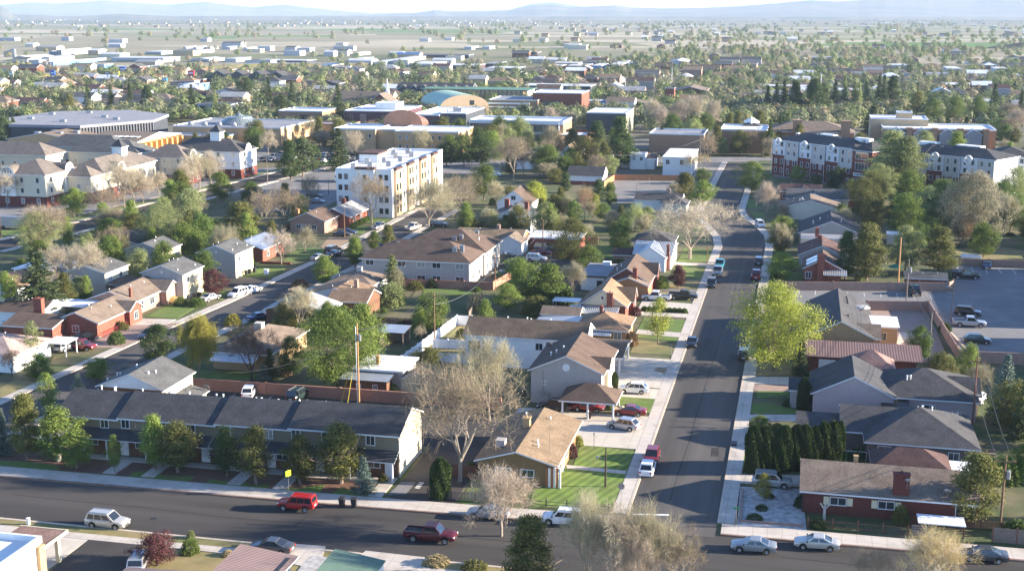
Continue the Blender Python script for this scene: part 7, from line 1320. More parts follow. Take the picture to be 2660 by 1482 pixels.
# brick halls on the right
h=House('tower_brick_hall','brown brick hall with square towers and hip roof behind the dormitory','campus building',(-14,517,0)); h.block(0,0,34,22,7.4,'hip',3.2,'x',.6,CAMPBR,R_LTBR,TRIM); [h.part('tower',MB().box(x,-1.6,0,x+3.4,2,11.6).box(x-.15,-1.75,11.6,x+3.55,2.15,12.1),CAMPBR) for x in (10.5,29)]; h.block(-12,3,11.9,14,7.4,'hip',3,'x',.5,CAMPBR,R_DGREY,TRIM,name='wing_wall',rname='wing_roof'); h.part('white_lantern',MB().lathe([(3.2,9.6),(3.2,10.2),(.05,12)],(-6,10,0),4),WHITE)
h=House('gabled_brick_hall','brown brick hall with four small grey gables and brick piers','campus building',(31,519,0)); h.block(0,0,42,22,9,'flat',0,'x',0,CAMPBR,M_WROOF,TRIM,par=.6)
[ (h.block(2+i*9.4,-3,6.4,5,7.6,'gable',2,'y',.3,M_GROOF,M_METAL,TRIM,name='gable_wall',rname='gable_roof')) for i in range(4)]; [h.part('pier',MB().box(8.8+i*9.4,-3.4,0,10.8+i*9.4,-.02,9.4).box(8.7+i*9.4,-3.5,9.4,10.9+i*9.4,-.02,9.9),CAMPBR) for i in range(4)]; h.block(-4,14,22,16,11.6,'flat',0,'x',0,TANW,M_WROOF,TRIM,name='upper_wall',rname='upper_roof'); h.block(6,16,6,6,14,'flat',0,'x',0,TANW,M_WROOF,TRIM,z0=11.7,name='stair_wall',rname='stair_roof')
# brick dormitory set at an angle
a=at('J',180,350,12); b=at('J',1090,460,12); d=(b-a).to_2d(); L=d.length; rz=math.atan2(d.y,d.x)
h=House('brick_dormitory','four-storey dormitory of red brick below and white and grey above with black mansard roof','dormitory',(a.x,a.y,0),rz)
DW=mat('dorm_white',(.55,.55,.56),.8,.05,.4)
def dorm(h,x0,L,dep,seed,fy=0):
    h.block(x0,fy,L,dep,11.9,'hip',2.2,'x',.5,DW,R_CHAR,TRIM); n=max(2,int(L/5.4)); w=L/n; r=random.Random(seed)
    for i in range(n):
        x=x0+i*w; g=i%2; 
        h.part('brick_bay',MB().box(x+.05,fy-.55-g*.3,0,x+w-.05,fy-.02,6.9-1.3*g),DKBR); h.part('upper_bay',MB().box(x+.05,fy-.45-g*.3,6.9-1.3*g+.003,x+w-.05,fy-.02,11.6),[DW,mat('pale_grey_panel',(.40,.37,.34),.8,.05,.4)][g])
        for z in (1.0,4.0,7.2,9.7): 
            for k in ((.28,.72) if w>4 else (.5,)): h.win('f',fy-(.56 if z<5 else .46)-g*.3,x+w*k,z,.95,1.5,TRIM,1)
        if i%2==0: h.part('arch_dormer',MB().lathe([(1.3,0),(1.3,.5),(.9,.5),(.9,0)],k=16),TRIM).matrix_local=Matrix.Translation((x+w/2,fy-.9,11.4))@Matrix.Rotation(PI/2,4,'X')
        h.part('downspout',MB().tube((x,fy-.95,0),(x,fy-.95,11.6),.08),TRIM)
dorm(h,0,L-8,15,1); h.block(L-7.98,-1.2,8,17,11.9,'hip',2.4,'y',.5,DKBR,R_CHAR,TRIM,name='entrance_wall',rname='entrance_roof'); [h.win('f',-1.2,L-4,z,5,2.2,TRIM,4) for z in (.6,5.6,9.0)]; 
sg=MB().box(L-7,-1.5,3.6,L-1,-1.22,4.6); o=h.part('sign_band',sg,WHITE); lt=MB(); r_=random.Random(4); x=L-6.6
while x<L-1.6: w=r_.choice((.25,.3,.35)); lt.box(x,-1.56,3.85,x+.1,-1.502,4.4); lt.box(x+.1,-1.56,r_.choice((3.85,4.1,4.3)),x+w,-1.502,4.4); x+=w+.14
h.part('lettering',lt,M_DARK,o)
for i in range(10): h.unit(4+i*3.2,7+(i%3),13.6,1.1,1.0,.45,M_STEEL,'roof_unit')
[h.part('skylight',MB().box(x,7,13.2,x+6,9,14.6),M_WROOF) for x in (14,29)]
a=at('J',1290,455,12); b=at('J',1900,512,12); d=(b-a).to_2d(); rz2=math.atan2(d.y,d.x)
h=House('brick_dormitory','right wing of the four-storey dormitory beyond the narrow poplar','dormitory',(a.x,a.y,0),rz2); dorm(h,0,d.length+10,14,2); [h.unit(3+i*3,6,13.4,1.1,1.0,.45,M_STEEL,'roof_unit') for i in range(5)]; h.part('skylight',MB().box(3,7,13.2,9,10,14.6),TRIM); h.part('skylight',MB().box(16,7,13.2,24,10,14.6),TRIM)
a=at('J',2150,520,9); h=House('cream_dormitory_end','pale dormitory end with dark mansard roof near the right edge','dormitory',(a.x,a.y,0)); h.block(0,0,13,16,9.4,'hip',2.4,'x',.5,CWHITE,R_CHAR,TRIM); [h.win('f',0,x,z,1,1.4) for x in (2,5,9) for z in (2,5,7.4)]
# cream dormitory wings on the left: the block rows follow the street
def wing(name,label,x0,y0,w,d,ze,roof,rise,along,rm=R_DORM,wm=YEL,bz=3.2,wins=True,arch=None,**k):
    h=House(name,label,'dormitory',(x0,y0,0)); h.block(0,0,w,d,ze,roof,rise,along,.6,wm,rm,TRIM,**k)
    if bz: h.part('brick_base',MB().box(-.08,-.1,0,w+.1,-.003,bz).box(w+.003,-.1,0,w+.1,d,bz),DKBR)
    if wins:
        for z in np.arange(1.2,ze-1.6,3.0):
            for i in range(max(1,int(w/4.5))): h.win('f',-.1 if z<bz else 0,(i+.5)*w/max(1,int(w/4.5)),float(z),.95,1.4,TRIM,1)
            for i in range(max(1,int(d/5))): h.win('r',w+(.1 if z<bz else 0),(i+.5)*d/max(1,int(d/5)),float(z),.95,1.4,TRIM,1)
    if arch:
        for f,p in arch:
            A=MB(); n=12; R_=2.3
            A.box(-R_,-.5,bz,R_,-.01,ze-.1)
            A.quad(*[(R_*math.cos(PI*i/n),-.5,ze-.1+R_*math.sin(PI*i/n)) for i in range(n+1)]); 
            for i in range(n): c0,s0,c1,s1=math.cos(PI*i/n),math.sin(PI*i/n),math.cos(PI*(i+1)/n),math.sin(PI*(i+1)/n); A.quad((R_*c0,-.5,ze-.1+R_*s0),(R_*c0,4.5,ze-.1+R_*s0),(R_*c1,4.5,ze-.1+R_*s1),(R_*c1,-.5,ze-.1+R_*s1),m=1)
            o=h.part('arched_gable',A,[CWHITE,rm]); 
            if f=='f': o.location=(p,0,0)
            else: o.location=(w,p,0); o.rotation_euler=(0,0,PI/2)
            G=MB().quad(*[(1.7*math.cos(PI*i/n),-.52,ze+.2+1.7*math.sin(PI*i/n)) for i in range(n+1)]); g=G.build('arch_window',GLASS,o); B=MB(); [B.box(x-.06,-.58,ze+.2,x+.06,-.53,ze+1.9-abs(x)*.5) for x in (-1,0,1)]; B.box(-1.8,-.58,ze+.1,1.8,-.53,ze+.22).build('arch_bars',TRIM,g)
    return h
wing('dormitory_wing','cream and red dormitory block with arched gables at the left',-224,321,15,17,9.6,'hip',3.2,'x',arch=(('f',3.2),('r',12)))
wing('dormitory_wing','cream dormitory block behind the tan bare trees',-209.0,331.5,8,6.4,8.2,'hip',2.4,'x')
wing('dormitory_wing','long cream dormitory wing with brown roof along the street',-214,338.4,13,33,8.2,'hip',3.2,'y',arch=(('r',10),))
wing('dormitory_wing','white and red arched dormitory block at the end of the long wing',-206,371.8,14.5,11,9,'hip',3.4,'x',arch=(('r',5),),bz=3.4)
wing('dormitory_wing','dark-roofed dormitory with white arched end near the conifers',-207,390,26,13,9.2,'hip',3.4,'x',R_DGREY,CWHITE,arch=(('r',6),),bz=3.2)
wing('dormitory_wing','grey-roofed rear dormitory wing at the far left',-290,376,46,12,8,'hip',3.4,'x',R_DORM,YEL)
wing('dormitory_wing','grey-roofed middle rear dormitory wing',-243,388,26,13,8,'hip',3.4,'x',R_GREY,YEL)
wing('dormitory_wing','front-left dormitory wing cut by the picture edge',-300,346,40,13,8,'hip',3.2,'x',R_DORM,YEL)
wing('dormitory_wing','second rear dormitory wing behind the spruce',-262,402,30,12,8,'hip',3.4,'x',R_GREY,YEL)
for x,y,z,l in ((-207.5,360,10.8,'white cupola with dark pyramid cap on the long dormitory wing'),(-192,396.5,12.2,'white cupola on the dark-roofed dormitory'),(-262,352,10.6,'white cupola on the front-left dormitory wing')):
    h=House('roof_cupola',l,'cupola',(x,y,z)); h.part('box',MB().box(-1.7,-1.7,-1.2,1.7,1.7,3),CWHITE); h.part('cap',hip(MB(),-1.7,-1.7,1.7,1.7,3,1.9,.4),[R_CHAR,TRIM])
# green vaulted gym, church, column hall, condo row
a=at('L',1780,1012,5); 
h=House('vaulted_gym','campus gym with green barrel-vault roof and orange end wall','campus building',(-200,659,0),R(-58)); v=MB(); n=20; hw,L_,hz=13,38,10
pr=[(L_*.0-(-hw)*0+hw*math.cos(PI*i/n),5+hz*math.sin(PI*i/n)*.62) for i in range(n+1)]
for p,q in zip(pr,pr[1:]): v.quad((0,p[0],p[1]),(0,q[0],q[1]),(L_,q[0],q[1]),(L_,p[0],p[1]))
o=h.part('vault_roof',v,mat('green_metal_roof',(.30,.43,.33),.55,.08,.2,stripe=(0,1.2,.03))); o.location=(0,hw,0); h.part('end_wall',MB().box(.3,.3,0,L_-.02,2*hw-.3,4.95).quad(*[(L_+.02,p[0]+hw,p[1]-.05) for p in pr]).quad((L_+.02,0,0),(L_+.02,2*hw,0),(L_+.02,2*hw,5),(L_+.02,0,5)),mat('gym_tan',(.34,.255,.17),.85,.08,.4)); h.win('r',L_+.03,17,6,2.2,2.2,M_DARK,2)
h=House('gym_annex','long low brick hall with striped white roof edges beside the green vault','campus building',(-160,650,0)); h.block(0,0,26,26,7.5,'flat',0,'x',0,CAMPBR,M_GROOF,TRIM); h.block(22,6,26,24,11,'flat',0,'x',0,REDBR,M_WROOF,TRIM,name='tower_wall',rname='tower_roof'); h.win('f',6,32,3,9,4,M_DARK,3); h.part('louver',MB().box(-10,-2,2,22,-1.6,2.8).box(-8,-2,3.8,22,-1.6,4.6).box(-6,-2,5.6,22,-1.6,6.4),WHITE)
h=House('church','church with long brown roof and slender white steeple','church',(-250,655,0)); h.block(0,0,34,18,5,'gable',5,'x',.8,TANW,R_LTBR,TRIM); h.block(26,-8,10,14,6,'gable',4,'y',.5,REDBR,R_LTBR,TRIM,name='gable_wall',rname='gable_roof'); h.part('steeple',MB().box(30,4.4,0,32,6.4,10.5).lathe([(1.1,10.5),(.8,12.5),(.04,17.5)],(31,5.4,0),8),WHITE)
h=House('colonnade_hall','long cream hall with green roof edge and rows of piers','campus building',(-216,718,0)); h.block(0,0,62,20,8,'slab',0,'x',1.2,YEL,mat('green_roof_edge',(.10,.19,.12),.6),MATS['green_roof_edge']); [h.part('pier',MB().box(x,-1.6,0,x+.9,-.02,7.9),ORW) for x in np.arange(2,60,2.6)]
h=House('condo_row','dark row of terraced apartments with jagged roofline behind the green vault','apartments',(-238,738,0)); h.block(0,0,46,12,7,'gable',3,'x',.4,SLW,R_DGREY,TRIM); [h.block(2+i*6.4,-2,4,4,7,'gable',2,'y',.3,SLW,R_DGREY,TRIM,name='bay_wall',rname='bay_roof') for i in range(7)]; h.part('end_wall',MB().box(46.02,0,0,46.2,12,7),WHITE)
# ---------------------------------------------------------------- beyond the campus: sheds, houses, signs, trees, hills
def boxes():
    out=[]
    for o in S.objects:
        if o.parent is None and o.type=='EMPTY' and (o.get('category') in ('house','campus building','dormitory','apartment building','apartment block','townhouses','church','apartments','warehouse','apartment house','garage','shed','outbuilding','shop')):
            xs=[];ys=[]; c,s_=math.cos(o.rotation_euler.z),math.sin(o.rotation_euler.z)
            for ch in o.children:
                if ch.type=='MESH' and ch.name.split('.')[0] in ('wall','roof','wing_wall','rear_wall','west_wall','vault_roof','front_wall','upper_wall','entrance_wall','gym'):
                    for v in ch.bound_box: 
                        x,y=v[0]+ch.location.x,v[1]+ch.location.y; xs.append(o.location.x+c*x-s_*y); ys.append(o.location.y+s_*x+c*y)
            if xs: out.append((min(xs)-1.5,min(ys)-3,max(xs)+1.5,max(ys)+1.5))
    return out
WM={'w':mat('white_shed_metal',(.42,.42,.42),.6,.06,.2),'g':mat('grey_shed_metal',(.33,.35,.38),.6,.08,.2),'b':mat('blue_shed_metal',(.12,.25,.45),.5,.08,.2),'t':TANW,'c':YEL,'r':REDBR,'d':SLW,'n':BROWNBR,'p':PURP,'o':ORW}
RM={'w':mat('pale_shed_roof',(.46,.46,.47),.7,.12,.1),'g':M_GROOF,'b':mat('blue_roof',(.05,.12,.30),.5,.08,.2),'r':mat('red_roof',(.34,.05,.05),.6,.1,.2),'d':R_DGREY,'t':R_LTBR,'n':R_BROWN}
WL_='''
K|125|330|585|535|45|w|w|gable|wide white industrial shed left of the white mill
K|395|525|585|541|45|w|g|gable|pale industrial shed with grey roof below the white mill
K|545|650|530|476|60|w|w|slab|tall white mill block at the left of the plain
K|470|540|526|486|25|g|g|gable|small grey gabled mill beside the tall white block
K|1065|1640|592|550|35|g|w|slab|very long blue-grey shed on the left industrial plain
K|1825|2050|592|556|35|g|w|gable|grey shed right of the very long one
K|2150|2300|593|559|35|w|w|slab|white-ended shed at the right of the three long sheds
K|1390|1590|521|504|40|g|w|slab|thin pale shed behind the very long one
K|1770|1880|516|491|60|w|w|slab|white cubic shed with long lit side on the plain
K|1750|1800|473|451|30|g|w|gable|first small hangar in the distant row on the airfield
K|1845|1890|473|455|30|w|w|gable|second small hangar in the distant row on the airfield
K|1940|2030|474|449|25|g|w|gable|third small hangar in the distant row on the airfield
K|2120|2230|474|446|30|g|w|gable|largest hangar in the distant row on the airfield
K|2330|2385|481|460|35|w|w|gable|last small hangar in the distant row on the airfield
K|465|530|627|592|80|b|w|slab|bright blue shed with long lit side at the left
K|680|742|607|578|30|g|w|slab|small grey-blue shed right of the bright blue one
K|780|900|597|568|30|g|w|slab|grey-blue shed below the white mill
K|400|470|628|604|20|b|w|slab|low blue building before the bright blue shed
K|925|1020|650|616|15|b|g|slab|blue roadside building by the interstate
K|1045|1360|672|638|15|c|w|slab|long cream roadside store by the interstate
K|1365|1425|668|641|20|b|w|slab|small blue store on the roadside
K|1465|1560|664|639|20|g|w|slab|dark glazed store on the roadside
K|1180|1470|772|732|30|c|r|gable|long restaurant with bright red roof
K|1705|1800|848|812|20|w|b|slab|white-walled shop with blue roof band at the left
K|1840|1905|866|800|15|b|b|slab|blue-faced shop beside the blue-banded one
K|1735|1980|800|755|15|n|t|slab|low brown motel under the red sign
K|2020|2300|962|852|20|w|d|gable|white terrace with dark pitched roof among the left trees
K|2305|2400|940|870|15|c|w|slab|cream gabled store beside the white terrace
K|0|120|1104|1040|20|w|w|slab|white low building at the left edge above the campus
K|1730|1940|1060|990|14|c|t|hip|cream hip-roofed house above the flat round hall
K|1890|2260|1085|990|16|w|d|slab|long white house with dark windows above the round hall
L|630|830|860|775|14|d|d|gable|dark house with tall white gable among the middle trees
L|830|1005|905|865|20|w|g|slab|low white office with blue-grey roof
L|835|1005|860|818|12|r|n|gable|red brick house behind the low white office
L|965|1085|588|562|30|b|w|slab|light blue shed on the middle plain
L|1145|1400|622|602|130|w|w|slab|long white shopping strip running away
L|1475|1760|642|610|50|w|w|slab|wide white store behind the shopping strip
L|605|780|657|633|30|w|b|slab|white store with blue front in the middle distance
L|0|560|606|583|25|d|w|slab|very long dark-fronted shed behind the interstate
L|1420|2090|552|520|20|d|d|slab|long dark dealership roof on the plain
L|940|1040|532|505|40|g|w|gable|grey gabled shed on the middle plain
L|2010|2110|476|447|35|g|w|slab|first of two distant blue-grey sheds on the plain
L|2180|2280|472|445|35|g|w|slab|second of two distant blue-grey sheds on the plain
L|2215|2360|645|606|40|d|g|slab|dark blue shed at the edge of the town trees
L|2215|2560|688|648|30|d|w|slab|low dark store below the dark blue shed
L|1820|2180|657|632|30|p|w|slab|long purplish store with white roof edge
M|405|560|662|628|40|p|w|slab|first white-roofed store in the middle row
M|565|785|666|627|40|p|w|slab|second white-roofed store in the middle row
M|800|940|682|626|45|b|w|slab|third white-roofed store with blue front in the middle row
M|945|1110|684|622|45|p|w|slab|fourth white-roofed store in the middle row
M|650|905|626|595|30|d|d|slab|dark long building behind the row of white-roofed stores
M|980|1160|622|600|30|d|g|slab|dark store at the right of the row of white roofs
M|145|825|892|815|22|d|w|slab|long dark three-storey block behind the campus
M|210|300|527|494|25|d|t|gable|brown gabled barn on the distant plain
M|1540|1740|640|576|50|g|w|gable|large grey-blue hall with broad gable end
M|1735|1930|612|590|25|n|n|slab|long brown roof right of the broad gable hall
M|1960|2400|642|616|30|t|n|slab|long low brown-roofed school in the right distance
M|1035|1370|1045|965|16|n|t|gable|brown-roofed lodge above the black-fronted hall
M|1500|1570|1000|840|6|r|d|slab|tall red brick church tower with open belfry
M|1580|1930|960|830|26|n|t|gable|large brown-gabled church among the spruces
M|880|1050|1020|950|14|b|g|gable|small grey-blue roofed house by the campus pole lights
M|370|1000|1010|985|10|d|w|slab|low white-roofed row behind the glazed hall
N|40|610|895|820|16|p|w|slab|white and plum flat-roofed apartment block above the dark spruces
N|1060|1195|832|770|18|d|n|gable|dark shed roof among the right-hand town trees
N|800|1040|908|880|20|w|w|slab|flat white roof just above the dark spruces
N|1390|1490|732|690|18|g|n|gable|blue-grey gabled house in the right distance
N|1680|1810|742|690|25|g|n|gable|larger blue-grey gabled hall in the right distance
N|1270|1480|656|620|25|w|w|slab|white-roofed hall among the right-hand town trees
N|1845|2010|722|655|40|g|w|slab|grey commercial block at the right
N|2300|2450|702|655|30|w|w|slab|white commercial block at the right edge
N|1820|2120|862|808|25|r|w|slab|dark red long building right of the spruces
N|880|1060|477|450|40|o|o_|slab|orange-brown roofed complex in the far right distance
N|510|850|577|550|25|t|g|slab|low building row with grey roofs in the right distance
N|2190|2290|1085|965|16|g|w|slab|pale grey tall house end behind the right-hand trees
N|1500|1610|840|785|14|w|w|gable|pale double-gabled house right of the spruces
N|2480|2576|760|735|30|w|w|slab|white roof at the far right edge
'''
RM['o_']=ORW
for ln in WL_.strip().splitlines():
    c,xl,xr,yb,yt,dp,wm,rm,rf,lab=ln.split('|'); a=P(c,float(xl),float(yb)); b=P(c,float(xr),float(yb)); y0=(a.y+b.y)/2; hh=max(3.2,hgt(P(c,(float(xl)+float(xr))/2,float(yb)),c,float(yt)))
    w=side(b)-side(a); w=max(5,w-.1*float(dp)); d=float(dp); z=min(a.z,b.z)
    h=House('warehouse' if 'shed' in lab or 'hangar' in lab else 'town_building',lab,'warehouse' if 'shed' in lab or 'hangar' in lab else 'shop' if 'stor' in lab or 'shop' in lab else 'house' if 'house' in lab else 'campus building',(a.x,a.y,z)); ze=hh*.72 if rf!='slab' else hh-.3
    h.block(0,0,w,d,ze,rf,hh-ze,'y' if rf=='gable' and w<30 else 'x',.3,WM[wm],RM[rm],TRIM,z0=-3)
    if 'block' in lab or 'terrace' in lab or 'long white house' in lab:
        n=max(3,int(w/5)); 
        for i in range(n): h.part('window_bay',MB().box((i+.25)*w/n,-.12,hh*.15,(i+.75)*w/n,-.004,ze*.85),M_DARK if wm!='d' else GLASS)
    elif w>14: h.part('shop_front',MB().box(w*.1,-.12,.2,w*.9,-.004,ze*.45),GLASS)
rs=random.Random(31); sh={}
for i in range(400):
    if len(sh)>=38: break
    u,v=rs.uniform(-20,1500),rs.choice((rs.uniform(104,125),rs.uniform(125,178),rs.uniform(125,178)))
    p=P('S',u,v); k=(round(u/26),round(v/6))
    if k in sh: continue
    L_=rs.uniform(10,28); d_=rs.uniform(10,20); z_=rs.uniform(3.4,5.4); wm,wn=rs.choice((('w','white'),('g','grey'),('c','cream'),('w','pale'),('g','blue-grey'),('t','tan'))); rm,rn=rs.choice((('w','white'),('g','grey'),('w','bright'),('d','dark'),('b','blue'))); rf=rs.choice(('slab','gable','slab'))
    h=House('warehouse','x','warehouse',p,0,'sheds on the industrial plain'); h.block(0,0,L_,d_,z_,rf,1.6,'x',.3,WM[wm],RM[rm],TRIM,z0=-2); sh[k]=(u,v,h.o,'%s shed with %s roof'%(wn,rn))
byl={}
for u,v,o,l in sh.values(): byl.setdefault((l,'far' if v<118 else 'near' if v>150 else 'middle'),[]).append((u,o))
for (l,b_),q in byl.items():
    for i,(u,o) in enumerate(sorted(q,key=lambda a:a[0])): o['label']=('' if len(q)==1 else ['leftmost','second','third','fourth','fifth','sixth','seventh','eighth'][min(i,7)]+' ')+l+' in the %s part of the industrial plain'%b_
h=House('grain_silo','row of tall grey silos at the far left of the plain','silos',P('K',50,545)); [h.part('silo',MB().lathe([(1.5,-2),(1.5,8-abs(i-4)*.8),(.9,8.9-abs(i-4)*.8),(.05,9.1-abs(i-4)*.8)],(i*2.9,0,0),12),M_STEEL) for i in range(5)]
t=House('gabled_motel','dark motel with four wide gables in the left town','motel',P('K',1995,795)); [t.block(i*15,0,14.9,14,5,'gable',4,'y',.3,SLW,R_DGREY,TRIM) for i in range(4)]
def bigsign(x,yb,yt,w,hgt_,m,lab,two=False):
    b=P('K',x,yb); h=hgt(b,'K',yt); sc=k4*fwd(b)/F; t=thing('pole_sign',lab,'sign',b); MB().tube((-w*sc*.35 if two else 0,0,-1),(-w*sc*.35 if two else 0,0,h),.35,.35,8).build('post',TRIM,t)
    if two: MB().tube((w*sc*.45,0,-1),(w*sc*.45,0,h),.5,.5,8).build('post',TRIM,t)
    MB().box(-w*sc/2,-.5,h-hgt_*sc,w*sc/2,.5,h).build('panel',m,t); MB().box(-w*sc*.36,-.56,h-hgt_*sc*.65,w*sc*.36,-.503,h-hgt_*sc*.35).build('lettering',TRIM,t)
SB=mat('sign_blue',(.03,.10,.42),.5); SR=mat('sign_red',(.42,.02,.06),.5); SY=mat('sign_yellow',(.55,.45,.02),.5); SC=mat('sign_cyan',(.03,.35,.55),.5)
for a in ((118,825,680,40,55,M_STEEL,'grey square roadside sign on two white posts',True),(510,795,675,48,45,SB,'small blue roadside sign at the left'),(1035,812,685,55,28,M_DARK,'dark roadside sign on a black post'),(1132,812,683,34,34,SY,'yellow roadside sign on a slim post'),(1175,735,636,55,45,SB,'large blue roadside sign by the interstate'),(1580,838,746,46,30,SC,'bright cyan roadside sign'),(1830,800,674,66,48,SR,'red roadside sign above the brown motel'),(1510,640,592,66,26,M_DARK,'dark billboard by the long blue-grey shed'),(435,860,812,60,30,mat('sign_orange',(.5,.12,.05),.5),'orange roadside sign near the left edge')): bigsign(*a)
for c,x,yb,yt,l in (('K',452,915,800,'white flagpole in the left town'),('M',668,1010,855,'tall light mast at the campus car park, left'),('M',1015,985,850,'tall light mast at the campus car park, right'),('M',302,1085,935,'slim floodlight pole behind the glazed hall, left'),('M',322,1085,940,'slim floodlight pole behind the glazed hall, right'),('M',1563,820,640,'slender white spire pole in the middle town'),('M',1120,830,740,'light pole in the middle town'),('L',1230,905,835,'pole with flag left of the church steeple'),('N',630,880,700,'tall thin pole right of the white and plum apartments')):
    b=P(c,x,yb); h=hgt(b,c,yt); t=thing('light_mast',l,'pole',b); MB().tube((0,0,-1),(0,0,h),.22,.14,6).build('mast',TRIM,t); MB().box(-.9,-.2,h-.5,.9,.2,h+.1).build('lamp_head',M_STEEL,t)
# interstate embankment
q=[P('K',x,y) for x,y in ((-300,765),(0,752),(620,722),(1200,688),(1800,650),(2576,632))]; q+=[P('L',x,y) for x,y in ((400,634),(1100,626))]
hw=MB(); 
for a,b in zip(q,q[1:]): hw.quad((a.x,a.y,a.z+2.2),(b.x,b.y,b.z+2.2),(b.x,b.y+26,b.z+2.2),(a.x,a.y+26,a.z+2.2)).quad((a.x,a.y-9,a.z-.1),(b.x,b.y-9,b.z-.1),(b.x,b.y,b.z+2.2),(a.x,a.y,a.z+2.2),m=1)
tag(hw.build('road',[mat('motorway_asphalt',(.22,.21,.20),.9,.1,.05),LAWND]),'pale motorway embankment crossing the left town',kind='structure')
# houses of the outer town
HR=[R_BROWN,R_LTBR,R_GREY,R_DGREY,R_TAN,R_LGREY,R_MAROON,M_WROOF]; HRN=['brown','light brown','grey','slate','tan','pale grey','maroon','white']; HW=[CWHITE,YEL,TANW,BROWNBR,GREIGE,REDBR,PINKBR]; HWN=['white','cream','tan','brown brick','grey','red brick','pinkish brick']
BX=boxes(); rh=random.Random(11); HP={}; placed=[]
LM=[(0,160,'west of the motorway signs'),(330,0,'in the trees above the flat hall'),(700,0,'above the round glass-topped hall'),(1000,0,'behind the vaulted gym'),(1330,0,'above the glazed hall'),(1640,0,'behind the black-fronted hall'),(1950,0,'above the dark spruces'),(2300,0,'above the gabled brick hall'),(2520,0,'near the right edge')]
def blocked(x,y,r=0,bx=None):
    for a in (bx or BX):
        if a[0]-r<x<a[2]+r and a[1]-r<y<a[3]+r: return True
    return False
roads=lambda x,y: (-31<x<-12 and y<480) or (-200<x<-165 and y<450)
rank={}; tries=0
while len(placed)<195 and tries<6000:
    tries+=1; v=100+ (rh.random()**.8)*190; u=rh.uniform(-60,2720); p=P('S',u,v)
    if u<1330 and v<188: continue
    if v<150 and rh.random()<.6: continue
    if blocked(p.x,p.y,7) or roads(p.x,p.y) or any(abs(p.x-a)<17 and abs(p.y-b)<17 for a,b in placed): continue
    i,j=rh.randrange(8),rh.randrange(7); w,d=rh.choice(((12,9),(15,10),(10,12),(18,10))); along='x' if w>d else 'y'; key=(i,j,w,rh.random()<.3)
    placed.append((p.x,p.y))
    if key not in HP:
        h=House('town_house','x','house',(0,0,0)); h.block(0,0,w,d,3.2 if not key[3] else 5.4,'hip' if (i+j)%3==0 else 'gable',2.2,along,.5,HW[j],HR[i],TRIM,z0=-2); h.win('f',0,w*.3,1.2,1.4,1.2).win('f',0,w*.7,1.2,1.4,1.2); HP[key]=h.o; o=h.o
    else: o=copy_tree(HP[key])
    o.name='town_house'; o.location=p-Vector((w/2,d/2,0)); band='near' if v>225 else 'far' if v<150 else 'middle'
    lm=min((l for l in LM),key=lambda l:abs(l[0]-u))[2]; k=(i,j,lm,band); rank.setdefault(k,[]).append((u,o)); 
ORD=['first','second','third','fourth','fifth','sixth','seventh','eighth','ninth','tenth','eleventh','twelfth']
def ordn(n): return ORD[n] if n<12 else '%dth'%(n+1)
for (i,j,lm,band),l in rank.items():
    for n,(u,o) in enumerate(sorted(l,key=lambda a:a[0])):
        tag(o,'%s%s-roofed %s house %s, %s rows'%('' if len(l)==1 else ordn(n)+' ',HRN[i],HWN[j],lm,band),'house','outer town houses')
# unseen halls added past the right edge to cast shade on the car park
for nm,x,y,w_,d_,z_ in (('added brick hall south-east of the worn car park, shading it from outside the view',62,196,20,38,8.5),('added brick hall east of the worn car park, shading it from outside the view',64,245,22,50,9.5)):
    h=House('added_shade_hall',nm,'campus building',(x,y,0)); h.block(0,0,w_,d_,z_,'gable',2.2,'y',.5,BROWNBR,R_DGREY,TRIM); [h.win('f',0,3+i*4,1.5,1.4,1.4) for i in range(4)]; [h.win('l',0,4+i*5,1.5,1.4,1.4) for i in range(7)]
# back-garden trees of the street blocks
rg=random.Random(21); GT=[('round','olive','olive garden tree'),('round','green','green garden tree'),('round','sage','grey-green garden tree'),('budding','grey','budding garden tree'),('ovoid','fresh','fresh green garden tree'),('round','bush','dark leafy garden tree'),('bare','twig','bare garden tree'),('pine','olive','garden pine')]
BX0=boxes(); cnt={}
for o in [o for o in S.objects if o.parent is None and o.get('category') in ('house','apartment block')]:
    x,y=o.location.x,o.location.y
    if not(178<y<425 and -180<x<75): continue
    b=[a for a in BX0 if a[0]-1<x<a[2]+1 and a[1]-1<y<a[3]+4]
    if not b: continue
    b=b[0]
    for k in range(5):
        px_,py_=rg.uniform(b[0]-4,b[2]+4),rg.uniform(b[3],b[3]+9)
        if any(a[0]-1<px_<a[2]+1 and a[1]<py_<a[3]+1 for a in BX0) or -31<px_<-4 or (-118<px_<-94) or (-70<px_<-40 and 246<py_<290) or (-80<px_<-56 and 160<py_<172) or (px_>24 and py_<300) or (-62<px_<-35 and 375<py_<418): continue
        kd,lf,nm=rg.choice(GT); h_=rg.uniform(5,9.5)
        lab=nm+' behind the '+' '.join(o['label'].split()[:11]); cnt[lab]=cnt.get(lab,0)+1
        if cnt[lab]>1: lab={2:'second ',3:'third '}.get(cnt[lab],'another ')+lab
        tree(kd,lf,Vector((px_,py_,.05)),h_,h_*rg.uniform(.75,1.0)*(.65 if kd in('ovoid','pine') else 1),' '.join(lab.split()[:16]),NAMES.get(kd,'tree'))
    for k in range(6):
        px_,py_=rg.uniform(b[0]-5,b[2]+5),rg.uniform(b[1]-3,b[3]+10)
        if any(a[0]-.3<px_<a[2]+.3 and a[1]+1<py_<a[3]+.3 for a in BX0) or -27<px_<-4 or (-118<px_<-94) or (-70<px_<-40 and 246<py_<290) or (px_>24 and py_<300) or (-62<px_<-35 and 375<py_<418): continue
        tree('shrub',rg.choice(('bush','olive','green','sage','rust')),Vector((px_,py_,.05)),rg.uniform(.9,2.2),rg.uniform(1.4,3),'leafy garden shrub growing in a house yard','shrub','shrub',group='garden shrubs in the house yards')
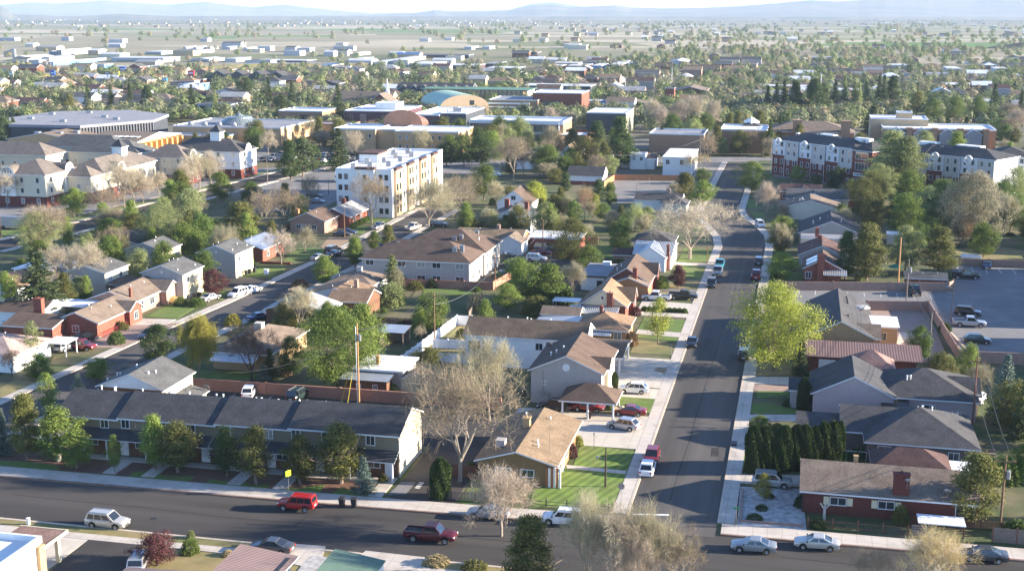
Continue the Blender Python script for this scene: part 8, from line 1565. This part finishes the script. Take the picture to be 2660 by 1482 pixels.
# garden trees filling the back plots
GR=[('the right-hand gardens below the dormitory',14,300,76,385,32),('the gardens between the pale car park and the apartments',-76,300,-32,336,18),('the plots between the dormitory street and the grey houses',-172,252,-120,345,22),('the gardens right of the pink gabled house',27,142,42,205,9),('the plots above the pale car park',-100,415,-62,470,14),('the campus grounds left of the orange hall',-250,440,-168,525,14),('the campus grounds before the glazed hall',-150,452,-62,514,26),('the campus grounds behind the white two-storey block',-58,462,2,580,22),('the campus grounds around the gabled brick hall',4,470,95,580,22)]
BX0=boxes(); used_=[]
for nm,x0,y0,x1,y1,n_ in GR:
    got=[]; tr=0
    while len(got)<n_ and tr<600:
        tr+=1; a,b=rg.uniform(x0,x1),rg.uniform(y0,y1)
        if (-180<a<10 and abs(b-(446+.37*(a+127)))<9) or (-200<a<-152 and 430<b<462) or any(q[0]<a<q[2] and q[1]<b<q[3] for q in BX0) or any(math.hypot(a-u_,b-v_)<3.4 for u_,v_ in used_): continue
        used_.append((a,b)); kd,lf,tn=rg.choice(GT); h_=rg.uniform(4.5,7) if x0==-76 else rg.uniform(6.5,12) if y0>200 else rg.uniform(4,8)
        got.append((b,tree(kd,lf,Vector((a,b,.05)),h_,h_*rg.uniform(.8,1.05)*(.65 if kd in('ovoid','pine') else 1),tn,NAMES.get(kd,'tree')),tn))
    for tn in set(g_[2] for g_ in got):
        l=sorted([g_ for g_ in got if g_[2]==tn],key=lambda q:q[0])
        for i,g_ in enumerate(l): g_[1]['label']=(['nearest','second','third','fourth','fifth','sixth','seventh','eighth','ninth','tenth','eleventh'][i]+' ' if len(l)>1 else 'only ')+tn+' in '+nm
# single trees of the outer town
BX=boxes(); rt=random.Random(5); n=0; rank={}; KD=[('round','green','bright green rounded tree'),('round','sage','grey-green rounded tree'),('ovoid','fresh','light green upright tree'),('budding','tan','tan bare tree'),('budding','pink','rosy bare tree'),('spruce','spruce','dark spruce'),('pine','dark','dark pine'),('round','fgrey','olive-grey budding tree'),('round','dark','dark green rounded tree'),('bare','twig','grey bare tree'),('spruce','sage','grey spruce'),('round','olive','olive-green rounded tree')]
def far_tree(u,v,k=None,hh=None):
    p=P('S',u,v); i=rt.randrange(12) if k is None else k; kd,lf,nm=KD[i]; h=hh or rt.uniform(7,12)*(1.35 if kd in('spruce','pine') else 1); w=h*rt.uniform(.75,1.0)*(.5 if kd=='spruce' else .62 if kd in ('pine','ovoid') else 1)
    t=tree(kd,lf,p,h,w,nm,NAMES.get(kd,'tree'),group='outer town trees',seed=rt.randrange(2)); lm=min(LM,key=lambda l:abs(l[0]-u))[2]; rank.setdefault((nm,lm),[]).append((-v,u,t))
for u in range(1990,2330,22): far_tree(u+rt.uniform(-9,9),rt.uniform(292,300) if u<2150 else rt.uniform(280,290),rt.choice((5,6,5,10,5)),rt.uniform(15,19))
for u,v,k,h in ((2420,318,0,12),(2480,322,0,13),(2540,315,0,12),(2380,300,11,13),(2580,300,5,17),(2620,330,9,12),(2650,310,5,15),(2640,350,4,12),(1700,330,3,14),(1760,335,4,14),(1800,330,3,15),(1850,335,3,14),(1720,345,4,12),(640,262,8,14),(700,280,5,17),(760,290,5,16),(880,320,5,19),(730,305,8,12),(230,290,5,15),(290,290,5,15),(340,288,5,15),(385,290,6,14),(180,300,11,12),(560,300,10,13),(500,300,5,16),(1430,330,4,10),(1480,340,3,9),(1540,345,1,8)): far_tree(u,v,k,h)
TN=len([t for t in TREES if t.get('category')=='tree']); tries=0
while TN<300 and tries<4000:
    tries+=1; v=rt.uniform(215,345); u=rt.uniform(-20,2680); p=P('S',u,v)
    if blocked(p.x,p.y,3) or roads(p.x,p.y): continue
    far_tree(u,v); TN+=1
for (nm,lm),l in rank.items():
    for i,(a,b,o) in enumerate(sorted(l,key=lambda q:(q[0],q[1]))): o['label']='%s%s %s%s'%('' if len(l)==1 else ordn(i)+' ',nm,lm,'' if len(l)==1 else ', counted from the nearest')
# the rest of the town's trees, one mass
g=np.random.default_rng(3)
def lowtree(kind,n):
    r=np.random.default_rng(n); 
    if kind=='cone': t=r.uniform(0,1,n); ph=r.uniform(0,2*PI,n); rad=(1-t)**.8*.5*np.sqrt(r.uniform(.3,1,n)); c=np.stack([rad*np.cos(ph)*.55,rad*np.sin(ph)*.55,.06+t*.92],1)
    else: d=runit(r,n); q=r.uniform(.35,1,n)[:,None]**.45*(1+.25*np.sin(4*d[:,:1]+3*d[:,2:3])); c=d*q*np.array([.5,.5,.42])+np.array([0,0,.56])
    return leafquads(r,c,.13 if kind!='cone' else .085,.85,nrm=(c-np.array([0,0,.5]))*np.array([1,1,1.2])+np.array([0,0,.06]),nj=.3)
LT=[lowtree('r',230),lowtree('r',231),lowtree('r',232),lowtree('cone',190)]
VS=[];FS=[];MI=[];off_=0; ML=[LF[k] for k in ('mgreen','msage','mfresh','ftan','ftan','mdark','fgrey','mgreen','fgrey','mdark','mfresh')]
PB=[.17,.22,.13,.07,.03,.05,.18,.09,.03,.02,.01]
def addmass(u,v,hm=(4.6,8.2)):
    global off_
    p=P('S',u,v)
    if blocked(p.x,p.y,2.5) or (roads(p.x,p.y)): return
    m=g.choice(11,p=PB); T_=LT[3] if m in (5,9) and g.random()<.8 else LT[g.integers(0,3)]; h=g.uniform(*hm)*(1.3 if m==5 else 1); w=h*g.uniform(.85,1.3); a=g.uniform(0,6.28); c,s_=math.cos(a),math.sin(a)
    V=T_[0]; X=(V[:,0]*c-V[:,1]*s_)*w+p.x; Y=(V[:,0]*s_+V[:,1]*c)*w+p.y; Z=V[:,2]*h+p.z
    VS.append(np.stack([X,Y,Z],1)); FS.append(T_[1]+off_); MI.append(np.full(len(T_[1]),m)); off_+=len(V)
def clump(u,v): return math.sin(u*.011+v*.05)+math.sin(u*.023-v*.09+1.3)+math.sin(u*.006+2.1)*.8
for i in range(9600):
    v=94+(g.random()**1.25)*250; u=g.uniform(-60,2720); cl=clump(u,v)
    if v<190 and u<1330:
        if v<178 and g.random()<.93: continue
        if 178<v<200 and g.random()<.4: continue
    if 1330<=u<1750 and v<150 and g.random()<.8: continue
    if v<125 and g.random()<.55: continue
    if v>318 and (u<560 or g.random()<.6): continue
    if cl<-.8 and g.random()<.7: continue
    addmass(u,v)
for i in range(2300):   # shelter belts and groves out on the farms
    v=56+abs(g.normal())*20; u=g.uniform(-60,2720)
    if u<900 and v<82 and g.random()<.45: continue
    if clump(u*1.7,v*2.2)<.45 and g.random()<.9: continue
    addmass(u,v,(7,13))
V=np.concatenate(VS); Fq=np.concatenate(FS); o=mobj('woodland',npmesh('woodland',V,Fq,ML,np.concatenate(MI))); tag(o,'countless spring trees filling the outer town and the farm belts beyond',kind='stuff')
# far-off roofs, one mass
mb=MB(); mm=[GREIGE,YEL,TANW,R_GREY,R_BROWN,M_WROOF,WM['g'],R_DGREY]
for i in range(480):
    v=48+abs(g.normal())*26; u=g.uniform(-60,2720)
    if v>150: continue
    if u<1330 and (v>72 or g.random()<.35): continue
    p=P('S',u,v)
    if blocked(p.x,p.y,8): continue
    w,d,h_=g.uniform(9,17),g.uniform(8,12),g.uniform(3,5); wi=int(g.integers(0,3)); ri=int(g.choice((3,4,5,6,7)))
    mb.box(p.x,p.y,p.z-3,p.x+w,p.y+d,p.z+h_,wi); yc=p.y+d/2; z=p.z+h_; mb.quad((p.x-.4,p.y-.4,z),(p.x+w+.4,p.y-.4,z),(p.x+w+.4,yc,z+2.2),(p.x-.4,yc,z+2.2),m=ri).quad((p.x+w+.4,p.y+d+.4,z),(p.x-.4,p.y+d+.4,z),(p.x-.4,yc,z+2.2),(p.x+w+.4,yc,z+2.2),m=ri).quad((p.x+w,p.y,z),(p.x+w,p.y+d,z),(p.x+w,yc,z+2.1),m=wi)
tag(mb.build('distant_houses',mm),'scatter of tiny houses and sheds out across the valley',kind='stuff')
# hills at the end of the valley
def hills(name,prof,D,depth,label,seed,m):
    r=np.random.default_rng(seed); xs=np.linspace(-450,3110,260); pr=np.interp(xs,[a for a,_ in prof],[b for _,b in prof]); mb=MB(); rows=[(-1.0,0),(-.8,.07),(-.6,.2),(-.42,.38),(-.28,.6),(-.14,.8),(0,1),(.25,.7),(.6,.2),(1,0)]
    nz=[sum(np.sin(xs*f+p)*a for f,p,a in ((.021,r.uniform(0,6),.5),(.057,r.uniform(0,6),.3),(.13,r.uniform(0,6),.2))) for _ in rows]
    for (t,q),nn in zip(rows,nz):
        for i,x in enumerate(xs):
            f=D+t*depth+nn[i]*depth*.05*(1-abs(2*q-1)); s_=(x-CX)/F*(D*CP)*1.0; zt=H+(YH-pr[i]+(.25*math.sin(i*1.7)+.3*math.sin(i*.83)) )/F*D/CP; zb=gz(D)-40; z=zb+(zt-zb)*max(0,min(1.0,q*(1+.13*nn[i]*(1-q)*2)))
            s_*=f/D
            mb.v.append((s_*CYW-f*SYW,s_*SYW+f*CYW,z))
    n=len(xs)
    for j in range(len(rows)-1):
        for i in range(n-1): a=j*n+i; mb.f.append((a,a+1,a+n+1,a+n)); mb.m.append(0)
    o=mb.build(name,m); o['kind']='structure'; o['label']=label
HM=mat('sage_hills',(.17,.14,.105),.95,.3,.0009,8,col2=(.08,.085,.06),thr=(.45,.6,.0018))
hills('hills',[(-450,15),(0,13),(80,6),(140,9),(200,7),(270,1),(330,6),(430,12),(470,9),(540,5),(600,13),(660,18),(700,14),(750,12),(800,19),(900,28),(960,33),(1100,31),(1200,29),(1320,26),(1380,10),(1430,6),(1480,13),(1560,20),(1700,24),(1900,24),(2100,12),(2300,-6),(2660,-12),(3110,-10)],19000,4500,'farthest pale blue mountain range',1,HM)
hills('hills',[(-450,40),(500,40),(800,39),(960,37),(1060,34),(1130,25),(1180,28),(1250,27),(1330,24),(1380,16),(1400,13),(1440,14),(1480,19),(1520,17),(1605,13),(1640,19),(1750,21),(1850,19),(1960,13),(2060,5),(2110,1),(2180,4),(2240,2),(2300,-2),(2500,2),(2660,-2),(3110,4)],13500,3300,'nearer blue-grey range with flat ridges across the right half',2,HM)
hills('hills',[(-450,2),(-60,4),(0,15),(14,22),(35,36),(90,37),(170,40),(230,39),(300,35),(350,36),(420,39),(500,40),(3110,42)],9500,1200,'low near hill at the left edge of the valley',3,HM)
hills('hills',[(-450,150),(2300,150),(2540,121),(2600,112),(2660,104),(2760,98),(3110,100)],1650,150,'dark wooded knoll at the right edge',4,mat('knoll',(.06,.055,.05),.95,.2,.02))
# ---------------------------------------------------------------- air, light, camera
EL=R(14.2); AZ=R(11.0); sd=Vector((math.cos(EL)*math.cos(AZ),math.cos(EL)*math.sin(AZ),math.sin(EL)))
su=bpy.data.lights.new('sun','SUN'); su.energy=5.0; su.angle=R(.53); su.color=(1,.885,.72); so=bpy.data.objects.new('sun',su); put(so); so.rotation_euler=sd.to_track_quat('Z','Y').to_euler(); so.location=(300,0,200)
w=bpy.data.worlds.new('World'); S.world=w; w.use_nodes=True; nt=w.node_tree; sk=nt.nodes.new('ShaderNodeTexSky'); sk.sky_type='NISHITA'; sk.sun_disc=False; sk.sun_elevation=EL; sk.sun_rotation=PI/2-AZ; sk.altitude=1700; sk.air_density=.6; sk.dust_density=.35; sk.ozone_density=2.2
nt.links.new(sk.outputs[0],nt.nodes['Background'].inputs[0]); nt.nodes['Background'].inputs[1].default_value=.13
hz=bpy.data.materials.new('haze'); hz.use_nodes=True; nt=hz.node_tree; nt.nodes.remove(nt.nodes['Principled BSDF']); pv=nt.nodes.new('ShaderNodeVolumePrincipled'); pv.inputs['Color'].default_value=(.46,.58,.72,1); pv.inputs['Density'].default_value=HAZE; pv.inputs['Anisotropy'].default_value=.0; nt.links.new(pv.outputs[0],nt.nodes['Material Output'].inputs['Volume'])
if HAZE>0: tag(MB().box(-40000,-600,-240,40000,33000,205).build('haze',hz),'thin blue air over the whole valley',kind='stuff')
cd=bpy.data.cameras.new('camera'); cd.sensor_width=36; cd.sensor_fit='HORIZONTAL'; cd.lens=36*F/2660; cd.clip_start=1; cd.clip_end=80000; co=bpy.data.objects.new('camera',cd); put(co); co.location=(0,0,H); co.rotation_euler=(PI/2-PIT,0,YAW); S.camera=co
S.view_settings.view_transform='Standard'; S.view_settings.look='None'; S.view_settings.exposure=EXPO; S.view_settings.gamma=1; S.view_settings.use_curve_mapping=False
S.cycles.max_bounces=5; S.cycles.diffuse_bounces=3; S.cycles.glossy_bounces=2; S.cycles.transmission_bounces=2; S.cycles.transparent_max_bounces=4; S.cycles.volume_bounces=0; S.cycles.sample_clamp_indirect=4
